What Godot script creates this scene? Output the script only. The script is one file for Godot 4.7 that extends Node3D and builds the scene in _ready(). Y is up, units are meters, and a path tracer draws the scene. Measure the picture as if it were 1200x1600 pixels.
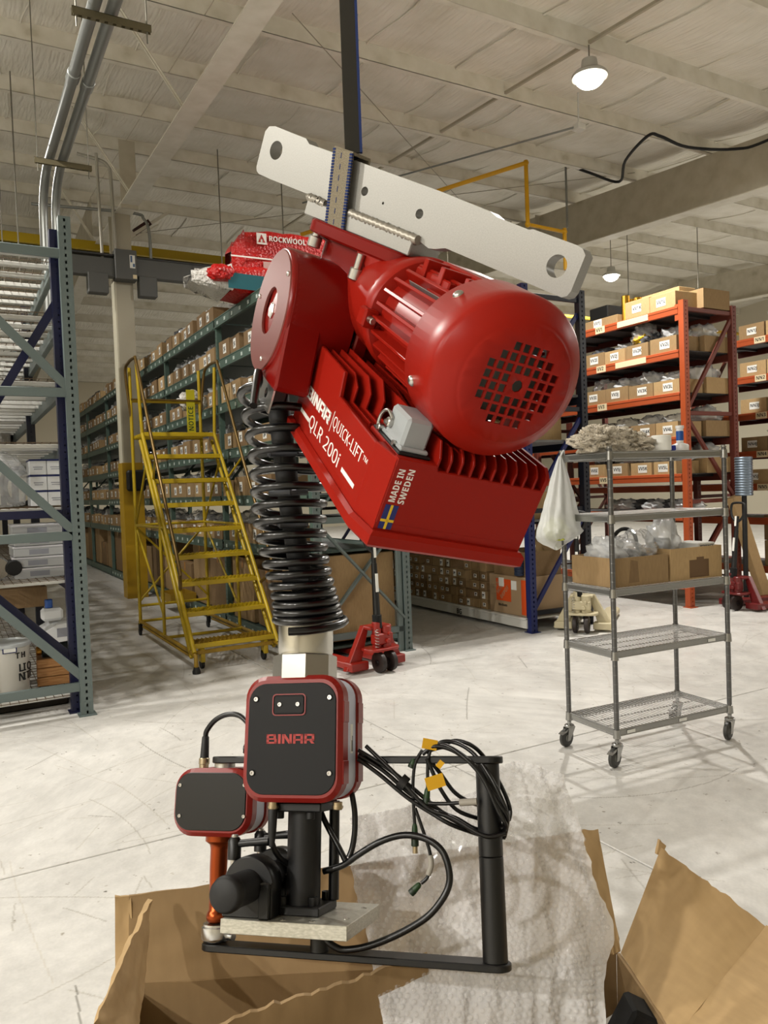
extends Node3D
# An electric hoist hangs from a sling in a warehouse; racks, a rolling ladder, a wire cart and pallet jacks stand behind it.

var used := {}
var mats := {}
var texs := {}
var rng := RandomNumberGenerator.new()
const ORD := ["zeroth", "first", "second", "third", "fourth", "fifth", "sixth", "seventh", "eighth", "ninth", "tenth", "eleventh", "twelfth"]

func V(x, y, z) -> Vector3:
	return Vector3(x, y, z) * 0.001

# ---------------------------------------------------------------- mesh building
class MB:
	var v := PackedVector3Array()
	var n := PackedVector3Array()
	var uv := PackedVector2Array()
	func t3(a: Vector3, b: Vector3, c: Vector3, na: Vector3, nb: Vector3, nc: Vector3) -> void:
		v.append(a); v.append(c); v.append(b)
		n.append(na); n.append(nc); n.append(nb)
	func tri(a: Vector3, b: Vector3, c: Vector3) -> void:
		var m := (b - a).cross(c - a).normalized()
		t3(a, b, c, m, m, m)
	func quad(a: Vector3, b: Vector3, c: Vector3, d: Vector3) -> void:
		var m := (c - a).cross(d - b).normalized()
		t3(a, b, c, m, m, m)
		t3(a, c, d, m, m, m)
	func sq(a: Vector3, b: Vector3, c: Vector3, d: Vector3, na: Vector3, nb: Vector3, nc: Vector3, nd: Vector3) -> void:
		t3(a, b, c, na, nb, nc)
		t3(a, c, d, na, nc, nd)
	func add(o: MB, xf: Transform3D) -> MB:
		var nb := xf.basis.orthonormalized()
		for i in o.v.size():
			v.append(xf * o.v[i])
			n.append(nb * o.n[i])
		return self
	func box(s: Vector3, xf := Transform3D(), bev := 0.0) -> MB:
		var h := s * 0.5
		if bev <= 0.0:
			for ax in 3:
				for sg in [-1.0, 1.0]:
					var p: Array[Vector3] = []
					for k in [[-1, -1], [1, -1], [1, 1], [-1, 1]]:
						var q := Vector3.ZERO
						q[ax] = sg * h[ax]
						q[(ax + 1) % 3] = k[0] * h[(ax + 1) % 3]
						q[(ax + 2) % 3] = k[1] * h[(ax + 2) % 3]
						p.append(xf * q)
					if sg > 0: quad(p[0], p[1], p[2], p[3])
					else: quad(p[3], p[2], p[1], p[0])
			return self
		var i3 := h - Vector3.ONE * bev
		for ax in 3:
			var b1 := (ax + 1) % 3
			var c1 := (ax + 2) % 3
			for sg in [-1.0, 1.0]:
				var p: Array[Vector3] = []
				for k in [[-1, -1], [1, -1], [1, 1], [-1, 1]]:
					var q := Vector3.ZERO
					q[ax] = sg * h[ax]; q[b1] = k[0] * i3[b1]; q[c1] = k[1] * i3[c1]
					p.append(xf * q)
				if sg > 0: quad(p[0], p[1], p[2], p[3])
				else: quad(p[3], p[2], p[1], p[0])
				for s2 in [-1.0, 1.0]:       # edges between +-ax and +-b1, along c1
					var e: Array[Vector3] = []
					for k in [[0, -1], [1, -1], [1, 1], [0, 1]]:
						var q := Vector3.ZERO
						q[ax] = sg * (h[ax] if k[0] == 0 else i3[ax])
						q[b1] = s2 * (i3[b1] if k[0] == 0 else h[b1])
						q[c1] = k[1] * i3[c1]
						e.append(xf * q)
					if sg * s2 > 0: quad(e[0], e[1], e[2], e[3])
					else: quad(e[3], e[2], e[1], e[0])
		for sx in [-1.0, 1.0]:
			for sy in [-1.0, 1.0]:
				for sz in [-1.0, 1.0]:
					var a := xf * Vector3(sx * h.x, sy * i3.y, sz * i3.z)
					var b := xf * Vector3(sx * i3.x, sy * h.y, sz * i3.z)
					var c := xf * Vector3(sx * i3.x, sy * i3.y, sz * h.z)
					if sx * sy * sz > 0: tri(a, b, c)
					else: tri(a, c, b)
		return self
	func bx(x0: float, x1: float, y0: float, y1: float, z0: float, z1: float, bev := 0.0) -> MB:
		return box(Vector3(x1 - x0, y1 - y0, z1 - z0), Transform3D(Basis(), Vector3(x0 + x1, y0 + y1, z0 + z1) * 0.5), bev)
	func bar(a: Vector3, b: Vector3, w: float, t: float, up := Vector3.UP, bev := 0.0) -> MB:   # rectangular bar, w across, t along up
		var d := (b - a).normalized()
		if absf(d.dot(up)) > 0.99: up = Vector3.RIGHT
		var x := d.cross(up).normalized()
		var u := x.cross(d)
		return box(Vector3(w, t, a.distance_to(b)), Transform3D(Basis(x, u, -d), (a + b) * 0.5), bev)
	func tube(p: Array, r, seg := 8, caps := true) -> MB:
		var m := p.size()
		var rings := []
		var nr := []
		var u := Vector3.ZERO
		for i in m:
			var d: Vector3 = (p[mini(i + 1, m - 1)] - p[maxi(i - 1, 0)]).normalized()
			if u == Vector3.ZERO:
				u = d.cross(Vector3.UP if absf(d.y) < 0.9 else Vector3.RIGHT).normalized()
			u = (u - d * u.dot(d)).normalized()
			var w := d.cross(u)
			var ring := PackedVector3Array()
			var rn := PackedVector3Array()
			var rr: float = r[i] if r is Array else r
			for k in seg:
				var a := TAU * k / seg
				var q := u * cos(a) + w * sin(a)
				ring.append(p[i] + q * rr); rn.append(q)
			rings.append(ring); nr.append(rn)
			if caps and (i == 0 or i == m - 1):
				for k in seg:
					if i == 0: tri(p[i], ring[(k + 1) % seg], ring[k])
					else: tri(p[i], ring[k], ring[(k + 1) % seg])
		for i in m - 1:
			for k in seg:
				var j := (k + 1) % seg
				sq(rings[i][k], rings[i][j], rings[i + 1][j], rings[i + 1][k], nr[i][k], nr[i][j], nr[i + 1][j], nr[i + 1][k])
		return self
	func lathe(prof: Array, xf := Transform3D(), seg := 24, sharp := 40.0) -> MB:   # prof: Vector2(radius, height) from bottom to top, round y
		var m := prof.size()
		var dn := []
		for i in m - 1:
			var d: Vector2 = (prof[i + 1] - prof[i]).normalized()
			dn.append(Vector2(d.y, -d.x))
		for i in m - 1:
			var na: Vector2 = dn[i]
			var nb: Vector2 = dn[i]
			if i > 0 and rad_to_deg(absf(dn[i].angle_to(dn[i - 1]))) < sharp: na = (dn[i] + dn[i - 1]).normalized()
			if i < m - 2 and rad_to_deg(absf(dn[i].angle_to(dn[i + 1]))) < sharp: nb = (dn[i] + dn[i + 1]).normalized()
			for k in seg:
				var a0 := TAU * k / seg
				var a1 := TAU * (k + 1) / seg
				var c0 := Vector3(cos(a0), 0, sin(a0))
				var c1 := Vector3(cos(a1), 0, sin(a1))
				var y := Vector3.UP
				var pa: Vector3 = c0 * prof[i].x + y * prof[i].y
				var pb: Vector3 = c1 * prof[i].x + y * prof[i].y
				var pc: Vector3 = c1 * prof[i + 1].x + y * prof[i + 1].y
				var pd: Vector3 = c0 * prof[i + 1].x + y * prof[i + 1].y
				var B := xf.basis
				# counter-clockwise seen from outside
				sq(xf * pb, xf * pa, xf * pd, xf * pc, (B * (c1 * na.x + y * na.y)).normalized(), (B * (c0 * na.x + y * na.y)).normalized(), (B * (c0 * nb.x + y * nb.y)).normalized(), (B * (c1 * nb.x + y * nb.y)).normalized())
		return self
	func cyl(a: Vector3, b: Vector3, r: float, seg := 16, bev := 0.0) -> MB:
		var h := a.distance_to(b)
		var pr := [Vector2(0.00001, 0), Vector2(r - bev, 0), Vector2(r, bev), Vector2(r, h - bev), Vector2(r - bev, h), Vector2(0.00001, h)]
		if bev <= 0.0: pr = [Vector2(0.00001, 0), Vector2(r, 0), Vector2(r, h), Vector2(0.00001, h)]
		return lathe(pr, MB.along(a, b), seg)
	static func along(a: Vector3, b: Vector3) -> Transform3D:
		var y := (b - a).normalized()
		var x := y.cross(Vector3.RIGHT if absf(y.x) < 0.9 else Vector3.BACK).normalized()
		return Transform3D(Basis(x, y, x.cross(y)), a)
	func prism(poly: PackedVector2Array, z0: float, z1: float, xf := Transform3D(), bev := 0.0, smooth := 25.0) -> MB:
		var pg := poly.duplicate()
		var area := 0.0
		for i in pg.size(): area += pg[i].cross(pg[(i + 1) % pg.size()])
		if area < 0.0: pg.reverse()
		var m := pg.size()
		var inn := MB.inset(pg, bev) if bev > 0.0 else pg
		var tris := Geometry2D.triangulate_polygon(inn)
		for i in range(0, tris.size(), 3):
			var a: Vector2 = inn[tris[i]]
			var b: Vector2 = inn[tris[i + 1]]
			var c: Vector2 = inn[tris[i + 2]]
			if (b - a).cross(c - a) < 0:
				var q := b; b = c; c = q
			tri(xf * Vector3(a.x, a.y, z1), xf * Vector3(b.x, b.y, z1), xf * Vector3(c.x, c.y, z1))
			tri(xf * Vector3(a.x, a.y, z0), xf * Vector3(c.x, c.y, z0), xf * Vector3(b.x, b.y, z0))
		var en := []
		for i in m:
			var d: Vector2 = (pg[(i + 1) % m] - pg[i]).normalized()
			en.append(Vector2(d.y, -d.x))
		for i in m:
			var j := (i + 1) % m
			var na: Vector2 = en[i]
			var nb: Vector2 = en[i]
			if rad_to_deg(absf(en[i].angle_to(en[(i + m - 1) % m]))) < smooth: na = (en[i] + en[(i + m - 1) % m]).normalized()
			if rad_to_deg(absf(en[i].angle_to(en[j]))) < smooth: nb = (en[i] + en[j]).normalized()
			var A := xf.basis.orthonormalized() * Vector3(na.x, na.y, 0)
			var Bn := xf.basis.orthonormalized() * Vector3(nb.x, nb.y, 0)
			sq(xf * Vector3(pg[i].x, pg[i].y, z0 + bev), xf * Vector3(pg[j].x, pg[j].y, z0 + bev), xf * Vector3(pg[j].x, pg[j].y, z1 - bev), xf * Vector3(pg[i].x, pg[i].y, z1 - bev), A, Bn, Bn, A)
			if bev > 0.0:
				quad(xf * Vector3(pg[i].x, pg[i].y, z1 - bev), xf * Vector3(pg[j].x, pg[j].y, z1 - bev), xf * Vector3(inn[j].x, inn[j].y, z1), xf * Vector3(inn[i].x, inn[i].y, z1))
				quad(xf * Vector3(inn[i].x, inn[i].y, z0), xf * Vector3(inn[j].x, inn[j].y, z0), xf * Vector3(pg[j].x, pg[j].y, z0 + bev), xf * Vector3(pg[i].x, pg[i].y, z0 + bev))
		return self
	static func inset(pg: PackedVector2Array, d: float) -> PackedVector2Array:
		var o := PackedVector2Array()
		var m := pg.size()
		for i in m:
			var e0 := (pg[i] - pg[(i + m - 1) % m]).normalized()
			var e1 := (pg[(i + 1) % m] - pg[i]).normalized()
			var n0 := Vector2(-e0.y, e0.x)
			var n1 := Vector2(-e1.y, e1.x)
			var k := n0 + n1
			o.append(pg[i] + k * (d / maxf(0.35, 1.0 + n0.dot(n1))))
		return o
	func ring(outer: PackedVector2Array, inner: PackedVector2Array, z0: float, z1: float, xf := Transform3D()) -> MB:   # band between two outlines of equal count
		var m := outer.size()
		for i in m:
			var j := (i + 1) % m
			var P := func(q: Vector2, z: float) -> Vector3: return xf * Vector3(q.x, q.y, z)
			quad(P.call(outer[i], z1), P.call(outer[j], z1), P.call(inner[j], z1), P.call(inner[i], z1))
			quad(P.call(inner[i], z0), P.call(inner[j], z0), P.call(outer[j], z0), P.call(outer[i], z0))
			quad(P.call(outer[i], z0), P.call(outer[j], z0), P.call(outer[j], z1), P.call(outer[i], z1))
			quad(P.call(inner[j], z0), P.call(inner[i], z0), P.call(inner[i], z1), P.call(inner[j], z1))
		return self
	func sheet(g: Array, thick := 0.0) -> MB:     # smooth surface over a grid of points g[row][col]
		var R := g.size()
		var Cn: int = g[0].size()
		var nn := []
		for i in R:
			var row := PackedVector3Array()
			for j in Cn:
				var du: Vector3 = g[i][mini(j + 1, Cn - 1)] - g[i][maxi(j - 1, 0)]
				var dv: Vector3 = g[mini(i + 1, R - 1)][j] - g[maxi(i - 1, 0)][j]
				row.append(du.cross(dv).normalized())
			nn.append(row)
		for i in R - 1:
			for j in Cn - 1:
				sq(g[i][j], g[i][j + 1], g[i + 1][j + 1], g[i + 1][j], nn[i][j], nn[i][j + 1], nn[i + 1][j + 1], nn[i + 1][j])
				if thick > 0.0:
					sq(g[i + 1][j] - nn[i + 1][j] * thick, g[i + 1][j + 1] - nn[i + 1][j + 1] * thick, g[i][j + 1] - nn[i][j + 1] * thick, g[i][j] - nn[i][j] * thick, -nn[i + 1][j], -nn[i + 1][j + 1], -nn[i][j + 1], -nn[i][j])
		if thick > 0.0:
			for j in Cn - 1:
				quad(g[0][j] - nn[0][j] * thick, g[0][j + 1] - nn[0][j + 1] * thick, g[0][j + 1], g[0][j])
				quad(g[R - 1][j], g[R - 1][j + 1], g[R - 1][j + 1] - nn[R - 1][j + 1] * thick, g[R - 1][j] - nn[R - 1][j] * thick)
			for i in R - 1:
				quad(g[i][0], g[i + 1][0], g[i + 1][0] - nn[i + 1][0] * thick, g[i][0] - nn[i][0] * thick)
				var e := Cn - 1
				quad(g[i][e] - nn[i][e] * thick, g[i + 1][e] - nn[i + 1][e] * thick, g[i + 1][e], g[i][e])
		return self
	func mesh() -> ArrayMesh:
		var m := ArrayMesh.new()
		var a := []
		a.resize(Mesh.ARRAY_MAX)
		a[Mesh.ARRAY_VERTEX] = v
		a[Mesh.ARRAY_NORMAL] = n
		m.add_surface_from_arrays(Mesh.PRIMITIVE_TRIANGLES, a)
		return m

func rrect(w: float, h: float, r: float, seg := 4, cx := 0.0, cy := 0.0) -> PackedVector2Array:
	var p := PackedVector2Array()
	for q in 4:
		var c := Vector2((w * 0.5 - r) * [1, -1, -1, 1][q], (h * 0.5 - r) * [1, 1, -1, -1][q])
		for i in seg + 1:
			var a := PI * 0.5 * (q + float(i) / seg)
			p.append(Vector2(cx, cy) + c + Vector2(cos(a), sin(a)) * r)
	return p

func poly(a: Array) -> PackedVector2Array:
	var p := PackedVector2Array()
	for i in range(0, a.size(), 2): p.append(Vector2(a[i], a[i + 1]))
	return p

func spline(pts: Array, steps := 6) -> Array:
	var c := Curve3D.new()
	for i in pts.size():
		var d: Vector3 = (pts[mini(i + 1, pts.size() - 1)] - pts[maxi(i - 1, 0)]) / 6.0
		c.add_point(pts[i], -d, d)
	var o := []
	for i in pts.size() - 1:
		for k in steps: o.append(c.sample(i, float(k) / steps))
	o.append(pts[-1])
	return o

# ---------------------------------------------------------------- nodes
func numbered(s: String) -> String:
	var k: int = used.get(s, -1) + 1
	used[s] = k
	return s if k == 0 else "%s_%03d" % [s, k]

func tag(o: Node, label: String, cat: String, group := "") -> void:
	o.set_meta("label", label)
	o.set_meta("category", cat)
	if group: o.set_meta("group", group)

func thing(s: String, label: String, cat: String, xf := Transform3D(), group := "") -> Node3D:
	var o := Node3D.new()
	o.name = numbered(s)
	add_child(o)
	o.transform = xf
	tag(o, label, cat, group)
	return o

func part(par: Node, s: String, m, mt: Material, xf := Transform3D()) -> MeshInstance3D:
	var o := MeshInstance3D.new()
	o.name = s
	o.mesh = m.mesh() if m is MB else m
	o.material_override = mt
	o.transform = xf
	par.add_child(o, true)
	return o

func solo(s: String, label: String, cat: String, m, mt: Material, xf := Transform3D(), group := "") -> MeshInstance3D:
	var o := part(self, numbered(s), m, mt, xf)
	tag(o, label, cat, group)
	return o

func structure(s: String, m, mt: Material, par: Node = self) -> MeshInstance3D:
	var o := part(par, numbered(s) if par == self else s, m, mt)
	o.set_meta("kind", "structure")
	return o

func copy(o: Node3D, s: String, label: String, xf: Transform3D) -> Node3D:
	var c: Node3D = o.duplicate()
	c.name = numbered(s)
	add_child(c)
	c.transform = xf
	c.set_meta("label", label)
	return c

func at(x: float, y: float, z: float, turn := 0.0) -> Transform3D:
	return Transform3D(Basis(Vector3.UP, deg_to_rad(turn)), Vector3(x, y, z))

# ---------------------------------------------------------------- materials
func mat(key: String, c := Color.WHITE, rough := 0.5, metal := 0.0) -> StandardMaterial3D:
	if not mats.has(key):
		var m := StandardMaterial3D.new()
		m.resource_name = key
		m.albedo_color = c
		m.roughness = rough
		m.metallic = metal
		mats[key] = m
	return mats[key]

func noise_tex(key: String, size: int, freq: float, oct: int, lo: Color, hi: Color, stretch := Vector2.ONE, power := 1.0) -> ImageTexture:
	if texs.has(key): return texs[key]
	var f := FastNoiseLite.new()
	f.seed = hash(key) % 10000
	f.noise_type = FastNoiseLite.TYPE_SIMPLEX_SMOOTH
	f.frequency = 1.0
	f.fractal_octaves = oct
	var im := Image.create(size, size, false, Image.FORMAT_RGB8)
	for y in size:
		for x in size:
			# a torus in four dimensions is not to hand: blend two offset copies so that the edges meet
			var u := float(x) / size
			var w := float(y) / size
			var s := freq * stretch
			var a := f.get_noise_2d(u * s.x, w * s.y)
			var b := f.get_noise_2d((u - 1.0) * s.x, w * s.y)
			var c := f.get_noise_2d(u * s.x, (w - 1.0) * s.y)
			var d := f.get_noise_2d((u - 1.0) * s.x, (w - 1.0) * s.y)
			var k := lerpf(lerpf(a, b, u), lerpf(c, d, u), w)
			var norm := sqrt((u * u + (1 - u) * (1 - u)) * (w * w + (1 - w) * (1 - w)))
			var t := clampf(0.5 + 0.62 * k / norm, 0.0, 1.0)
			im.set_pixel(x, y, lo.lerp(hi, pow(t, power)))
	texs[key] = ImageTexture.create_from_image(im)
	return texs[key]

func textured(key: String, c: Color, rough: float, metal: float, tex: Texture2D, scale: Vector3, bump: Texture2D = null, bump_cm := 0.0, world := true) -> StandardMaterial3D:
	if mats.has(key): return mats[key]
	var m := mat(key, c, rough, metal)
	m.uv1_triplanar = true
	m.uv1_world_triplanar = world
	m.uv1_scale = scale
	if tex: m.albedo_texture = tex
	if bump:
		m.heightmap_enabled = true
		m.heightmap_texture = bump
		m.heightmap_scale = bump_cm
	return m

func text_mesh(s: String, size: float, font := "Droid Sans", bold := false, depth := 0.0006) -> TextMesh:
	var f := SystemFont.new()
	f.font_names = PackedStringArray([font])
	f.font_weight = 700 if bold else 400
	var t := TextMesh.new()
	t.text = s
	t.font = f
	t.font_size = 64
	t.pixel_size = size / 64.0
	t.depth = depth
	t.curve_step = 2.0
	t.horizontal_alignment = HORIZONTAL_ALIGNMENT_LEFT
	t.vertical_alignment = VERTICAL_ALIGNMENT_BOTTOM
	return t

# ================================================================ scene
func _ready() -> void:
	rng.seed = 7
	var cam := Camera3D.new()
	cam.name = "camera"
	cam.fov = 66.95
	cam.near = 0.05
	cam.far = 120.0
	cam.transform = Transform3D(Basis(Vector3(0.871, -0.036, 0.490), Vector3(0.046, 0.999, -0.009), Vector3(-0.489, 0.030, 0.872)).orthonormalized(), Vector3(0, 1.6, 0))
	add_child(cam)
	cam.current = true
	var we := WorldEnvironment.new()
	we.name = "environment"
	var env := Environment.new()
	env.background_mode = Environment.BG_COLOR
	env.background_color = Color(0.1, 0.1, 0.1)
	env.tonemap_mode = Environment.TONE_MAPPER_LINEAR
	env.tonemap_exposure = 1.0
	env.sdfgi_enabled = true
	env.ssao_enabled = true
	env.ssil_enabled = true
	we.environment = env
	add_child(we)
	make_materials()
	lamps()
	shell()
	roof()
	fine_overhead()
	green_shelving()
	pallet_rack()
	blue_rack()
	orange_racks()
	column_and_wireway()
	ladder()
	jacks()
	cart()
	carton()
	hoist()
	handle_tool()

const LAMP_POWER := 46.0
const LAMP_TINT := Color(1.0, 0.982, 0.95)

func lamps() -> void:
	var shell_mesh: ArrayMesh = MB.new().lathe([Vector2(0.16, 0.0), Vector2(0.2, 0.0), Vector2(0.2, 0.03), Vector2(0.17, 0.06), Vector2(0.1, 0.09), Vector2(0.085, 0.2), Vector2(0.0001, 0.21)], Transform3D(), 28).mesh()
	var lens: ArrayMesh = MB.new().lathe([Vector2(0.0001, -0.115), Vector2(0.06, -0.108), Vector2(0.11, -0.085), Vector2(0.148, -0.05), Vector2(0.165, -0.01), Vector2(0.165, 0.004), Vector2(0.0001, 0.006)], Transform3D(), 28, 60).mesh()
	var glow := mat("lamp glow", Color(1, 1, 1), 0.4)
	glow.emission_enabled = true
	glow.emission = Color(1.0, 0.96, 0.88)
	glow.emission_energy_multiplier = 25.0
	var spots := [[6.6, -6.6, 0.85], [13.4, -12.9, 0.8], [-0.46, -6.35, 0.55], [-0.46, -12.6, 0.35], [13.4, -6.6, 1.0], [-6.9, -0.4, 1.1], [-6.2, -3.6, 0.9], [-6.4, 2.4, 0.8], [13.4, -0.4, 0.7], [10.0, -24.0, 0.6], [17.5, -19.0, 0.6]]  # the three far-left entries split one unseen lamp, added to soften its shadows
	for i in spots.size():
		var z: float = spots[i][1]
		var roof_y: float = 6.0 + 0.083 * absf(z) if absf(z) < 15.5 else 7.29 - 0.083 * (absf(z) - 15.5)
		var y: float = [6.2, 6.25][i] if i < 2 else minf(roof_y - 0.55, 6.3)
		var label: String = "round white high-bay lamp glowing above the wire cart" if i == 0 else "small far high-bay lamp glowing above the stacked cartons of the orange rack" if i == 1 else "round white high-bay lamp unseen under the roof, some added only to soften shadows"
		var t := thing("high_bay_light", label, "ceiling lamp", at(spots[i][0], y, z), "high-bay lamps under the roof")
		part(t, "housing", shell_mesh, mat("lamp housing", Color(0.75, 0.75, 0.73), 0.5, 0.3))
		part(t, "lens", lens, glow)
		part(t, "hanger", MB.new().cyl(Vector3(0, 0.2, 0), Vector3(0, roof_y - y + 0.02, 0), 0.008, 8), mat("rod", Color(0.5, 0.49, 0.45), 0.5, 0.6))
		var l := AreaLight3D.new()
		l.name = "lamp_light"
		l.area_size = Vector2(0.2, 0.2)
		l.light_energy = LAMP_POWER * spots[i][2]
		l.light_color = LAMP_TINT
		l.area_range = 60.0
		l.area_attenuation = 2.0
		l.shadow_enabled = true
		l.position = Vector3(0, -0.13, 0)
		l.rotation.x = -PI / 2
		t.add_child(l)

func floor_image() -> ImageTexture:        # worn sealed concrete: fine mottling, faint trowel streaks, scratches, specks
	var n := 1024
	var f := FastNoiseLite.new()
	f.seed = 3
	f.frequency = 1.0
	f.fractal_octaves = 5
	f.noise_type = FastNoiseLite.TYPE_SIMPLEX_SMOOTH
	var im := Image.create(n, n, false, Image.FORMAT_RGB8)
	for y in n:
		for x in n:
			var a := TAU * x / n
			var b := TAU * y / n
			var p := Vector3(cos(a) * 1.1 + cos(b) * 0.6, sin(a) * 1.1 - cos(b) * 0.5, sin(b) * 1.2)
			var big := f.get_noise_3dv(p)
			var mid := f.get_noise_3dv(p * 9.0 + Vector3(5, 5, 5))
			var fine := f.get_noise_3dv(p * 60.0)
			var k := 0.775 + 0.05 * big + 0.045 * mid + 0.035 * fine
			im.set_pixel(x, y, Color(k, k * 0.99, k * 0.968))
	var r := RandomNumberGenerator.new()
	r.seed = 12
	for i in 300:
		var x := r.randf() * n
		var y := r.randf() * n
		var an := r.randf() * TAU
		var cv := r.randfn(0.0, 0.002)
		var d := r.randf_range(0.86, 0.97) if i > 30 else r.randf_range(0.65, 0.82)
		for s in int(r.randf_range(12, 190)):
			x += cos(an)
			y += sin(an)
			an += cv
			var q := Vector2i(posmod(int(x), n), posmod(int(y), n))
			im.set_pixelv(q, im.get_pixelv(q) * Color(d, d * 0.99, d * 0.97))
	for i in 900:
		var q := Vector2i(r.randi() % n, r.randi() % n)
		var d := r.randf_range(0.5, 0.85)
		for s in r.randi() % 5 + 1:
			var w := Vector2i(posmod(q.x + r.randi() % 3, n), posmod(q.y + r.randi() % 3, n))
			im.set_pixelv(w, im.get_pixelv(w) * Color(d, d * 0.97, d * 0.92))
	return ImageTexture.create_from_image(im)

func make_materials() -> void:
	var fm := textured("concrete", Color(1, 1, 1), 1.0, 0.0, floor_image(), Vector3.ONE * 0.17)
	fm.roughness_texture = noise_tex("floor rough", 256, 14.0, 4, Color(0.24, 0.24, 0.24), Color(0.55, 0.55, 0.55))
	fm.metallic_specular = 0.5
	mat("joint", Color(0.28, 0.25, 0.21), 0.9)
	textured("insulation", Color(0.92, 0.905, 0.865), 0.62, 0.0, noise_tex("stain", 256, 6.0, 4, Color(0.86, 0.85, 0.81), Color(1, 1, 1), Vector2.ONE, 0.5), Vector3.ONE * 0.22, noise_tex("wrinkle", 512, 9.0, 3, Color.BLACK, Color.WHITE, Vector2(9.0, 0.9)), 1.6)
	textured("white and lit flange paint", Color(0.9, 0.885, 0.84), 0.5, 0.0, noise_tex("stain", 256, 6.0, 4, Color.BLACK, Color.WHITE), Vector3.ONE * 0.5)
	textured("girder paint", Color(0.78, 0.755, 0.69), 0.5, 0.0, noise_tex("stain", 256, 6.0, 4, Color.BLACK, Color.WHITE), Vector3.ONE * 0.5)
	textured("board", Color(0.6, 0.495, 0.345), 0.78, 0.0, noise_tex("card", 512, 40.0, 5, Color(0.92, 0.91, 0.9), Color(1, 1, 1), Vector2(1, 0.25)), Vector3.ONE * 1.1)
	textured("board light", Color(0.72, 0.605, 0.43), 0.78, 0.0, noise_tex("card", 512, 40, 5, Color.BLACK, Color.WHITE), Vector3.ONE * 1.4)
	textured("board dark", Color(0.5, 0.4, 0.27), 0.8, 0.0, noise_tex("card", 512, 40, 5, Color.BLACK, Color.WHITE), Vector3.ONE * 1.3)
	textured("board edge", Color(0.5, 0.37, 0.22), 0.9, 0.0, noise_tex("flute", 256, 30.0, 2, Color(0.45, 0.42, 0.4), Color(1, 1, 1), Vector2(2, 2)), Vector3.ONE * 6.0)
	mat("paper", Color(0.9, 0.9, 0.88), 0.7)
	mat("ink", Color(0.06, 0.06, 0.07), 0.6)
	mat("tape", Color(0.66, 0.47, 0.27), 0.25)
	mat("green steel", Color(0.29, 0.37, 0.335), 0.45)
	mat("dark green steel", Color(0.2, 0.26, 0.24), 0.5)
	mat("grey steel", Color(0.36, 0.405, 0.4), 0.45)
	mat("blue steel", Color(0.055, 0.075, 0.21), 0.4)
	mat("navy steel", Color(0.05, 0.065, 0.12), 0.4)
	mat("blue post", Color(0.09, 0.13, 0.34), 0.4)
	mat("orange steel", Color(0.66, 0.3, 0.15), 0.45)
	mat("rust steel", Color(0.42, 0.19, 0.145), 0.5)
	mat("dark", Color(0.02, 0.02, 0.02), 0.9)
	mat("galvanised", Color(0.72, 0.73, 0.72), 0.4, 0.75)
	mat("deck channel", Color(0.8, 0.8, 0.78), 0.4, 0.3)
	mat("wire", Color(0.4, 0.34, 0.27), 0.5, 0.5)
	mat("chrome", Color(0.62, 0.62, 0.61), 0.27, 0.9)
	mat("zinc", Color(0.82, 0.82, 0.82), 0.25, 1.0)
	mat("steel bolt", Color(0.75, 0.74, 0.72), 0.3, 1.0)
	mat("yellow paint", Color(0.68, 0.575, 0.07), 0.4)
	mat("yellow dirty", Color(0.56, 0.44, 0.08), 0.55)
	mat("safety yellow", Color(0.88, 0.72, 0.06), 0.45)
	mat("rubber", Color(0.045, 0.045, 0.048), 0.6)
	mat("black plastic", Color(0.035, 0.035, 0.037), 0.35)
	mat("grey box", Color(0.34, 0.345, 0.34), 0.5)
	mat("conduit", Color(0.55, 0.56, 0.55), 0.4, 0.7)
	var film := mat("poly film", Color(0.93, 0.94, 0.95, 0.26), 0.09)
	film.transparency = BaseMaterial3D.TRANSPARENCY_ALPHA
	var cloudy := mat("cloudy film", Color(0.9, 0.91, 0.92, 0.48), 0.12)
	cloudy.transparency = BaseMaterial3D.TRANSPARENCY_ALPHA
	var gray := mat("dark film", Color(0.33, 0.34, 0.36, 0.8), 0.15)
	gray.transparency = BaseMaterial3D.TRANSPARENCY_ALPHA

# ---------------------------------------------------------------- floor, walls
func shell() -> void:
	var f := Node3D.new()
	f.name = "floor"
	f.set_meta("kind", "structure")
	add_child(f)
	part(f, "subfloor", MB.new().bx(-12, 24, -0.3, -0.012, -31, 9), mat("joint"))
	var xs := [-12.0, -2.6, 2.45, 7.5, 12.6, 17.7, 24.0]
	var zs := [9.0, 3.6, -3.65, -9.6, -15.6, -21.6, -27.0, -31.0]
	for i in xs.size() - 1:
		for j in zs.size() - 1:
			part(f, "slab", MB.new().bx(xs[i] + 0.005, xs[i + 1] - 0.005, -0.16, 0.0, zs[j + 1] + 0.005, zs[j] - 0.005, 0.003), mat("concrete"))
	var w := mat("wall", Color(0.8, 0.77, 0.69), 0.7)
	structure("wall_back", MB.new().bx(-12.3, 24.3, -0.3, 9, -31.3, -31), w)
	structure("wall_front", MB.new().bx(-12.3, 24.3, -0.3, 9, 9, 9.3), w)
	structure("wall_left", MB.new().bx(-12.3, -12, -0.3, 9, -31, 9), w)
	structure("wall_right", MB.new().bx(24, 24.3, -0.3, 9, -31, 9), w)

func roof_y(z: float) -> float:          # underside of the purlins
	var a := absf(z)
	return 6.0 + 0.083 * a if z > -15.5 and z < 0 else (7.29 - 0.083 * (a - 15.5) if z < 0 else 6.0 - 0.083 * a)

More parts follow.
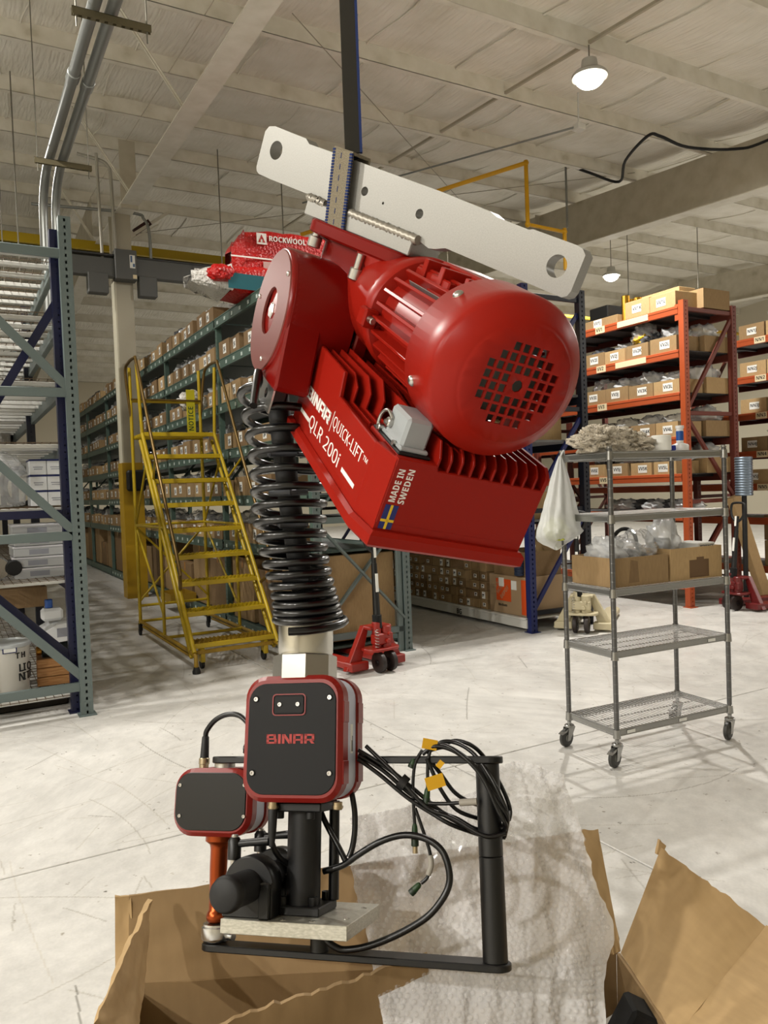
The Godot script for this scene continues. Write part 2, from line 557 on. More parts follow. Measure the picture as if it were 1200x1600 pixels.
func roof() -> void:
	var c := Node3D.new()
	c.name = "ceiling"
	c.set_meta("kind", "structure")
	add_child(c)
	var ins := mat("insulation")
	var white := mat("white and lit flange paint")
	part(c, "deck", MB.new().prism(poly([9.2, 5.62, 9.2, 5.9, -15.5, 7.95, -31.2, 6.65, -31.2, 6.36, -15.5, 7.66]), -12.2, 24.2, Transform3D(Basis(Vector3(0, 0, 1), Vector3(0, 1, 0), Vector3(-1, 0, 0)), Vector3(12, 0, 0)), 0.0), mat("metal deck", Color(0.7, 0.69, 0.66), 0.5, 0.4))
	var zl := [8.7]
	var z := 7.1
	while z > -30.5:
		zl.append(z)
		z -= 1.524
	zl.append(-30.9)
	var pur: ArrayMesh = MB.new().bx(-12, 24, 0, 0.21, -0.004, 0.004).bx(-12, 24, 0, 0.006, -0.07, 0.004).bx(-12, 24, 0, 0.022, -0.074, -0.068).bx(-12, 24, 0.204, 0.21, 0, 0.07).mesh()
	for i in zl.size():
		part(c, "purlin", pur, white, Transform3D(Basis(), Vector3(0, roof_y(zl[i]), zl[i])))
	for i in zl.size() - 1:
		var g := []
		for k in 9:
			var t := k / 8.0
			var zz: float = lerpf(zl[i], zl[i + 1], t)
			var row := PackedVector3Array()
			for j in 73:
				var x := -12.0 + j * 0.5
				var sag := (0.055 + 0.03 * sin(x * 1.7 + i * 2.1) + 0.02 * sin(x * 5.3 + i)) * sin(PI * t) * (0.6 + 0.4 * absf(sin(PI * x / 1.25)))
				row.append(Vector3(x, lerpf(roof_y(zl[i]), roof_y(zl[i + 1]), t) + 0.207 - sag, zz))
			g.append(row)
		part(c, "insulation_panel", MB.new().sheet(g), ins)
	for i in range(5, 17):                    # taped seams between the insulation rolls
		for j in 15:
			var x := -1.6 + j * 1.25 + 0.08 * sin(i * 3.0)
			var pts := []
			for k in 7:
				var t := k / 6.0
				pts.append(Vector3(x + 0.03 * sin(k + i * 2.0 + j), lerpf(roof_y(zl[i]), roof_y(zl[i + 1]), t) + 0.19 - 0.045 * sin(PI * t), lerpf(zl[i], zl[i + 1], t)))
			part(c, "seam", MB.new().tube(pts, 0.012, 5, false), ins)
	for i in range(4, 16):                    # sag angles between the purlins
		part(c, "sag_angle", MB.new().bar(Vector3(6.62, roof_y(zl[i]) + 0.06, zl[i]), Vector3(6.62, roof_y(zl[i + 1]) + 0.06, zl[i + 1]), 0.035, 0.035), mat("angle", Color(0.66, 0.63, 0.56), 0.6))
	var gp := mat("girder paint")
	for g in [[2.6, 5.68, 0.03], [10.72, 5.3, 0.07], [18.8, 5.5, 0.06], [-5.6, 5.5, 0.06]]:
		for far in 2:
			var z0 := 8.8 if far == 0 else -15.55
			var z1 := -15.5 if far == 0 else -30.9
			var low := func(zz: float) -> float: return g[1] + g[2] * absf(zz) if zz > -15.5 else g[1] + g[2] * 15.5 - 0.09 * (absf(zz) - 15.5)
			var n := Node3D.new()
			n.name = "girder"
			c.add_child(n, true)
			var X: float = g[0]
			var a0: float = low.call(z0) if far == 1 else g[1] - 0.03 * z0
			var a1: float = low.call(z1)
			var yz := Transform3D(Basis(Vector3(0, 0, 1), Vector3(0, 1, 0), Vector3(-1, 0, 0)), Vector3(X, 0, 0))
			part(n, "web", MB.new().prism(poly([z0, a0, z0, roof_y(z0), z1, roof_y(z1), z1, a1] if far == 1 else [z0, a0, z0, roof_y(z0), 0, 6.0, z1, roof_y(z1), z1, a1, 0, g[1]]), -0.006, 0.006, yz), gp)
			var fl := MB.new()
			if far == 0: fl.bar(Vector3(X, a0, z0), Vector3(X, g[1], 0), 0.26, 0.016)
			fl.bar(Vector3(X, a0 if far == 1 else g[1], z0 if far == 1 else 0.0), Vector3(X, a1, z1), 0.26, 0.016)
			part(n, "flange", fl, white)  # lighter than the web: light bounced off the floor is put into the colour
			if far == 0:
				for zz in [-3.2, -12.2]:
					part(n, "splice_plate", MB.new().bx(X - 0.13, X + 0.13, low.call(zz) - 0.06, low.call(zz) + 0.0, zz - 0.03, zz + 0.03, 0.004).bx(X - 0.12, X + 0.12, low.call(zz), roof_y(zz), zz - 0.008, zz + 0.008), gp)

# ---------------------------------------------------------------- pipes, rods and cables under the roof
func fine_overhead() -> void:
	var rod := mat("rod")
	var cond := mat("conduit")
	# two fat conduits at the upper left, carried on strut trapezes
	for k in 2:
		var x := 1.09 + 0.13 * k
		var p := spline([Vector3(x, 5.2, -2.0), Vector3(x, 5.2, -5.5), Vector3(x, 5.2, -8.6), Vector3(x, 5.18, -9.15), Vector3(x, 5.02, -9.5), Vector3(x, 4.7, -9.62), Vector3(x, 3.6, -9.62)], 5)
		var t := solo("conduit", ["fat grey conduit, left one of the pair bending down at the upper left", "fat grey conduit, right one of the pair bending down at the upper left"][k], "pipe", MB.new().tube(p, 0.047, 14), cond, Transform3D(), "fat conduits at the upper left")
		part(t, "coupling", MB.new().cyl(Vector3(x, 5.2, -7.0 - 0.1 * k), Vector3(x, 5.2, -7.14 - 0.1 * k), 0.056, 14, 0.005), cond)
	for k in 2:
		var z: float = [-5.97, -8.74][k]
		var t := thing("strut_trapeze", ["slotted steel strut under the two conduits at the top edge", "slotted steel strut under the two conduits just above their bend"][k], "pipe support", at(1.21, 5.1, z))
		var s := MB.new()
		for i in 9: s.bx(-0.27 + i * 0.06, -0.235 + i * 0.06, -0.02, -0.016, -0.014, 0.014)
		part(t, "strut", s.bx(-0.28, 0.28, -0.02, 0.035, 0.014, 0.018).bx(-0.28, 0.28, -0.02, 0.035, -0.018, -0.014).bx(-0.28, 0.28, 0.031, 0.035, -0.018, 0.018), mat("strut", Color(0.42, 0.39, 0.3), 0.5, 0.5))
		for sx in [-0.25, 0.25]:
			part(t, "threaded_rod", MB.new().cyl(Vector3(sx, -0.1, 0), Vector3(sx, roof_y(z) - 5.1 + 0.02, 0), 0.006, 6), rod)
	# flange braces from purlin to girder
	for k in 3:
		var z: float = [-8.6, -11.65, -14.6][k]
		solo("flange_brace", ["pale angle brace from purlin down to the girder, highest of three at upper left", "pale angle brace from purlin down to the girder, middle of three at upper left", "pale angle brace from purlin down to the girder, lowest of three at upper left"][k], "brace", MB.new().bar(Vector3(1.75, roof_y(z) + 0.1, z + 0.1), Vector3(2.58, 5.75 + 0.03 * absf(z), z - 0.3), 0.05, 0.012).bar(Vector3(1.75, roof_y(z) + 0.1, z + 0.1), Vector3(2.58, 5.75 + 0.03 * absf(z), z - 0.3), 0.012, 0.05), mat("white and lit flange paint"), Transform3D(), "flange braces beside the left girder")
	# thin hanging rods
	var rods := [[3.92, -11.9, 4.6, "behind the red insulation packs"], [0.9, -10.6, 4.3, "left of the fat conduits"], [0.72, -10.6, 4.3, "furthest left, above the wire decks"], [4.85, -11.6, 5.6, "under the left end of the steel plate"], [12.1, -11.2, 4.3, "in front of the far lamp"], [14.2, -11.2, 4.1, "above the end post of the orange rack"]]
	for r in rods:
		solo("hanging_rod", "thin steel rod hanging from the roof, " + r[3], "rod", MB.new().cyl(Vector3(r[0], r[2], r[1]), Vector3(r[0], roof_y(r[1]) + 0.01, r[1]), 0.009, 6), rod, Transform3D(), "thin rods hanging from the roof")
	# yellow gas pipe
	var gas := mat("gas yellow", Color(0.88, 0.66, 0.05), 0.4)
	var t := thing("gas_pipe", "yellow gas pipe stepping down in front of the right girder", "pipe")
	part(t, "pipe", MB.new().tube([Vector3(5.6, 6.1, -12.6), Vector3(8.52, 6.86, -10.0)], 0.035, 10).tube([Vector3(8.52, 6.88, -10), Vector3(8.52, 5.86, -10)], 0.035, 10).tube([Vector3(8.5, 5.86, -10), Vector3(9.32, 5.84, -10)], 0.03, 10).tube([Vector3(9.32, 5.9, -10), Vector3(9.32, 5.2, -10)], 0.035, 10), gas)
	for p in [Vector3(8.52, 6.86, -10), Vector3(8.52, 5.86, -10), Vector3(9.32, 5.84, -10)]:
		part(t, "elbow", MB.new().lathe([Vector2(0.0001, -0.05), Vector2(0.035, -0.04), Vector2(0.05, 0), Vector2(0.035, 0.04), Vector2(0.0001, 0.05)], Transform3D(Basis(), p), 12, 80), gas)
	solo("steel_conduit", "thin bare conduit rising from the yellow gas pipe to the roof", "pipe", MB.new().cyl(Vector3(9.34, 5.9, -9.95), Vector3(9.34, 6.95, -9.95), 0.018, 8), cond)
	solo("yellow_rail", "long yellow rail behind the grey wireway at the left", "beam", MB.new().bx(-1.5, 6.0, 5.98, 6.16, -14.58, -14.5, 0.004).bx(-1.5, 6.0, 5.98, 5.995, -14.65, -14.43), mat("yellow paint"))
	solo("sprinkler_pipe", "thin yellow pipe running across behind the far lamp", "pipe", MB.new().cyl(Vector3(9.0, 5.6, -14.2), Vector3(22, 5.6, -14.2), 0.045, 10), mat("old yellow", Color(0.75, 0.62, 0.22), 0.5))
	solo("lower_pipe", "yellow pipe showing low behind the top cartons of the orange rack", "pipe", MB.new().cyl(Vector3(6.0, 5.2, -18), Vector3(22, 5.0, -17), 0.06, 10), mat("safety yellow"))
	# black cable looping below the right girder, with its end fitting
	var cab := spline([Vector3(9.36, 6.93, -9.9), Vector3(9.55, 6.72, -9.6), Vector3(9.95, 6.55, -9.35), Vector3(9.3, 6.5, -8.6), Vector3(8.95, 6.5, -7.85), Vector3(9.1, 6.48, -7.75), Vector3(9.6, 6.4, -7.7), Vector3(10.3, 6.4, -7.45), Vector3(10.6, 6.45, -7.1), Vector3(10.6, 6.5, -5.5)], 6)
	solo("black_cable", "black cable looping under the purlins onto the right girder", "cable", MB.new().tube(cab, 0.022, 8), mat("rubber"))
	var jb := thing("junction_box", "small white junction box under a purlin with a thin conduit", "electrical box", at(7.51, 6.32, -7.73))
	part(jb, "box", MB.new().box(Vector3(0.13, 0.08, 0.13), Transform3D(Basis(), Vector3(0, -0.03, 0)), 0.008).cyl(Vector3(0, 0, 0), Vector3(0, roof_y(-7.73) - 6.32 + 0.1, 0), 0.012, 6), mat("white box", Color(0.8, 0.8, 0.78), 0.5))
	part(jb, "conduit", MB.new().cyl(Vector3(-0.06, -0.03, -0.03), Vector3(-2.2, 0.03, -4.1), 0.014, 8), cond)
	for k in 2:
		var q: Array = [[Vector3(3.2, 6.35, -7.2), Vector3(8.6, 6.95, -12.0)], [Vector3(3.0, 6.2, -14.0), Vector3(10.6, 6.9, -9.6)]][k]
		solo("cable_brace", ["thin wire brace slanting down to the right across the purlins", "thin wire brace rising to the right towards the right girder"][k], "wire", MB.new().tube(q, 0.006, 6), mat("brace wire", Color(0.62, 0.6, 0.54), 0.5, 0.4))
	var em := thing("door_operator", "white lever arm with a dark red block beside the left girder end", "arm", at(3.05, 6.0, -13.4))
	part(em, "arm", MB.new().bar(Vector3(-0.55, -0.35, 0.3), Vector3(0.45, 0.45, 0), 0.06, 0.05).bar(Vector3(-0.55, -0.4, 0.32), Vector3(0.25, 0.2, 0.05), 0.05, 0.02), mat("white and lit flange paint"))
	part(em, "block", MB.new().bar(Vector3(-0.15, 0.0, 0.12), Vector3(0.1, 0.2, 0.1), 0.08, 0.1), mat("maroon", Color(0.2, 0.05, 0.05), 0.5))

# ---------------------------------------------------------------- racks
func perf_post(h: float, w: float, d: float, pitch := 0.05, hw := 0.014, hh := 0.022, turn := 0.0) -> MB:   # channel post, holed face towards +z, back plate added to darken the holes
	var m := MB.new()
	var x0 := -w * 0.5
	var a := -hw * 0.5
	var zf := 0.0
	m.quad(Vector3(x0, 0, zf), Vector3(a, 0, zf), Vector3(a, h, zf), Vector3(x0, h, zf))
	m.quad(Vector3(-a, 0, zf), Vector3(-x0, 0, zf), Vector3(-x0, h, zf), Vector3(-a, h, zf))
	var y := 0.0
	var yy := pitch * 0.5
	while yy < h - pitch * 0.5:
		m.quad(Vector3(a, y, zf), Vector3(-a, y, zf), Vector3(-a, yy - hh * 0.5, zf), Vector3(a, yy - hh * 0.5, zf))
		for s in [-1.0, 1.0]:
			var q := [Vector3(s * a, yy - hh * 0.5, zf), Vector3(s * a, yy + hh * 0.5, zf), Vector3(s * a, yy + hh * 0.5, zf - 0.004), Vector3(s * a, yy - hh * 0.5, zf - 0.004)]
			m.quad(q[0], q[1], q[2], q[3])
		y = yy + hh * 0.5
		yy += pitch
	m.quad(Vector3(a, y, zf), Vector3(-a, y, zf), Vector3(-a, h, zf), Vector3(a, h, zf))
	m.bx(x0, x0 + 0.004, 0, h, -d, zf - 0.0005)
	m.bx(-x0 - 0.004, -x0, 0, h, -d, zf - 0.0005)
	m.bx(x0, x0 + 0.018, 0, h, -d, -d + 0.004)
	m.bx(-x0 - 0.018, -x0, 0, h, -d, -d + 0.004)
	m.quad(Vector3(-x0, 0, -d + 0.002), Vector3(x0, 0, -d + 0.002), Vector3(x0, h, -d + 0.002), Vector3(-x0, h, -d + 0.002))  # added plate, shuts light out of the post behind its holes
	m.bx(x0 + 0.004, -x0 - 0.004, h - 0.004, h - 0.001, -d, zf - 0.001)
	m.bx(x0 - 0.02, -x0 + 0.02, 0, 0.008, -d - 0.02, 0.03)
	var o := MB.new()
	o.add(m, Transform3D(Basis(Vector3.UP, turn), Vector3.ZERO))
	return o

func carton_mesh(w: float, h: float, d: float, open := true) -> MB:   # open-topped box: w along x, d along z, standing on y = 0
	var t := 0.005
	var m := MB.new()
	if not open:
		return m.bx(-w * 0.5, w * 0.5, 0, h, -d * 0.5, d * 0.5, 0.004)
	m.bx(-w * 0.5, w * 0.5, 0, t, -d * 0.5, d * 0.5)
	m.bx(-w * 0.5, w * 0.5, t, h, d * 0.5 - t, d * 0.5)
	m.bx(-w * 0.5, w * 0.5, t, h, -d * 0.5, -d * 0.5 + t)
	m.bx(-w * 0.5, -w * 0.5 + t, t, h, -d * 0.5 + t, d * 0.5 - t)
	m.bx(w * 0.5 - t, w * 0.5, t, h, -d * 0.5 + t, d * 0.5 - t)
	return m

func blob(sx: float, sy: float, sz: float, sd: int, rough := 0.35, nu := 26, nv := 14) -> MB:    # a crumpled bag lying on y = 0
	var f := FastNoiseLite.new()
	f.seed = sd
	f.frequency = 1.0
	f.fractal_octaves = 3
	f.noise_type = FastNoiseLite.TYPE_SIMPLEX
	var m := MB.new()
	var P := []
	for i in nv + 1:
		var row := []
		for j in nu:
			var th := PI * i / nv
			var ph := TAU * j / nu
			var d := Vector3(sin(th) * cos(ph), cos(th), sin(th) * sin(ph))
			var k := 1.0 + rough * (0.7 * f.get_noise_3dv(d * 1.6) + 0.45 * (0.5 - absf(f.get_noise_3dv(d * 3.1 + Vector3.ONE * 9.0)) * 2.0))
			var q := Vector3(d.x * sx * k, maxf(0.0, sy * (0.45 + 0.6 * d.y * k)), d.z * sz * k)
			row.append(q)
		P.append(row)
	var g := []
	for i in nv + 1:
		var row := PackedVector3Array(P[nv - i])
		row.append(P[nv - i][0])
		g.append(row)
	m.sheet(g)
	return m

var bag_meshes := []
func bag_mesh(k: int) -> ArrayMesh:
	if bag_meshes.is_empty():
		for i in 6: bag_meshes.append(blob(0.5, 1.0, 0.5, 40 + i, 0.5).mesh())
	return bag_meshes[k % 6]

func bag(label: String, group: String, pos: Vector3, size: Vector3, k: int) -> void:
	solo("plastic_bag", label, "plastic bag", bag_mesh(k), mat(["poly film", "cloudy film", "cloudy film", "dark film", "poly film"][k % 5]), Transform3D(Basis(Vector3.UP, k * 1.7).scaled_local(size), pos), group)

const LEVELS := [3.69, 3.19, 2.67, 2.12, 1.57, 1.04]
func green_shelving() -> void:
	var g := mat("green steel")
	var dk := mat("dark green steel")
	var t := thing("steel_shelving", "long green steel shelving full of labelled cardboard bins behind the yellow ladder", "shelving")
	var zs := [-6.55, -9.15, -11.7, -14.2, -16.75, -19.25, -21.8, -24.3]
	var post: ArrayMesh = perf_post(3.72, 0.065, 0.06, 0.05, 0.012, 0.016).mesh()
	var left := Basis(Vector3.UP, -PI / 2)       # turns the holed face towards -x
	for i in zs.size():
		part(t, "post", post, g, Transform3D(left, Vector3(2.9, 0, zs[i])))
		part(t, "post", post, g, Transform3D(left * Basis(Vector3.UP, PI), Vector3(3.9, 0, zs[i])))
		if i > 0: part(t, "brace", MB.new().bar(Vector3(2.96, 0.3, zs[i]), Vector3(3.84, 1.3, zs[i]), 0.03, 0.03).bar(Vector3(2.96, 1.7, zs[i]), Vector3(3.84, 2.7, zs[i]), 0.03, 0.03), dk)
	# the near end frame, wide grey-green posts and crossed braces
	var gs := mat("grey steel")
	part(t, "end_post", perf_post(3.72, 0.075, 0.07, 0.05).mesh(), gs, Transform3D(Basis(), Vector3(3.88, 0, -6.5)))
	part(t, "end_post", perf_post(3.72, 0.075, 0.07, 0.05).mesh(), gs, Transform3D(Basis(), Vector3(2.94, 0, -6.5)))
	part(t, "end_post_web", MB.new().bx(3.78, 3.835, 0, 3.7, -6.56, -6.52, 0.004), gs)
	for y in [0.22, 1.32, 2.4, 3.45]:
		part(t, "end_rail", MB.new().bx(2.97, 3.84, y - 0.03, y + 0.03, -6.56, -6.52, 0.003), gs)
	for y in [0.25, 1.35, 2.45]:
		part(t, "end_brace", MB.new().bar(Vector3(2.98, y + 1.0, -6.51), Vector3(3.84, y + 0.08, -6.51), 0.05, 0.02), gs)
		part(t, "end_brace", MB.new().bar(Vector3(2.98, y + 0.05, -6.58), Vector3(3.84, y + 1.0, -6.58), 0.05, 0.02), gs)
	var clip := mat("clear clip", Color(0.75, 0.8, 0.78), 0.25)
	for i in zs.size() - 1:
		for y in LEVELS + [0.13]:
			var L: float = zs[i] - zs[i + 1]
			var zc: float = (zs[i] + zs[i + 1]) * 0.5
			var s := MB.new()
			s.bx(2.88, 2.885, y - 0.1, y + 0.005, zc - L * 0.5 + 0.03, zc + L * 0.5 - 0.03).bx(2.875, 2.9, y - 0.004, y + 0.008, zc - L * 0.5 + 0.03, zc + L * 0.5 - 0.03).bx(2.865, 2.9, y - 0.108, y - 0.094, zc - L * 0.5 + 0.03, zc + L * 0.5 - 0.03)
			s.bx(3.915, 3.92, y - 0.1, y, zc - L * 0.5 + 0.03, zc + L * 0.5 - 0.03)
			var sh := part(t, "shelf", s, g)
			part(sh, "deck", MB.new().bx(2.89, 3.91, y - 0.03, y - 0.008, zc - L * 0.5 + 0.03, zc + L * 0.5 - 0.03), dk)
			if i < 4:
				var c := MB.new()
				for k in 9: c.bx(2.872, 2.879, y - 0.075, y - 0.035, zc - L * 0.45 + k * 0.27, zc - L * 0.45 + k * 0.27 + 0.04)
				part(sh, "label_clips", c, clip).set_meta("kind", "stuff")
	# bins
	var bodies := []
	for k in 3: bodies.append(carton_mesh(0.45, [0.2, 0.22, 0.19][k], 0.36).mesh())
	var lab: ArrayMesh = MB.new().bx(-0.002, 0, -0.055, 0.055, -0.05, 0.05).mesh()
	var pr := MB.new()
	for k in 5: pr.bx(-0.0032, -0.001, 0.012 - 0.012 * k, 0.02 - 0.012 * k, [-0.03, -0.03, -0.02, -0.03, -0.03][k], [0.03, 0.012, 0.028, 0.03, 0.0][k])
	var print_mesh: ArrayMesh = pr.mesh()
	var cards := [mat("board"), mat("board light"), mat("board"), mat("board dark")]
	var bays := ["bay beside the black coil", "bay behind the right handrail", "bay behind the ladder platform", "bay behind the grey column", "first bay left of the column", "second bay left of the column", "third bay left of the column"]
	var shelf := ["topmost", "second", "third", "fourth", "fifth", "sixth"]
	for i in zs.size() - 1:
		for l in 6:
			if i == 0 and l == 0: continue
			var nb := 6
			for k in nb:
				if i == 0 and k > 3: continue
				if rng.randf() < 0.05: continue
				var z: float = zs[i + 1] + 0.26 + k * (zs[i] - zs[i + 1] - 0.12) / 6.0
				var v := rng.randi() % 3
				var where: String = ORD[k + 1] + " from left, " + shelf[l] + " green shelf, " + bays[i]
				var b := thing("parts_bin", "cardboard bin, " + where, "box", Transform3D(Basis(Vector3.UP, rng.randf_range(-0.05, 0.05)), Vector3(3.13 + rng.randf_range(-0.02, 0.03), LEVELS[l] + 0.001, z)), "parts bins on the green shelving")
				part(b, "body", bodies[v], cards[rng.randi() % 4])
				var lp := part(b, "label_sheet", lab, mat("paper"), Transform3D(Basis(), Vector3(-0.225, 0.11 + rng.randf_range(-0.015, 0.015), rng.randf_range(-0.08, 0.05))))
				part(lp, "print", print_mesh, mat("ink"))
				if rng.randf() < (0.75 if l < 4 else 0.6):
					bag("plastic bag, bin " + where, "plastic bags on the green shelving", Vector3(3.16, LEVELS[l] + 0.1, z), Vector3(0.36, rng.randf_range(0.16, 0.27), 0.34), rng.randi() % 30)
				elif rng.randf() < 0.5:
					bag("dark bag, bin " + where, "plastic bags on the green shelving", Vector3(3.16, LEVELS[l] + 0.06, z), Vector3(0.38, 0.18, 0.34), 3)
	# tall cartons and clutter on the bottom shelf
	for i in zs.size() - 1:
		for k in 3:
			var h: float = [0.72, 0.62, 0.78, 0.5, 0.8][(i * 3 + k) % 5]
			var z: float = zs[i + 1] + 0.47 + k * 0.8
			var b := thing("tall_carton", "large plain carton, " + ORD[k + 1] + " from left, bottom of green shelving, " + bays[i], "box", at(3.3, 0.135, z, rng.randf_range(-3, 3)), "large cartons at the bottom of the green shelving")
			part(b, "body", carton_mesh(0.7, h, 0.68, (i + k) % 3 == 0), [mat("board"), mat("board dark")][(i + k) % 2])
			part(b, "tape_strip", MB.new().bx(-0.353, 0.353, h - 0.12, h + 0.001, -0.03, 0.03), mat("tape"))
	solo("end_carton", "big brown carton behind the braces of the green shelving end frame", "box", MB.new().bx(3.0, 3.8, 0.16, 0.98, -7.0, -6.62, 0.006), mat("board"))
	solo("yellow_tray", "shallow yellow tray of parts on the floor shelf behind the ladder", "tray", carton_mesh(0.35, 0.12, 0.6), mat("yellow dirty"), at(2.75, 0.135, -10.9))
	solo("plastic_housing", "white plastic housing on a carton seen through the ladder treads", "housing", MB.new().prism(poly([-0.16, 0, 0.16, 0, 0.1, 0.18, -0.08, 0.2]), -0.15, 0.15, Transform3D(), 0.01), mat("white box"), at(3.1, 0.77, -9.7, 90))
	solo("paper_bag", "crumpled pale paper bag beside the column low in the shelving", "bag", blob(0.12, 0.3, 0.12, 9, 0.6), mat("paper tan", Color(0.8, 0.7, 0.48), 0.8), at(3.0, 0.62, -15.3))
	insulation_packs()

func insulation_packs() -> void:
	var red := textured("red film", Color(0.72, 0.06, 0.05), 0.3, 0.0, null, Vector3.ONE * 3.0, noise_tex("crumple", 256, 8.0, 4, Color.BLACK, Color.WHITE), 2.0)
	var wht := textured("white film", Color(0.85, 0.84, 0.82), 0.35, 0.0, null, Vector3.ONE * 3.0, noise_tex("crumple", 256, 8.0, 4, Color.BLACK, Color.WHITE), 2.5)
	var teal := mat("teal film", Color(0.13, 0.36, 0.4), 0.35)
	var rows := [["red wrapped insulation pack with white lettering, topmost on the green shelving", Vector3(3.56, 4.2, -8.32), Vector3(0.6, 0.56, 1.24)], ["teal insulation pack with a crumpled white end, lowest left on the green shelving", Vector3(3.3, 3.86, -8.15), Vector3(0.66, 0.29, 1.24)], ["insulation pack with a crumpled red and white end just left of the lettered one", Vector3(3.68, 4.13, -8.85), Vector3(0.42, 0.34, 1.3)]]
	for i in 3:
		var c: Vector3 = rows[i][1]
		var s: Vector3 = rows[i][2]
		var t := thing("insulation_pack", rows[i][0], "insulation pack", Transform3D(Basis(Vector3.UP, PI / 2 + [-0.03, 0.06, -0.05][i]), c), "insulation packs on the green shelving")
		var b := MB.new()
		var g := []
		for k in 15:
			var f := k / 14.0
			var q := 1.0 - 0.12 * pow(absf(f - 0.5) * 2.0, 4.0)
			var row := PackedVector3Array()
			var o := rrect(s.x * q, s.y * q, 0.09, 4)
			for p in o: row.append(Vector3(p.x, p.y + 0.008 * sin(k * 2.0 + p.x * 20.0), (f - 0.5) * s.z))
			row.append(row[0])
			g.append(row)
		b.sheet(g)
		part(t, "pack", b, red)
		for e in [0.5, -0.5]:        # gathered ends
			var gg := []
			for k in 7:
				var f := k / 6.0
				var row := PackedVector3Array()
				var o := rrect(s.x * 0.9 * (1.0 - 0.55 * f), s.y * 0.9 * (1.0 - 0.7 * f), 0.09 * (1.0 - 0.7 * f), 4)
				for j in o.size(): row.append(Vector3(o[j].x, o[j].y + 0.03 * sin(j * 2.4 + k), s.z * e + signf(e) * f * [0.12, 0.4, 0.45][i]))
				row.append(row[0])
				if e > 0: gg.append(row)
				else: gg.push_front(row)
			var en := part(t, "gathered_end", MB.new().sheet(gg), red if i == 0 else wht)
			if i > 0 and e < 0:
				part(en, "red_print", blob(0.12, 0.16, 0.14, 5 + i, 0.4), red, Transform3D(Basis(), Vector3(-s.x * 0.38, -0.05, s.z * e - 0.12)))
		if i == 0:
			var face := Basis(Vector3(0, 0, 1), Vector3(0, 1, 0), Vector3(-1, 0, 0))
			part(t, "lettering", text_mesh("ROCKWOOL", 0.078, "Droid Sans", true, 0.004), mat("print white", Color(0.93, 0.92, 0.9), 0.5), Transform3D(face, Vector3(-s.x * 0.5 - 0.004, 0.13, -0.37)))
			part(t, "mark_square", MB.new().bx(-0.004, 0.004, -0.06, 0.06, -0.055, 0.055), mat("print white"), Transform3D(Basis(), Vector3(-s.x * 0.5, 0.165, -0.45)))
			part(t, "mark", MB.new().prism(poly([-0.04, -0.04, -0.012, -0.04, -0.012, -0.005, 0.012, -0.005, 0.012, -0.04, 0.04, -0.04, 0, 0.045]), 0, 0.003), red, Transform3D(face, Vector3(-s.x * 0.5 - 0.0045, 0.165, -0.45)))
			part(t, "band", MB.new().bx(-0.004, 0.002, -0.008, 0.008, -0.8, 0.8), mat("print white"), Transform3D(Basis(), Vector3(-s.x * 0.5, -0.05, 0)))
			part(t, "data_panel", MB.new().bx(-0.004, 0.002, -0.09, 0.07, -0.14, 0.14), mat("print pale", Color(0.75, 0.62, 0.6), 0.5), Transform3D(Basis(), Vector3(-s.x * 0.5, -0.15, -0.3)))
		else:
			part(t, "teal_panel", MB.new().bx(-0.004, 0.002, -0.11, 0.05, -0.7, 0.5), teal, Transform3D(Basis(), Vector3(-s.x * 0.5, -0.02, 0)))
			part(t, "data_panel", MB.new().bx(-0.006, 0.002, -0.05, 0.04, -0.3, 0.1), mat("print pale"), Transform3D(Basis(), Vector3(-s.x * 0.5, -0.02, 0)))

# ---------------------------------------------------------------- grey and blue pallet rack at the left
func deck_mesh() -> Array:
	var ch := MB.new()
	for k in 4: ch.bx(-0.53, 0.53, -0.035, -0.004, -0.47 + k * 0.315 - 0.03, -0.47 + k * 0.315 + 0.03, 0.003)
	var w := MB.new()
	for k in 11: w.bx(-0.54, 0.54, 0.0, 0.005, -0.6 + k * 0.12 - 0.0025, -0.6 + k * 0.12 + 0.0025)
	for k in 19: w.bx(-0.54 + k * 0.06 - 0.0025, -0.54 + k * 0.06 + 0.0025, -0.004, 0.001, -0.6, 0.6)
	return [ch.mesh(), w.mesh()]

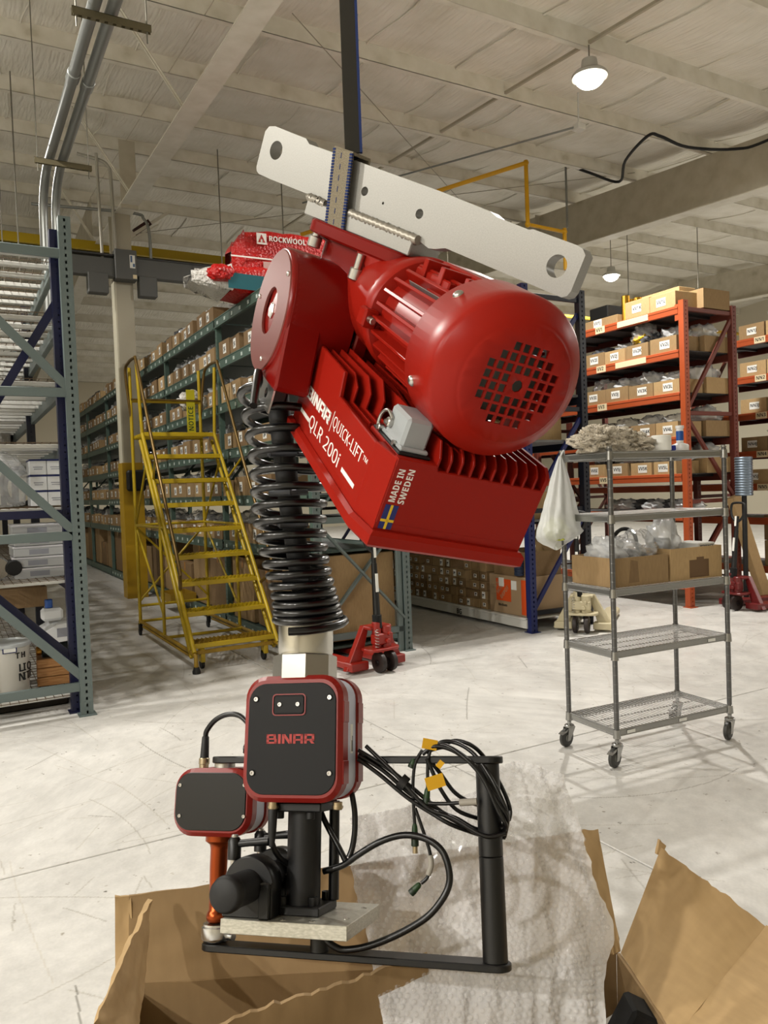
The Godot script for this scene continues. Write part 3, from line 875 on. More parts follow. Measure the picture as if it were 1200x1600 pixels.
func pallet_rack() -> void:
	var g := mat("grey steel")
	var b := mat("blue steel")
	var bp := mat("navy steel")
	var t := thing("pallet_rack", "grey and dark blue pallet rack with wire decks at the left edge", "pallet rack")
	part(t, "post", perf_post(3.66, 0.085, 0.075, 0.0508).mesh(), g, Transform3D(Basis(), Vector3(0.825, 0, -6.06)))
	part(t, "post", perf_post(3.66, 0.085, 0.075, 0.0508).mesh(), g, Transform3D(Basis(), Vector3(-0.25, 0, -6.06)))
	for y in [3.395, 2.385, 1.335, 0.215]:
		part(t, "frame_rail", MB.new().bx(-0.25, 0.785, y - 0.033, y + 0.033, -6.11, -6.075, 0.004), g)
	for y in [2.42, 1.36, 0.29]:
		part(t, "frame_brace", MB.new().bar(Vector3(-0.12, y + 0.97, -6.09), Vector3(0.8, y, -6.09), 0.03, 0.06), g)
	var blue_post: ArrayMesh = perf_post(3.6, 0.08, 0.075, 0.0508, 0.01, 0.012).mesh()
	for z in [-6.2, -8.75, -11.3, -13.85]:
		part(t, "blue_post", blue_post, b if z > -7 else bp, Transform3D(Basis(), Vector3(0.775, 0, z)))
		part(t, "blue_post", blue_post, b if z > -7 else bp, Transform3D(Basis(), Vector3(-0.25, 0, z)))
	part(t, "blue_brace", MB.new().bar(Vector3(0.76, 3.06, -6.24), Vector3(-0.1, 1.58, -6.24), 0.03, 0.06), b)
	part(t, "blue_brace", MB.new().bar(Vector3(-0.15, 1.35, -6.24), Vector3(0.78, 0.38, -6.24), 0.03, 0.06), b)
	part(t, "blue_rail", MB.new().bx(-0.25, 0.75, 1.47, 1.53, -6.26, -6.22, 0.003), b)
	var tiers := [3.47, 2.99, 2.5, 2.03, 1.55, 1.0, 0.12]
	for i in 3:
		var z0 := -6.24 - 2.55 * i
		for y in tiers:
			for x in [0.8, -0.27]:
				part(t, "beam", MB.new().bx(x - 0.025, x + 0.02, y - 0.11, y - 0.005, z0 - 2.5, z0, 0.005), g if y > 1.2 else b)
	var dm := deck_mesh()
	var tn := ["top", "second", "third", "fourth", "fifth", "sixth", "lowest"]
	var where := ["near half of the nearest bay", "far half of the nearest bay", "near half of the second bay", "far half of the second bay", "near half of the third bay", "far half of the third bay"]
	for l in 7:
		for k in 6:
			var d := thing("wire_deck", "wire mesh deck, " + tn[l] + " tier of left rack, " + where[k], "rack deck", Transform3D(Basis(), Vector3(0.265, tiers[l] + 0.0, -6.86 - 1.275 * k)), "wire decks of the left rack")
			part(d, "support_channel", dm[0], mat("deck channel"))
			part(d, "mesh_wires", dm[1], mat("wire")).set_meta("kind", "stuff")
	# goods
	var wb := mat("white carton", Color(0.86, 0.87, 0.88), 0.5)
	var bl := mat("blue print", Color(0.1, 0.14, 0.35), 0.5)
	for r in 3:
		for c in 3:
			var o := thing("white_carton", "small white carton with blue edges, " + ["top", "middle", "bottom"][r] + " row, " + ["left", "middle", "right"][c] + " of the wrapped stack", "box", at(0.62 + c * 0.124, 1.805 - r * 0.122, -6.75), "white cartons in the wrapped stack at left")
			part(o, "body", MB.new().bx(-0.06, 0.06, 0, 0.12, -0.15, 0.15, 0.002), wb)
			part(o, "edge_print", MB.new().bx(-0.0605, 0.0605, 0.106, 0.1205, -0.1505, 0.1505), bl)
			part(o, "panel_print", MB.new().bx(-0.035, 0.035, 0.055, 0.062, 0.15, 0.1508).bx(-0.03, 0.03, 0.04, 0.046, 0.15, 0.1508), mat("grey print", Color(0.55, 0.56, 0.6), 0.6))
	solo("stretch_wrap", "clear stretch wrap bundled round a dark coil beside the white cartons", "plastic wrap", blob(0.2, 0.42, 0.25, 77, 0.25), mat("poly film"), at(0.36, 1.56, -6.8))
	solo("hose_coil", "dark hose coil standing behind the white carton stack", "hose", MB.new().tube(range(0, 41).map(func(k): return Vector3(0.02 * sin(k * 0.5), 0.17 + 0.15 * sin(k * TAU / 20.0), 0.14 * cos(k * TAU / 20.0) + 0.001 * k)), 0.02, 8), mat("rubber"), at(0.5, 1.557, -7.05, 60))
	for k in 5:
		var o := thing("flat_case", "flat grey-white plastic case, " + ["bottom", "second from bottom", "middle", "second from top", "top"][k] + " of the stack in the left rack", "case", at(0.66, 1.005 + k * 0.084, -6.75, [1, -2, 1, 3, -1][k]), "flat cases stacked in the left rack")
		part(o, "body", MB.new().bx(-0.25, 0.25, 0, 0.066, -0.2, 0.2, 0.006), mat("case", Color(0.7, 0.71, 0.72), 0.35))
		part(o, "lid", MB.new().bx(-0.255, 0.255, 0.064, 0.08, -0.205, 0.205, 0.004), mat("case lid", Color(0.8, 0.8, 0.82), 0.3))
		part(o, "label_sheet", MB.new().bx(-0.14, 0.0, 0.015, 0.055, 0.2, 0.2015), mat("grey print"))
	var r := thing("film_roll", "small roll in foil film with a dark core beside the flat cases", "roll", at(0.3, 1.005, -6.65))
	part(r, "roll", MB.new().cyl(Vector3(0, 0.09, -0.1), Vector3(0, 0.09, 0.1), 0.09, 20, 0.01), mat("chrome"))
	part(r, "core", MB.new().cyl(Vector3(0.11, 0.09, -0.05), Vector3(0.11, 0.09, 0.12), 0.06, 16, 0.01), mat("rubber"))
	var bu := thing("bucket", "white plastic bucket with black lettering on the lowest deck", "bucket", at(0.33, 0.127, -6.62))
	part(bu, "body", MB.new().lathe([Vector2(0.0001, 0), Vector2(0.15, 0), Vector2(0.155, 0.01), Vector2(0.17, 0.36), Vector2(0.178, 0.365), Vector2(0.178, 0.38)], Transform3D(), 32), mat("bucket", Color(0.83, 0.82, 0.79), 0.4))
	part(bu, "lid", MB.new().lathe([Vector2(0.183, 0.37), Vector2(0.186, 0.375), Vector2(0.186, 0.395), Vector2(0.17, 0.4), Vector2(0.165, 0.39), Vector2(0.0001, 0.39)], Transform3D(), 32), mat("lid", Color(0.75, 0.77, 0.78), 0.3))
	var lt := [["TH", 0.045, Color(0.05, 0.05, 0.06), 0.27, -0.62], ["LIQ", 0.06, Color(0.04, 0.04, 0.04), 0.16, -0.5], ["NITR", 0.06, Color(0.04, 0.04, 0.04), 0.09, -0.52]]
	for q in lt:
		var s: String = q[0]
		for k in s.length():
			var a: float = q[4] + 0.95 + k * 0.25
			part(bu, "letter", text_mesh(s[k], q[1] * 1.35, "Droid Sans", true, 0.002), mat("ink"), Transform3D(Basis(Vector3.UP, a), Vector3(sin(a), 0, cos(a)) * (0.158 + q[3] * 0.045) + Vector3(0, q[3], 0)))
	part(bu, "tag", MB.new().bx(-0.05, 0.05, 0.335, 0.375, 0.176, 0.179), bl, Transform3D(Basis(Vector3.UP, 0.1), Vector3.ZERO))
	part(bu, "tag_paper", MB.new().bx(-0.042, 0.042, 0.342, 0.37, 0.179, 0.181), mat("paper"), Transform3D(Basis(Vector3.UP, 0.1), Vector3.ZERO))
	var wc := thing("wooden_crate", "light plywood crate end beside the bucket under the white tray", "crate", at(0.72, 0.13, -6.75, -4))
	for k in 3:
		part(wc, "plank", MB.new().bx(-0.17, 0.17, 0.005 + k * 0.072, 0.072 + k * 0.072, 0.1, 0.12, 0.003), textured("plywood", Color(0.74, 0.56, 0.36), 0.6, 0, noise_tex("grain", 256, 5.0, 4, Color(0.75, 0.66, 0.55), Color(1, 1, 1), Vector2(1, 8)), Vector3.ONE * 1.5))
	part(wc, "body", MB.new().bx(-0.165, 0.165, 0, 0.21, -0.2, 0.1, 0.004), mat("plywood"))
	var mo := thing("electric_motor", "dark green cylinder with brass ends lying on the plywood crate", "motor", at(0.72, 0.345, -6.72))
	part(mo, "body", MB.new().cyl(Vector3(-0.13, 0.06, 0), Vector3(0.13, 0.06, 0), 0.06, 18, 0.008), mat("dark green", Color(0.04, 0.09, 0.08), 0.4))
	for s in [-1, 1]: part(mo, "brass_end", MB.new().cyl(Vector3(0.13 * s, 0.06, 0), Vector3(0.17 * s, 0.06, 0), 0.035, 14, 0.004), mat("brass", Color(0.7, 0.5, 0.2), 0.35, 0.9))
	var tr := thing("paper_tray", "folded white carton tray with a printed panel above the green cylinder", "tray", at(0.7, 0.47, -6.72, 6))
	part(tr, "tray", MB.new().prism(poly([-0.17, 0, 0.19, 0.02, 0.2, 0.09, 0.14, 0.16, -0.02, 0.15, -0.2, 0.06]), -0.15, 0.15, Transform3D(), 0.004), wb)
	part(tr, "printed_panel", MB.new().bx(-0.02, 0.09, 0.05, 0.12, 0.15, 0.152), mat("grey print"))
	var po := thing("spray_pump", "white pump with a blue cap on the folded white tray", "pump", at(0.68, 0.64, -6.72))
	part(po, "body", MB.new().bx(-0.08, 0.08, 0, 0.1, -0.06, 0.06, 0.02), wb)
	part(po, "blue_cap", MB.new().cyl(Vector3(-0.02, 0.1, 0), Vector3(-0.02, 0.17, 0), 0.03, 14, 0.005), mat("cap blue", Color(0.1, 0.3, 0.6), 0.4))
	solo("dark_crate", "dark brown open box lying in shade above the bucket", "box", carton_mesh(0.55, 0.16, 0.5), mat("board dark"), at(0.4, 0.73, -7.2))
	solo("machine_part", "greasy dark metal profile lying under the lowest deck", "metal part", MB.new().bx(-0.25, 0.75, 0.001, 0.05, -6.75, -6.5, 0.01).bx(-0.2, 0.6, 0.05, 0.075, -6.7, -6.55, 0.005), mat("greasy", Color(0.13, 0.11, 0.08), 0.4, 0.5))
	for k in 3:      # pale wrapped goods on the upper decks further in
		solo("wrapped_pallet", "tall white stretch-wrapped load, " + ["nearest", "middle", "furthest"][k] + " between the left rack and the green shelving", "wrapped load", blob(0.3, [1.2, 0.9, 0.8][k], 0.4, 20 + k, 0.12), mat("white film"), at(0.45, [2.03, 2.51, 2.51][k] + 0.01, -11.2 - 1.6 * k))

# ---------------------------------------------------------------- rack with small cartons, blue posts
func blue_rack() -> void:
	var b := mat("blue post")
	var n := mat("navy steel")
	var t := thing("pallet_rack", "blue-posted rack with a white bottom beam, packed with small flat cartons", "pallet rack")
	var pm: ArrayMesh = perf_post(3.71, 0.085, 0.075, 0.0508).mesh()
	for z in [-6.41, -9.1, -11.8]:
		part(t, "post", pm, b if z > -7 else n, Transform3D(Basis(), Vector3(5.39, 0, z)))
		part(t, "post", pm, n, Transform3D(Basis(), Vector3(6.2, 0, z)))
		for y in [0.2, 1.3, 2.4, 3.6]:
			part(t, "frame_rail", MB.new().bx(5.43, 6.16, y - 0.025, y + 0.025, z - 0.06, z - 0.02, 0.003), n)
		for y in [0.25, 1.35, 2.5]:
			part(t, "frame_brace", MB.new().bar(Vector3(5.43, y, z - 0.04), Vector3(6.16, y + 0.95, z - 0.04), 0.03, 0.045), b)
	var wh := mat("beam white", Color(0.8, 0.8, 0.78), 0.45)
	for i in 2:
		var z0 := -6.47 - 2.7 * i
		part(t, "bottom_beam", MB.new().bx(5.33, 5.37, 0.04, 0.15, z0 - 2.58, z0, 0.004).bx(5.32, 5.375, 0.132, 0.152, z0 - 2.58, z0, 0.003), wh)
		part(t, "bottom_beam", MB.new().bx(6.2, 6.24, 0.04, 0.15, z0 - 2.58, z0, 0.004), wh)
		for y in [1.2, 2.06, 2.56, 3.06]:
			for x in [5.33, 6.19]: part(t, "beam", MB.new().bx(x, x + 0.045, y - 0.1, y, z0 - 2.58, z0, 0.004), n)
			part(t, "shelf_board", MB.new().bx(5.36, 6.2, y - 0.02, y + 0.004, z0 - 2.58, z0), mat("deck grey", Color(0.4, 0.4, 0.4), 0.6))
		part(t, "bottom_deck", MB.new().bx(5.36, 6.2, 0.13, 0.148, z0 - 2.58, z0), mat("deck channel"))
	part(t, "level_tag", text_mesh("BG", 0.085, "Droid Sans", true, 0.002), mat("ink"), Transform3D(Basis(Vector3(0, 0, 1), Vector3(0, 1, 0), Vector3(-1, 0, 0)), Vector3(5.327, 0.03, -7.78)))
	var body: ArrayMesh = MB.new().bx(-0.28, 0.28, 0, 0.107, -0.068, 0.068, 0.003).mesh()
	var lab: ArrayMesh = MB.new().bx(-0.2815, -0.279, 0.03, 0.072, -0.035, 0.02).mesh()
	var lab2: ArrayMesh = MB.new().bx(-0.2815, -0.279, 0.012, 0.092, -0.03, 0.03).mesh()
	var prn: ArrayMesh = MB.new().bx(-0.2825, -0.28, 0.05, 0.065, -0.025, 0.01).bx(-0.2825, -0.28, 0.036, 0.043, -0.028, 0.0).mesh()
	var rowsn := ["bottom", "second", "third", "fourth", "top"]
	for c in 15:
		for r in 5:
			if r == 4 and c in [3, 4, 9]: continue
			var o := thing("small_carton", "small flat carton, " + rowsn[r] + " row, " + (ORD[c + 1] if c < 12 else ["thirteenth", "fourteenth", "fifteenth"][c - 12]) + " stack left of orange-printed carton", "box", Transform3D(Basis(Vector3.UP, rng.randf_range(-0.02, 0.02)), Vector3(5.66 + rng.randf_range(-0.012, 0.012), 0.152 + r * 0.1095, -7.3 - c * 0.145)), "small flat cartons on the bottom deck of the blue rack")
			part(o, "body", body, [mat("board"), mat("board"), mat("board dark")][rng.randi() % 3])
			if rng.randf() < 0.75:
				var lp := part(o, "label_sheet", lab if rng.randf() < 0.7 else lab2, mat("paper"), Transform3D(Basis(), Vector3(0, 0, rng.randf_range(-0.012, 0.02))))
				part(lp, "print", prn, mat("ink"))
	# moving carton with an orange square of slanted lettering
	for k in 2:
		var o := thing("moving_carton", ["carton printed with an orange square and orange side stripe on the blue rack", "carton with a small orange square, right of the blue front post"][k], "box", [at(5.64, 0.152, -6.84), at(5.83, 0.2, -6.72)][k])
		var w: float = [0.66, 0.3][k]
		var h: float = [0.43, 0.52][k]
		part(o, "body", MB.new().bx(-0.26, 0.26 if k == 0 else 0.1, 0, h, -w * 0.5, w * 0.5, 0.004), mat("moving board", Color(0.62, 0.52, 0.4), 0.8))
		var face := Basis(Vector3(0, 0, 1), Vector3(0, 1, 0), Vector3(-1, 0, 0)) if k == 0 else Basis()
		var org := mat("print orange", Color(0.82, 0.3, 0.08), 0.6)
		var o0 := Vector3(-0.261, 0.14, -0.2) if k == 0 else Vector3(-0.2, 0.22, w * 0.5 + 0.001)
		var sq: float = 0.26 if k == 0 else 0.16
		part(o, "orange_square", MB.new().bx(0, sq, 0, sq * 0.95, 0, 0.0015), org, Transform3D(face, o0))
		var words := ["THE", "HOME", "DEPOT"]
		for i in 3:
			part(o, "lettering", text_mesh(words[i], sq * 0.235, "Droid Sans", true, 0.001), mat("moving board"), Transform3D(face * Basis(Vector3.BACK, PI / 4), o0 + face * Vector3(sq * [0.06, 0.16, 0.4][i], sq * [0.5, 0.22, 0.02][i], 0.0015)))
		if k == 0:
			part(o, "side_stripe", MB.new().bx(0.46, 0.54, 0.02, 0.4, 0, 0.0015), org, Transform3D(face, Vector3(-0.261, 0, -0.22)))
			part(o, "small_print", text_mesh("Medium", 0.04, "Droid Sans", true, 0.001), mat("ink"), Transform3D(face, Vector3(-0.262, 0.07, -0.17)))
			for i in 2: part(o, "label_sheet", MB.new().bx(0.03 + i * 0.22, 0.12 + i * 0.22, 0.3 - i * 0.02, 0.4 - i * 0.02, 0, 0.003), mat("paper"), Transform3D(face, Vector3(-0.261, 0, -0.18)))
		else:
			part(o, "label_sheet", MB.new().bx(-0.13, 0.08, 0.45, 0.5, w * 0.5, w * 0.5 + 0.002), mat("paper"))
	solo("flap_carton", "brown carton with an open flap on top of the orange-printed one", "box", carton_mesh(0.5, 0.27, 0.56), mat("board dark"), at(5.65, 0.584, -6.82))
	solo("paper_wrap", "torn brown paper wrapping standing right of the blue front post", "paper", blob(0.16, 0.42, 0.12, 31, 0.5), mat("board light"), at(5.9, 0.72, -6.75))
	solo("hose_sleeve", "dark blue ribbed hose end sticking out above the orange-printed carton", "hose", MB.new().lathe(range(0, 17).map(func(k): return Vector2(0.055 + 0.007 * (k % 2), k * 0.012)), Transform3D(), 14, 5), mat("hose blue", Color(0.12, 0.17, 0.27), 0.5), at(5.38, 0.6, -6.62))
	for l in 4:
		for k in 5:
			var y: float = [1.2, 2.06, 2.56, 3.06][l]
			var w := rng.randf_range(0.3, 0.44)
			var h := rng.randf_range(0.22, 0.36)
			var o := thing("rack_carton", "brown carton, " + ORD[k + 1] + " behind the tall blue post, " + ["lowest", "second", "third", "topmost"][l] + " blue shelf", "box", at(5.72, y + 0.006, -6.75 - k * 0.47), "cartons on the upper shelves of the blue rack")
			part(o, "body", carton_mesh(0.6, h, w, rng.randf() < 0.5), mat("board") if k % 2 else mat("board light"))
			part(o, "label_sheet", MB.new().bx(-0.302, -0.3, 0.1, 0.17, -0.08, 0.05), mat("paper"))

# ---------------------------------------------------------------- orange racks at the right
func lettered_carton(label: String, group: String, pos: Vector3, w: float, h: float, d: float, txt: String, open := true) -> void:
	var o := thing("labelled_carton", label, "box", Transform3D(Basis(Vector3.UP, rng.randf_range(-0.04, 0.04)), pos), group)
	part(o, "body", carton_mesh(d, h, w, open), [mat("board"), mat("board light")][rng.randi() % 2])
	var face := Basis(Vector3(0, 0, 1), Vector3(0, 1, 0), Vector3(-1, 0, 0))
	if txt:
		var c := Vector3(-d * 0.5, h * 0.5, rng.randf_range(-0.03, 0.03))
		var l := part(o, "label_sheet", MB.new().bx(-0.002, 0, -0.05, 0.05, -0.075, 0.075), mat("paper"), Transform3D(Basis(), c))
		part(l, "lettering", text_mesh(txt, 0.06, "Droid Sans", true, 0.0015), mat("ink"), Transform3D(face, Vector3(-0.0022, -0.032, -0.066)))

func orange_racks() -> void:
	var o := mat("orange steel")
	var r := mat("rust steel")
	var dk := mat("deck dark", Color(0.16, 0.15, 0.15), 0.55)
	var face := Basis(Vector3(0, 0, 1), Vector3(0, 1, 0), Vector3(-1, 0, 0))
	var tiers := [3.7, 3.17, 2.65, 2.11, 1.65, 1.17, 0.32]
	var pm: ArrayMesh = perf_post(3.76, 0.085, 0.075, 0.0508, 0.012, 0.018).mesh()
	for rk in 2:
		var X: float = [7.86, 9.95][rk]
		var zn: float = [-6.42, -5.2][rk]
		var t := thing("pallet_rack", ["orange pallet rack with dark red frame, full of labelled cartons", "second orange pallet rack cut off by the right edge"][rk], "pallet rack")
		for i in 3:
			var z := zn - 2.75 * i
			for x in [X + 0.04, X + 0.94]:
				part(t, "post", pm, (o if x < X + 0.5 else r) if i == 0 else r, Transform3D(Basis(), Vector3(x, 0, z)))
			for y in [0.3, 1.3, 2.39, 3.66]: part(t, "frame_rail", MB.new().bx(X + 0.07, X + 0.9, y - 0.025, y + 0.025, z - 0.06, z - 0.02, 0.003), r)
			part(t, "frame_brace", MB.new().bar(Vector3(X + 0.08, 2.46, z - 0.03), Vector3(X + 0.9, 3.58, z - 0.03), 0.035, 0.045), r)
			part(t, "frame_brace", MB.new().bar(Vector3(X + 0.08, 2.3, z - 0.03), Vector3(X + 0.9, 1.34, z - 0.03), 0.035, 0.045), r)
			part(t, "frame_brace", MB.new().bar(Vector3(X + 0.08, 0.35, z - 0.03), Vector3(X + 0.9, 1.26, z - 0.03), 0.035, 0.045), r)
			part(t, "beam_hook", MB.new().bx(X - 0.004, X + 0.004, 3.52, 3.72, z - 0.13, z - 0.075, 0.002), o)
		for i in 2:
			var z0 := zn - 0.08 - 2.75 * i
			for l in 7:
				var y: float = tiers[l] - (0.17 if rk == 1 and l < 6 else 0.0)
				var bm := part(t, "beam", MB.new().bx(X - 0.012, X + 0.03, y - 0.1, y, z0 - 2.6, z0, 0.005).bx(X - 0.016, X + 0.03, y - 0.035, y - 0.02, z0 - 2.6, z0, 0.002), o)
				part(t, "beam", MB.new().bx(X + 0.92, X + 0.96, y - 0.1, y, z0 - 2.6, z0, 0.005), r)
				var sd := MB.new()
				sd.bx(X + 0.03, X + 0.92, y - 0.012, y - 0.002, z0 - 2.6, z0)
				for k in 5: sd.bx(X + 0.03, X + 0.92, y - 0.045, y - 0.012, z0 - 0.3 - k * 0.5, z0 - 0.26 - k * 0.5)
				part(t, "deck", sd, dk)
				if i == 0 and l < 5:
					var tz: float = [-7.78, -6.35][rk]
					if rk == 1: tz = [-6.85, -6.85, -6.85, -6.85, -6.85][l]
					var tg := part(bm, "level_tag", MB.new().bx(-0.003, 0, -0.045, 0.045, -0.085, 0.085), mat("tag cream", Color(0.86, 0.8, 0.66), 0.6), Transform3D(Basis(), Vector3(X - 0.0165, y - 0.05, tz)))
					part(bm, "tag_lettering", text_mesh(["VV", "NN"][rk] + str(l + 1), 0.066, "Droid Sans", true, 0.0015), mat("ink"), Transform3D(face, Vector3(X - 0.0197, y - 0.085, tz - 0.07)))
					if rk == 0 and l < 2: part(bm, "old_label_strip", MB.new().bx(-0.0025, 0, -0.04, 0.035, -0.32, 0.2), mat("tag cream"), Transform3D(Basis(), Vector3(X - 0.0165, y - 0.045, [-7.15, -7.2][l])))
	# cartons on the first rack: [tier, near edge z, far edge z, height, letters]
	var list := [[0, -6.54, -6.95, 0.2, "VV1L"], [0, -6.96, -7.36, 0.22, "VV1K"], [0, -7.5, -8.2, 0.11, "VV1J"],
		[1, -6.56, -6.96, 0.19, "VV2L"], [1, -6.98, -7.35, 0.18, "VV2K"], [1, -7.37, -7.74, 0.17, "VV2J"], [1, -7.76, -8.15, 0.18, "VV2I"],
		[2, -6.52, -6.92, 0.17, "VV3L"], [2, -6.94, -7.33, 0.17, "VV3K"], [2, -7.35, -7.74, 0.19, "VV3J"], [2, -7.76, -8.15, 0.19, "VV3I"],
		[3, -6.55, -6.9, 0.19, "VV4L"], [3, -6.92, -7.31, 0.19, "VV4K"], [3, -7.35, -7.72, 0.18, "VV4J"], [3, -7.74, -8.12, 0.18, "VV4I"],
		[4, -6.6, -6.95, 0.16, "VV5L"], [4, -6.98, -7.33, 0.16, "VV5K"], [4, -7.4, -7.75, 0.17, "VV5J"], [4, -7.8, -8.12, 0.17, "VV5I"]]
	for c in list:
		lettered_carton("open brown carton whose white label reads " + c[4] + ", on the orange rack", "labelled cartons on the orange rack", Vector3(8.09, tiers[c[0]] + 0.001, (c[1] + c[2]) * 0.5), c[1] - c[2], c[3], 0.42, c[4], c[0] > 0)
	lettered_carton("tallest closed carton at the back on top of the orange rack", "", Vector3(8.35, 3.7, -7.1), 0.7, 0.33, 0.3, "", false)
	lettered_carton("pale carton standing alone at the right end on top of the orange rack", "", Vector3(8.5, 3.7, -6.62), 0.36, 0.24, 0.5, "", true)
	var tn := ["top", "second", "third", "fourth", "fifth"]
	for l in range(1, 5):
		for k in 3:
			lettered_carton("plain rear carton, " + tn[l] + " tier of orange rack, " + ORD[k + 1] + " from its end frame", "rear cartons of the orange rack", Vector3(8.55, tiers[l], -6.68 - k * 0.42), 0.38, 0.2, 0.45, "", true)
	for l in range(1, 5):
		for k in 4:
			bag("shiny bag above " + ORD[k + 1] + " carton from end frame, " + tn[l] + " orange tier", "plastic bags on the orange rack", Vector3(8.1, tiers[l] + 0.12, -6.75 - k * 0.39), Vector3(0.36, rng.randf_range(0.13, 0.24), 0.36), rng.randi() % 30)
		bag("plastic bag heaped over the rear carton, " + tn[l] + " orange tier", "plastic bags on the orange rack", Vector3(8.55, tiers[l] + 0.16, -6.72), Vector3(0.44, 0.22, 0.36), l * 5 + 1)
	for k in 6:
		bag("flat plastic parts bag, " + ORD[k + 1] + " from the end post, sixth orange tier", "flat bags on the sixth orange tier", Vector3(8.1 + 0.08 * (k % 2), 1.171, -6.62 - k * 0.24), Vector3(0.42, 0.15, 0.34), [1, 3, 2, 3, 1, 2][k])
	bag("clear bag showing yellow foam on the second orange tier", "", Vector3(8.05, 3.35, -7.2), Vector3(0.3, 0.26, 0.34), 0)
	solo("yellow_foam", "bright yellow foam piece in a bag on the second orange tier", "foam", blob(0.1, 0.12, 0.13, 61, 0.7), mat("foam yellow", Color(0.85, 0.68, 0.12), 0.7), at(8.0, 3.36, -7.2))
	lettered_carton("long low carton with white tags on the bottom beam of the orange rack", "", Vector3(8.12, 0.321, -6.95), 0.75, 0.3, 0.5, "", false)
	lettered_carton("plain low carton further along the bottom beam of the orange rack", "", Vector3(8.12, 0.321, -7.75), 0.7, 0.26, 0.5, "", false)
	solo("black_box", "black box on the low carton at the left end of the orange top tier", "box", MB.new().bx(-0.22, 0.22, 0, 0.17, -0.17, 0.17, 0.01), mat("black plastic"), at(8.12, 3.812, -7.86))
	for k in 3:
		solo("gold_tube", "shiny gold tube standing beside the black box, " + ["left one", "middle one", "right one"][k], "tube", MB.new().cyl(Vector3.ZERO, Vector3(0, [0.34, 0.3, 0.33][k], 0), 0.055, 16, 0.004), mat("gold foil", Color(0.85, 0.65, 0.25), 0.2, 1.0), at(7.97 + 0.1 * k, 3.701, -7.43 + 0.01 * k), "gold tubes on top of the orange rack")
	solo("white_foam_box", "white foam box on the third orange tier behind VV3L", "box", MB.new().bx(-0.15, 0.15, 0, 0.2, -0.22, 0.22, 0.008), mat("white box"), at(8.35, 2.77, -6.75))
	# second rack
	for l in 5:
		for k in 3:
			lettered_carton("brown carton labelled NN" + str(l + 1) + "JKL"[k] + " on the rack at the right edge", "labelled cartons at the right edge", Vector3(10.2, tiers[l] - 0.169, -6.95 + k * 0.42 - 0.05), 0.4, 0.2, 0.45, "NN" + str(l + 1) + "JKL"[k], true)
		bag("plastic bag over the NN cartons, " + tn[l] + " tier of the right-edge rack", "plastic bags at the right edge", Vector3(10.2, tiers[l] - 0.05, -6.6), Vector3(0.4, 0.26, 0.5), l + 1)
	for k in 4:
		lettered_carton("dark stacked carton low at the right edge, " + ["bottom left", "bottom right", "upper left", "upper right"][k] + " of four", "stacked cartons at the right edge", Vector3(10.25, 0.322 + 0.36 * (k / 2), -6.6 + 0.62 * (k % 2)), 0.58, 0.355, 0.5, "", false)
	var du := thing("ribbed_duct", "grey ribbed duct section standing behind the end frame of the orange rack", "duct", at(8.62, 1.35, -6.2))
	part(du, "body", MB.new().lathe(range(0, 31).map(func(k): return Vector2(0.1 + 0.008 * (k % 2), k * 0.016)), Transform3D(), 18, 5), mat("duct", Color(0.45, 0.5, 0.55), 0.35, 0.6))
	part(du, "stand", MB.new().cyl(Vector3(0, -1.35, 0), Vector3(0, 0.0, 0), 0.03, 10), mat("rubber"))
	var lc := thing("long_carton", "tall narrow carton leaning against the orange rack behind the red jack", "box")
	part(lc, "body", MB.new().bar(Vector3(9.12, 0.005, -6.28), Vector3(8.68, 1.34, -6.4), 0.17, 0.09, Vector3.BACK, 0.004), mat("board light"))
	part(lc, "lettering", text_mesh("FRAGILE", 0.07, "Droid Sans", false, 0.001), mat("ink"), Transform3D(Basis(Vector3(0.312, -0.95, 0), Vector3(0.95, 0.312, 0), Vector3(0, 0, 1)), Vector3(8.73, 1.2, -6.33)))

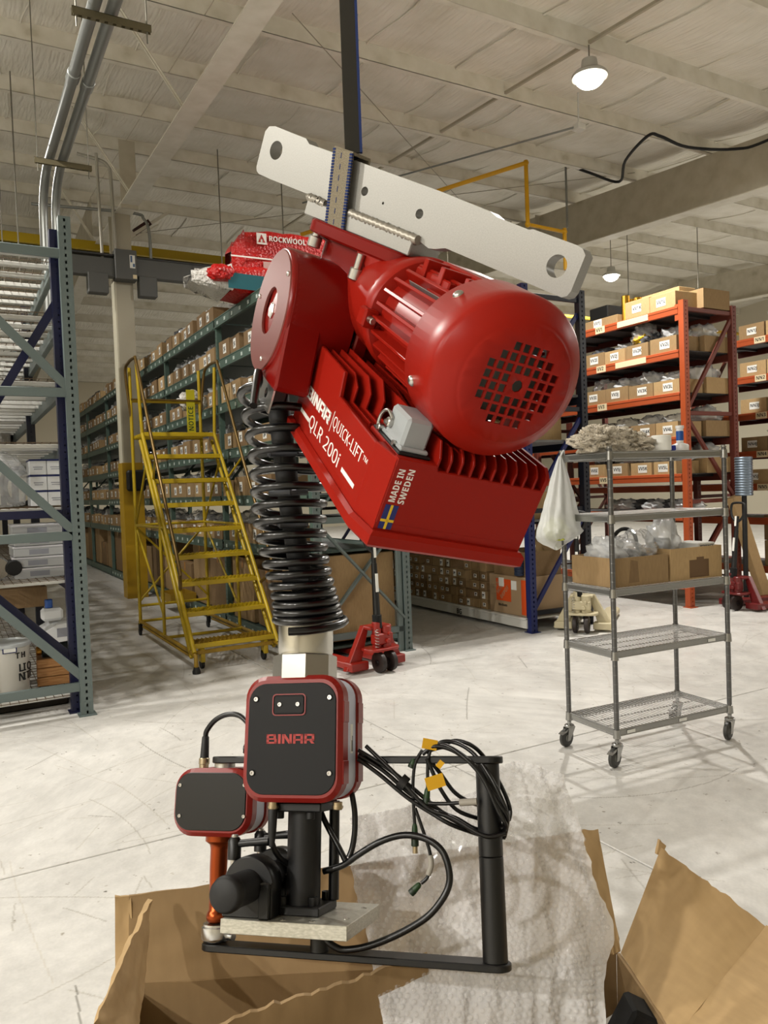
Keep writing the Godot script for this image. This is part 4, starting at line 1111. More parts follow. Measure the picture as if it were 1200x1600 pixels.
# ---------------------------------------------------------------- column and wireway
func column_and_wireway() -> void:
	var p := mat("column grey", Color(0.68, 0.655, 0.585), 0.55)
	var t := thing("column", "grey steel roof column with a yellow painted base and black bumper", "column", at(2.56, 0, -12.8))
	part(t, "flange", MB.new().bx(-0.14, 0.14, 2.15, 6.08, 0.13, 0.148, 0.002), p)
	part(t, "flange", MB.new().bx(-0.14, 0.14, 2.15, 6.08, -0.148, -0.13, 0.002), p)
	part(t, "web", MB.new().bx(-0.006, 0.006, 2.15, 6.08, -0.13, 0.13), p)
	part(t, "side_cover", MB.new().bx(-0.145, -0.12, 2.0, 5.0, -0.1, 0.152, 0.002), mat("column light", Color(0.8, 0.78, 0.7), 0.5))
	var y := mat("column yellow", Color(0.66, 0.52, 0.05), 0.45)
	part(t, "yellow_guard", MB.new().bx(-0.16, 0.16, 0, 2.15, 0.13, 0.165, 0.004).bx(-0.16, -0.12, 0, 2.15, -0.16, 0.13, 0.004).bx(0.12, 0.16, 0, 2.15, -0.16, 0.13, 0.004), y)
	part(t, "bumper", MB.new().bx(-0.11, 0.175, 1.7, 2.03, 0.16, 0.3, 0.03), mat("rubber"))
	var w := thing("wireway", "long grey wireway with two boxes below it crossing the column", "wireway", at(0, 0, -12.58))
	var g := mat("grey box")
	part(w, "trough", MB.new().bx(1.6, 2.4, 5.02, 5.3, -0.08, 0.08, 0.006), g)
	part(w, "trough", MB.new().bx(2.72, 5.6, 5.05, 5.35, -0.08, 0.08, 0.006), g)
	part(w, "lid_strip", MB.new().bx(1.6, 5.6, 5.33, 5.36, -0.09, 0.09, 0.003), mat("grey box dark", Color(0.2, 0.2, 0.2), 0.5))
	var cb := part(w, "control_box", MB.new().bx(2.4, 2.73, 4.98, 5.44, -0.07, 0.14, 0.008), g)
	part(cb, "notice", MB.new().bx(2.62, 2.7, 5.16, 5.36, 0.14, 0.1425, 0), mat("paper"))
	part(cb, "notice_print", MB.new().bx(2.63, 2.66, 5.25, 5.35, 0.142, 0.1435).bx(2.665, 2.695, 5.18, 5.23, 0.142, 0.1435), mat("notice blue", Color(0.3, 0.4, 0.55), 0.6))
	part(cb, "small_tag", MB.new().bx(2.66, 2.72, 5.0, 5.06, 0.14, 0.143), mat("tag cream"))
	part(w, "switch_box", MB.new().bx(2.0, 2.3, 4.75, 5.06, -0.08, 0.1, 0.01), g)
	part(w, "switch_box", MB.new().bx(2.76, 3.04, 4.75, 5.07, -0.08, 0.1, 0.01), g)
	var c := mat("white conduit", Color(0.72, 0.71, 0.67), 0.45, 0.3)
	part(w, "riser", MB.new().tube([Vector3(2.24, 5.3, 0), Vector3(2.22, 6.9, 0)], 0.024, 8), c)
	part(w, "riser", MB.new().tube(spline([Vector3(2.44, 5.44, 0), Vector3(2.42, 6.55, 0), Vector3(2.38, 6.75, -0.02), Vector3(2.25, 6.83, -0.05), Vector3(1.95, 6.88, -0.08)], 5), 0.026, 8), c)
	part(w, "riser", MB.new().tube(spline([Vector3(2.98, 5.35, 0), Vector3(2.97, 5.8, 0), Vector3(2.9, 6.0, -0.02), Vector3(2.7, 6.08, -0.05), Vector3(1.3, 6.1, -0.3)], 5), 0.024, 8), mat("conduit"))

# ---------------------------------------------------------------- rolling ladder
func ladder() -> void:
	var y := mat("yellow paint")
	var yd := mat("yellow dirty")
	var t := thing("rolling_ladder", "yellow rolling warehouse ladder with nine grated treads", "ladder")
	var tr := [[0.25, -6.95], [0.515, -7.16], [0.775, -7.36], [1.015, -7.57], [1.27, -7.77], [1.525, -7.98], [1.78, -8.18], [2.05, -8.39], [2.305, -8.61]]
	for i in 9:
		var yy: float = tr[i][0]
		var z0: float = tr[i][1]
		var dp: float = 0.55 if i == 8 else 0.24
		var m := MB.new()
		m.bx(1.88, 2.65, yy - 0.045, yy, z0 - 0.012, z0, 0.003)
		m.bx(1.88, 2.65, yy - 0.045, yy, z0 - dp, z0 - dp + 0.012, 0.003)
		var p := part(t, "tread", m, y)
		var rows := int(dp / 0.048)
		var gr := MB.new()
		for k in rows:
			var zz := z0 - 0.03 - k * 0.048
			gr.bx(1.88, 2.65, yy - 0.03, yy - 0.004, zz - 0.006, zz + 0.006)
			for j in 19:
				var xx := 1.9 + j * 0.04 + (0.02 if k % 2 else 0.0)
				gr.box(Vector3(0.007, 0.016, 0.05), Transform3D(Basis(), Vector3(minf(xx, 2.64), yy - 0.004, zz - 0.02)))
		part(p, "grip_strip", gr, yd if i in [0, 4] else y)
	for x in [1.865, 2.665]:
		part(t, "stringer", MB.new().tube([Vector3(x, 0.18, -6.9), Vector3(x, 2.3, -8.63)], 0.02, 10).tube([Vector3(x, 0.12, -7.0), Vector3(x, 2.22, -8.73)], 0.02, 10), y)
		var s: float = -1.0 if x < 2 else 1.0
		var xr: float = x + 0.05 * s
		part(t, "handrail", MB.new().tube(spline([Vector3(x, 0.72, -7.3), Vector3(xr, 0.86, -7.1), Vector3(xr, 1.0, -7.15), Vector3(xr, 2.0, -7.85), Vector3(xr, 3.0, -8.5), Vector3(xr, 3.1, -8.62), Vector3(xr, 3.1, -8.95), Vector3(xr, 3.0, -9.12), Vector3(x, 2.5, -9.15)], 5), 0.017, 10), mat("worn rail", Color(0.42, 0.33, 0.16), 0.35, 0.5) if true else y)
		part(t, "back_post", MB.new().tube([Vector3(x, 0.14, -9.15), Vector3(x, 3.08, -9.15)], 0.019, 10), y)
		part(t, "mid_post", MB.new().tube([Vector3(x, 2.25, -8.62), Vector3(x + 0.03 * s, 3.04, -8.62)], 0.018, 10), y)
		part(t, "front_leg", MB.new().tube([Vector3(x, 1.28, -8.0), Vector3(x, 0.15, -8.0)], 0.017, 10), y)
		part(t, "base_tube", MB.new().tube([Vector3(x, 0.06, -6.86), Vector3(x, 0.16, -6.86), Vector3(x, 0.17, -6.95), Vector3(x, 0.17, -9.18)], 0.019, 10), yd)
		part(t, "base_tube", MB.new().tube([Vector3(x, 0.13, -7.0), Vector3(x, 0.13, -9.0)], 0.015, 8), yd)
		part(t, "side_brace", MB.new().tube([Vector3(x, 1.95, -8.5), Vector3(x, 1.3, -9.13)], 0.013, 8).tube([Vector3(x, 1.28, -7.8), Vector3(x, 1.28, -9.15)], 0.015, 8).tube([Vector3(x, 1.22, -9.1), Vector3(x, 0.4, -8.02)], 0.013, 8), y)
		part(t, "rail_stay", MB.new().tube([Vector3(x, 1.78, -8.2), Vector3(xr, 1.98, -7.86)], 0.011, 6), y)
		part(t, "foot", MB.new().lathe([Vector2(0.0001, 0.001), Vector2(0.036, 0.001), Vector2(0.038, 0.02), Vector2(0.024, 0.06), Vector2(0.0001, 0.062)], Transform3D(Basis(), Vector3(x, 0, -6.86)), 14), mat("rubber"))
		var cs := part(t, "caster", MB.new().bx(x - 0.018, x + 0.018, 0.06, 0.15, -9.2, -9.13, 0.006), mat("dark"))
		part(cs, "wheel", MB.new().cyl(Vector3(x - 0.014, 0.045, -9.19), Vector3(x + 0.014, 0.045, -9.19), 0.044, 16, 0.006), mat("rubber"))
		var fc := part(t, "spring_caster", MB.new().bx(x - 0.035 * s - 0.06 * s - 0.02, x - 0.095 * s + 0.02, 0.07, 0.2, -7.06, -6.96, 0.006), mat("yellow paint"))
		part(fc, "wheel", MB.new().cyl(Vector3(x - 0.115 * s, 0.052, -7.03), Vector3(x - 0.085 * s, 0.052, -7.03), 0.051, 16, 0.006), mat("rubber"))
	for q in [[0.17, -9.15], [0.35, -9.15], [1.28, -9.15], [2.7, -9.15], [0.17, -7.9]]:
		part(t, "cross_tube", MB.new().tube([Vector3(1.865, q[0], q[1]), Vector3(2.665, q[0], q[1])], 0.016, 10), y)
	part(t, "cross_brace", MB.new().tube([Vector3(1.865, 0.4, -9.15), Vector3(2.665, 1.25, -9.15)], 0.013, 8).tube([Vector3(2.665, 0.4, -9.14), Vector3(1.865, 1.25, -9.14)], 0.013, 8), y)
	part(t, "front_bar", MB.new().bx(1.9, 2.63, 0.15, 0.185, -6.98, -6.955, 0.003), yd)
	part(t, "guard_chain_bar", MB.new().tube([Vector3(1.865, 2.72, -9.12), Vector3(2.665, 2.72, -9.12)], 0.01, 8), mat("worn rail"))
	part(t, "notice_strip", MB.new().bx(2.5, 2.6, 2.31, 2.85, -9.135, -9.125), mat("notice yellow", Color(0.7, 0.66, 0.1), 0.5))
	part(t, "notice_print", text_mesh("NOTICE", 0.08, "Droid Sans", true, 0.001), mat("ink green", Color(0.2, 0.3, 0.1), 0.6), Transform3D(Basis(Vector3.BACK, PI / 2), Vector3(2.595, 2.36, -9.124)))
	solo("cleaning_cloth", "white and blue cloth hanging over the ladder platform rail", "cloth", blob(0.18, 0.22, 0.1, 12, 0.5), mat("white film"), at(2.62, 2.62, -9.3, 20))

# ---------------------------------------------------------------- pallet jacks
func jack(label: String, xf: Transform3D, c: Material, hc: Material, tilt: float) -> void:
	var t := thing("pallet_jack", label, "pallet jack", xf)
	for s in [-1.0, 1.0]:
		part(t, "fork", MB.new().prism(poly([-0.08, -0.25, 0.08, -0.25, 0.08, 0.85, 0.05, 0.95, -0.05, 0.95, -0.08, 0.85]), 0.03, 0.085, Transform3D(Basis(Vector3(1, 0, 0), Vector3(0, 0, -1), Vector3(0, 1, 0)), Vector3(0.19 * s, 0, -0.25)), 0.006), c)
		part(t, "fork_head", MB.new().bx(0.11 * s - 0.0, 0.3 * s, 0.025, 0.1, -0.1, 0.02, 0.008) if s > 0 else MB.new().bx(-0.3, -0.11, 0.025, 0.1, -0.1, 0.02, 0.008), c)
		part(t, "brace_plate", MB.new().prism(poly([0.06, 0.4, 0.12, 0.4, 0.32, 0.03, 0.17, 0.03] if s > 0 else [-0.06, 0.4, -0.12, 0.4, -0.32, 0.03, -0.17, 0.03]), -0.09, -0.03, Transform3D(), 0.006), c)
		part(t, "load_roller", MB.new().cyl(Vector3(0.19 * s - 0.035, 0.04, -1.05), Vector3(0.19 * s + 0.035, 0.04, -1.05), 0.039, 14, 0.005), mat("rubber"))
		var w := part(t, "steer_wheel", MB.new().lathe([Vector2(0.03, -0.024), Vector2(0.075, -0.024), Vector2(0.09, -0.018), Vector2(0.092, 0), Vector2(0.09, 0.018), Vector2(0.075, 0.024), Vector2(0.03, 0.024)], Transform3D(Basis(Vector3(0, 1, 0), Vector3(-1, 0, 0), Vector3(0, 0, 1)), Vector3(0.06 * s, 0.093, 0.1)), 24), mat("tyre brown", Color(0.11, 0.06, 0.045), 0.5))
		part(w, "hub", MB.new().cyl(Vector3(0.06 * s - 0.022, 0.093, 0.1), Vector3(0.06 * s + 0.022, 0.093, 0.1), 0.055, 20, 0.004).cyl(Vector3(0.06 * s - 0.027, 0.093, 0.1), Vector3(0.06 * s + 0.027, 0.093, 0.1), 0.018, 12, 0.003), mat("hub dark", Color(0.06, 0.06, 0.06), 0.4, 0.4))
	part(t, "head_plate", MB.new().prism(rrect(0.34, 0.22, 0.09, 4), 0.19, 0.215, Transform3D(Basis(Vector3(1, 0, 0), Vector3(0, 0, -1), Vector3(0, 1, 0)), Vector3(0, 0, 0.04)), 0.004), c)
	part(t, "head_plate", MB.new().bx(-0.12, 0.12, 0.37, 0.4, -0.09, 0.06, 0.008), c)
	part(t, "pump", MB.new().cyl(Vector3(-0.04, 0.2, 0.05), Vector3(-0.04, 0.44, 0.05), 0.042, 16, 0.008).cyl(Vector3(0.05, 0.2, 0.06), Vector3(0.05, 0.4, 0.06), 0.05, 16, 0.008).bx(-0.09, 0.1, 0.24, 0.34, 0.02, 0.11, 0.012), c)
	part(t, "valve", MB.new().cyl(Vector3(0.03, 0.27, 0.1), Vector3(0.03, 0.27, 0.135), 0.022, 12, 0.004).cyl(Vector3(0.05, 0.33, 0.1), Vector3(0.05, 0.33, 0.13), 0.016, 12, 0.003), c)
	part(t, "pump_spring", MB.new().tube(range(0, 61).map(func(k): return Vector3(-0.075 + 0.017 * cos(k * TAU / 10.0), 0.22 + k * 0.0026, 0.1 + 0.017 * sin(k * TAU / 10.0))), 0.0035, 5), mat("steel bolt"))
	var hb := Transform3D(Basis(Vector3.RIGHT, tilt), Vector3(-0.03, 0.4, 0.05))
	var h := part(t, "handle", MB.new().tube([Vector3(0, 0, 0), Vector3(0, 0.55, 0)], [0.034, 0.026], 12).tube([Vector3(0, 0.55, 0), Vector3(0, 0.72, 0)], 0.022, 10), hc, hb)
	part(h, "grip_loop", MB.new().tube(spline([Vector3(0, 0.64, 0), Vector3(-0.07, 0.7, 0), Vector3(-0.1, 0.78, 0), Vector3(-0.095, 0.86, 0), Vector3(-0.05, 0.88, 0), Vector3(0.05, 0.88, 0), Vector3(0.095, 0.86, 0), Vector3(0.1, 0.78, 0), Vector3(0.07, 0.7, 0), Vector3(0, 0.64, 0)], 4), 0.014, 8), hc)
	part(h, "notice", MB.new().bx(-0.014, 0.014, 0.3, 0.46, 0.026, 0.032).bx(-0.012, 0.012, 0.6, 0.72, 0.02, 0.026), mat("paper"))
	part(h, "lower_sleeve", MB.new().cyl(Vector3(0, -0.02, 0), Vector3(0, 0.1, 0), 0.042, 14, 0.006), mat("dark"))

func jacks() -> void:
	jack("red pallet jack with a black handle in front of the green shelving end frame", at(3.24, 0, -5.98, 8), mat("jack red", Color(0.55, 0.12, 0.08), 0.35), mat("black plastic"), -0.03)
	jack("worn cream-white pallet jack beside the blue rack post", at(5.83, 0, -6.15, -52), mat("jack cream", Color(0.74, 0.7, 0.58), 0.5), mat("rubber"), 0.02)
	jack("dark red pallet jack with a black handle at the orange rack's end", at(8.2, 0, -6.0, -98), mat("jack dark red", Color(0.38, 0.09, 0.09), 0.4), mat("rubber"), -0.12)

# ---------------------------------------------------------------- wire cart and what it carries
func cart() -> void:
	var ch := mat("chrome")
	var xf := at(3.195, 0, -3.125, -3.4)
	var W := 0.895
	var D := 0.41
	var t := thing("wire_cart", "chrome wire shelving cart on four casters standing on the open floor", "cart", xf)
	var corners := [Vector2(0, 0), Vector2(W, 0), Vector2(0, -D), Vector2(W, -D)]
	for q in corners:
		var p := part(t, "post", MB.new().cyl(Vector3(q.x, 0.15, q.y), Vector3(q.x, 1.775, q.y), 0.0145, 14, 0.003), mat("post steel", Color(0.42, 0.42, 0.42), 0.3, 0.85))
		var rg := MB.new()
		for k in 30: rg.lathe([Vector2(0.0146, 0.2 + k * 0.052), Vector2(0.0152, 0.2025 + k * 0.052), Vector2(0.0146, 0.205 + k * 0.052)], Transform3D(Basis(), Vector3(q.x, 0, q.y)), 10, 10)
		part(p, "groove_rings", rg, mat("ring steel", Color(0.5, 0.5, 0.5), 0.35, 0.8)).set_meta("kind", "stuff")
		part(p, "top_cap", MB.new().cyl(Vector3(q.x, 1.772, q.y), Vector3(q.x, 1.79, q.y), 0.016, 14, 0.004), ch)
	var ys := [1.755, 1.402, 0.988, 0.64, 0.2]
	for l in 5:
		var y: float = ys[l]
		var f := MB.new()
		for e in [[0, 0, W, 0], [0, -D, W, -D], [0, 0, 0, -D], [W, 0, W, -D]]:
			var a := Vector3(e[0], y - 0.017, e[1])
			var b := Vector3(e[2], y - 0.017, e[3])
			f.bar(a, b, 0.006, 0.03, Vector3.UP, 0.002)
			f.tube([a + Vector3(0, 0.017, 0), b + Vector3(0, 0.017, 0)], 0.0055, 8)
			f.tube([a - Vector3(0, 0.015, 0), b - Vector3(0, 0.015, 0)], 0.0045, 8)
		var sh := part(t, "shelf", f, ch)
		for q in corners:
			part(sh, "collar", MB.new().lathe([Vector2(0.016, y - 0.045), Vector2(0.022, y - 0.043), Vector2(0.0185, y + 0.006), Vector2(0.015, y + 0.007)], Transform3D(Basis(), Vector3(q.x, 0, q.y)), 14), ch)
		var w := MB.new()
		for k in 34: w.tube([Vector3(0.02 + k * 0.0259, y + 0.002, -0.004), Vector3(0.02 + k * 0.0259, y + 0.002, -D + 0.004)], 0.0024, 5, false)
		for k in 3: w.tube([Vector3(0.004, y - 0.004, -0.1 - k * 0.105), Vector3(W - 0.004, y - 0.004, -0.1 - k * 0.105)], 0.0035, 6, false)
		part(sh, "shelf_wires", w, mat("zinc")).set_meta("kind", "stuff")
	var sg: ArrayMesh = MB.new().bx(-0.0015, 0, -0.009, 0.009, -0.03, 0.03).mesh()
	for k in 3: part(t, "paper_tag", sg, mat("paper"), Transform3D(Basis(Vector3.UP, PI / 2), Vector3([0.1, 0.5, 0.75][k], ys[[4, 4, 3][k]] - 0.017, 0.0055)))
	for i in 4:
		var q: Vector2 = corners[i]
		var c := Transform3D(Basis(Vector3.UP, [3.45, 3.5, 3.35, 3.3][i]), Vector3(q.x, 0, q.y))
		var body := part(t, "caster", MB.new().cyl(Vector3(0, 0.125, 0), Vector3(0, 0.165, 0), 0.012, 12).cyl(Vector3(0, 0.112, 0), Vector3(0, 0.13, 0), 0.03, 16, 0.004), ch, c)
		part(body, "fork", MB.new().prism(poly([-0.03, 0.116, 0.03, 0.116, 0.045, 0.04, 0.02, 0.04]), -0.0225, -0.0195).prism(poly([-0.03, 0.116, 0.03, 0.116, 0.045, 0.04, 0.02, 0.04]), 0.0195, 0.0225), ch)
		part(body, "wheel", MB.new().lathe([Vector2(0.02, -0.014), Vector2(0.045, -0.015), Vector2(0.055, -0.008), Vector2(0.055, 0.008), Vector2(0.045, 0.015), Vector2(0.02, 0.014)], Transform3D(Basis(Vector3(1, 0, 0), Vector3(0, 0, 1), Vector3(0, -1, 0)), Vector3(0.03, 0.0555, 0)), 22), mat("caster grey", Color(0.2, 0.2, 0.19), 0.5))
		part(body, "hub", MB.new().cyl(Vector3(0.03, 0.0555, -0.018), Vector3(0.03, 0.0555, 0.018), 0.022, 14, 0.004), mat("hub pale", Color(0.4, 0.4, 0.38), 0.5))
		if i != 1: part(body, "brake_lever", MB.new().prism(poly([-0.03, 0.12, 0.06, 0.1, 0.085, 0.085, 0.06, 0.09, -0.03, 0.108]), -0.018, 0.018, Transform3D(), 0.002), ch)
	# cartons on the third shelf
	var L := func(x: float, y: float, z: float, turn := 0.0) -> Transform3D: return xf * at(x, y, z, turn)
	var ca := thing("open_carton", "open brown carton of bagged cables, left one on the cart", "box", L.call(0.235, 0.995, -0.2))
	part(ca, "body", carton_mesh(0.41, 0.165, 0.36), mat("board"))
	part(ca, "worn_patch", MB.new().prism(poly([-0.1, 0.02, -0.02, 0.02, -0.03, 0.14, -0.08, 0.15]), 0.18, 0.1806), mat("board dark"))
	var cb := thing("open_carton", "open brown carton with a darker square patch, right one on the cart", "box", L.call(0.67, 0.995, -0.2))
	part(cb, "body", carton_mesh(0.42, 0.19, 0.36), mat("board light"))
	part(cb, "dark_patch", MB.new().prism(poly([-0.06, 0.01, 0.1, 0.01, 0.1, 0.115, 0.06, 0.115, 0.06, 0.13, -0.0, 0.13, -0.0, 0.115, -0.06, 0.115]), 0.18, 0.1806), mat("patch", Color(0.4, 0.3, 0.19), 0.8))
	for k in 4:
		solo("plastic_bag", "clear zip bag of dark parts " + ["at the left end of the left cart carton", "in the middle of the left cart carton", "at the right end of the left cart carton", "standing upright in the right cart carton"][k], "plastic bag", bag_mesh([0, 2, 4, 1][k]), mat(["cloudy film", "poly film", "poly film", "cloudy film"][k]), L.call([0.13, 0.25, 0.37, 0.58][k], [1.09, 1.1, 1.11, 1.1][k], -0.2) * Transform3D(Basis.from_scale([Vector3(0.18, 0.17, 0.26), Vector3(0.2, 0.15, 0.28), Vector3(0.16, 0.17, 0.26), Vector3(0.2, 0.24, 0.2)][k])), "zip bags in the cart cartons")
	for k in 3:
		solo("cable_bundle", "black cable bundle bulging inside " + ["the left cart carton, left end", "the left cart carton, right end", "the upright bag in the right carton"][k], "cable", blob([0.07, 0.08, 0.08][k], [0.1, 0.11, 0.16][k], 0.1, 90 + k, 0.5), mat(["rubber", "rubber", "foam grey"][k] if k < 2 else "foam grey", Color(0.25, 0.26, 0.25), 0.8), L.call([0.2, 0.34, 0.58][k], 1.06, -0.2))
	var hd := solo("carry_handle", "black carry handle loop rising from the left cart carton", "handle", MB.new().tube(spline([Vector3(-0.1, 0, 0), Vector3(-0.075, 0.13, 0), Vector3(0, 0.175, 0), Vector3(0.085, 0.14, 0), Vector3(0.11, 0.02, 0)], 6), 0.012, 8), mat("rubber"), L.call(0.32, 1.13, -0.25))
	var wc := thing("white_carton", "low white carton printed in black letters at the right end of the cart carton", "box", L.call(0.79, 1.003, -0.15))
	part(wc, "body", MB.new().bx(-0.07, 0.07, 0, 0.2, -0.1, 0.1, 0.004), mat("white box"))
	part(wc, "lettering", text_mesh("KEYENCE", 0.026, "Droid Sans", true, 0.001), mat("ink"), at(-0.055, 0.162, 0.1005))
	# top shelf
	solo("rag_heap", "heap of crumpled off-white rags on the top of the cart", "rags", blob(0.18, 0.14, 0.13, 3, 0.55, 72, 40).add(blob(0.13, 0.1, 0.12, 8, 0.6, 60, 32), Transform3D(Basis(), Vector3(0.21, 0, 0.02))).add(blob(0.09, 0.09, 0.1, 15, 0.6, 48, 24), Transform3D(Basis(), Vector3(0.1, 0.045, 0.03))).add(blob(0.06, 0.03, 0.06, 19, 0.6, 36, 18), Transform3D(Basis(), Vector3(0.33, 0, 0.04))), textured("rag", Color(0.82, 0.78, 0.71), 0.95, 0, null, Vector3.ONE * 8, noise_tex("crumple", 256, 8, 4, Color.BLACK, Color.WHITE), 1.5), L.call(0.1, 1.762, -0.17))
	var cu := thing("paper_roll", "plain white paper roll standing on the cart top", "paper roll", L.call(0.44, 1.761, -0.05))
	part(cu, "roll", MB.new().cyl(Vector3.ZERO, Vector3(0, 0.09, 0), 0.056, 28, 0.004), mat("paper"))
	solo("blue_cap", "small blue plastic cap between the white roll and the spray bottle", "cap", MB.new().cyl(Vector3.ZERO, Vector3(0, 0.03, 0), 0.018, 16, 0.004), mat("cap blue2", Color(0.05, 0.16, 0.6), 0.35), L.call(0.52, 1.761, -0.04))
	var sp := thing("spray_bottle", "white bottle with a blue label band on the cart top", "bottle", L.call(0.6, 1.761, -0.06))
	part(sp, "body", MB.new().lathe([Vector2(0.0001, 0), Vector2(0.05, 0), Vector2(0.05, 0.03), Vector2(0.045, 0.036), Vector2(0.02, 0.045), Vector2(0.02, 0.13), Vector2(0.024, 0.132), Vector2(0.024, 0.148), Vector2(0.0001, 0.15)], Transform3D(), 24), mat("white plastic", Color(0.88, 0.88, 0.88), 0.35))
	part(sp, "label_band", MB.new().lathe([Vector2(0.0205, 0.06), Vector2(0.0215, 0.061), Vector2(0.0215, 0.115), Vector2(0.0205, 0.116)], Transform3D(), 20), mat("cap blue"))
	# carrier bag hanging from the cart
	var gb := thing("carrier_bag", "thin white plastic carrier bag hanging from the left end of the cart", "plastic bag", L.call(-0.02, 1.755, -0.4))
	var g := []
	var fn := FastNoiseLite.new()
	fn.seed = 5
	fn.frequency = 2.4
	for i in 25:
		var v := i / 24.0
		var row := PackedVector3Array()
		var r := 0.008 + 0.15 * pow(v, 0.85) * (1.0 if v < 0.86 else 1.0 - 5.0 * (v - 0.86) * (v - 0.86) / 0.14 * 1.2)
		for j in 49:
			var a := TAU * j / 48.0
			var k := 1.0 + 0.16 * sin(a * 9.0 + v * 2.0) * (1.0 - v) + 0.22 * fn.get_noise_3d(cos(a) * 2.0, v * 2.0, sin(a) * 2.0) * v
			row.append(Vector3(cos(a) * r * k * 1.0 - 0.05 * v, -0.53 * v - 0.03 * v * sin(a), -sin(a) * r * k * 0.8 + 0.03 * v))
		g.append(row)
	var bm := mat("bag film", Color(0.88, 0.89, 0.89, 0.74), 0.3)
	bm.transparency = BaseMaterial3D.TRANSPARENCY_ALPHA
	bm.backlight_enabled = true
	bm.backlight = Color(0.5, 0.5, 0.5)
	part(gb, "bag", MB.new().sheet(g), bm)
	part(gb, "handle_loop", MB.new().tube(spline([Vector3(0, -0.01, 0), Vector3(0.01, 0.02, 0.01), Vector3(0.03, 0.03, 0), Vector3(0.03, -0.02, -0.01), Vector3(0.0, -0.06, 0)], 4), 0.006, 6), bm)
	part(gb, "contents", blob(0.07, 0.12, 0.06, 44, 0.4), mat("lemon", Color(0.75, 0.78, 0.3), 0.6), Transform3D(Basis(), Vector3(-0.07, -0.5, 0.03)))

# ---------------------------------------------------------------- the big torn carton in front
func cpanel(a: Vector3, b: Vector3, c: Vector3, d: Vector3, nu: int, nv: int, bump: float, tear: float, sd: int, thick := 0.007) -> MB:   # a-b top edge, d-c bottom edge
	var f := FastNoiseLite.new()
	f.seed = sd
	f.frequency = 1.0
	var up := (a - d).normalized()
	var nn := (b - a).cross(a - d).normalized()
	var g := []
	for i in nv + 1:
		var v := float(i) / nv
		var row := PackedVector3Array()
		for j in nu + 1:
			var u := float(j) / nu
			var p := d.lerp(a, v).lerp(c.lerp(b, v), u)
			p += nn * bump * f.get_noise_2d(u * 3.0, v * 3.0)
			if tear > 0.0 and i == nv: p += up * tear * (f.get_noise_2d(u * 25.0, 7.0) + 0.5 * f.get_noise_2d(u * 70.0, 3.0))
			row.append(p)
		g.append(row)
	return MB.new().sheet(g, thick)

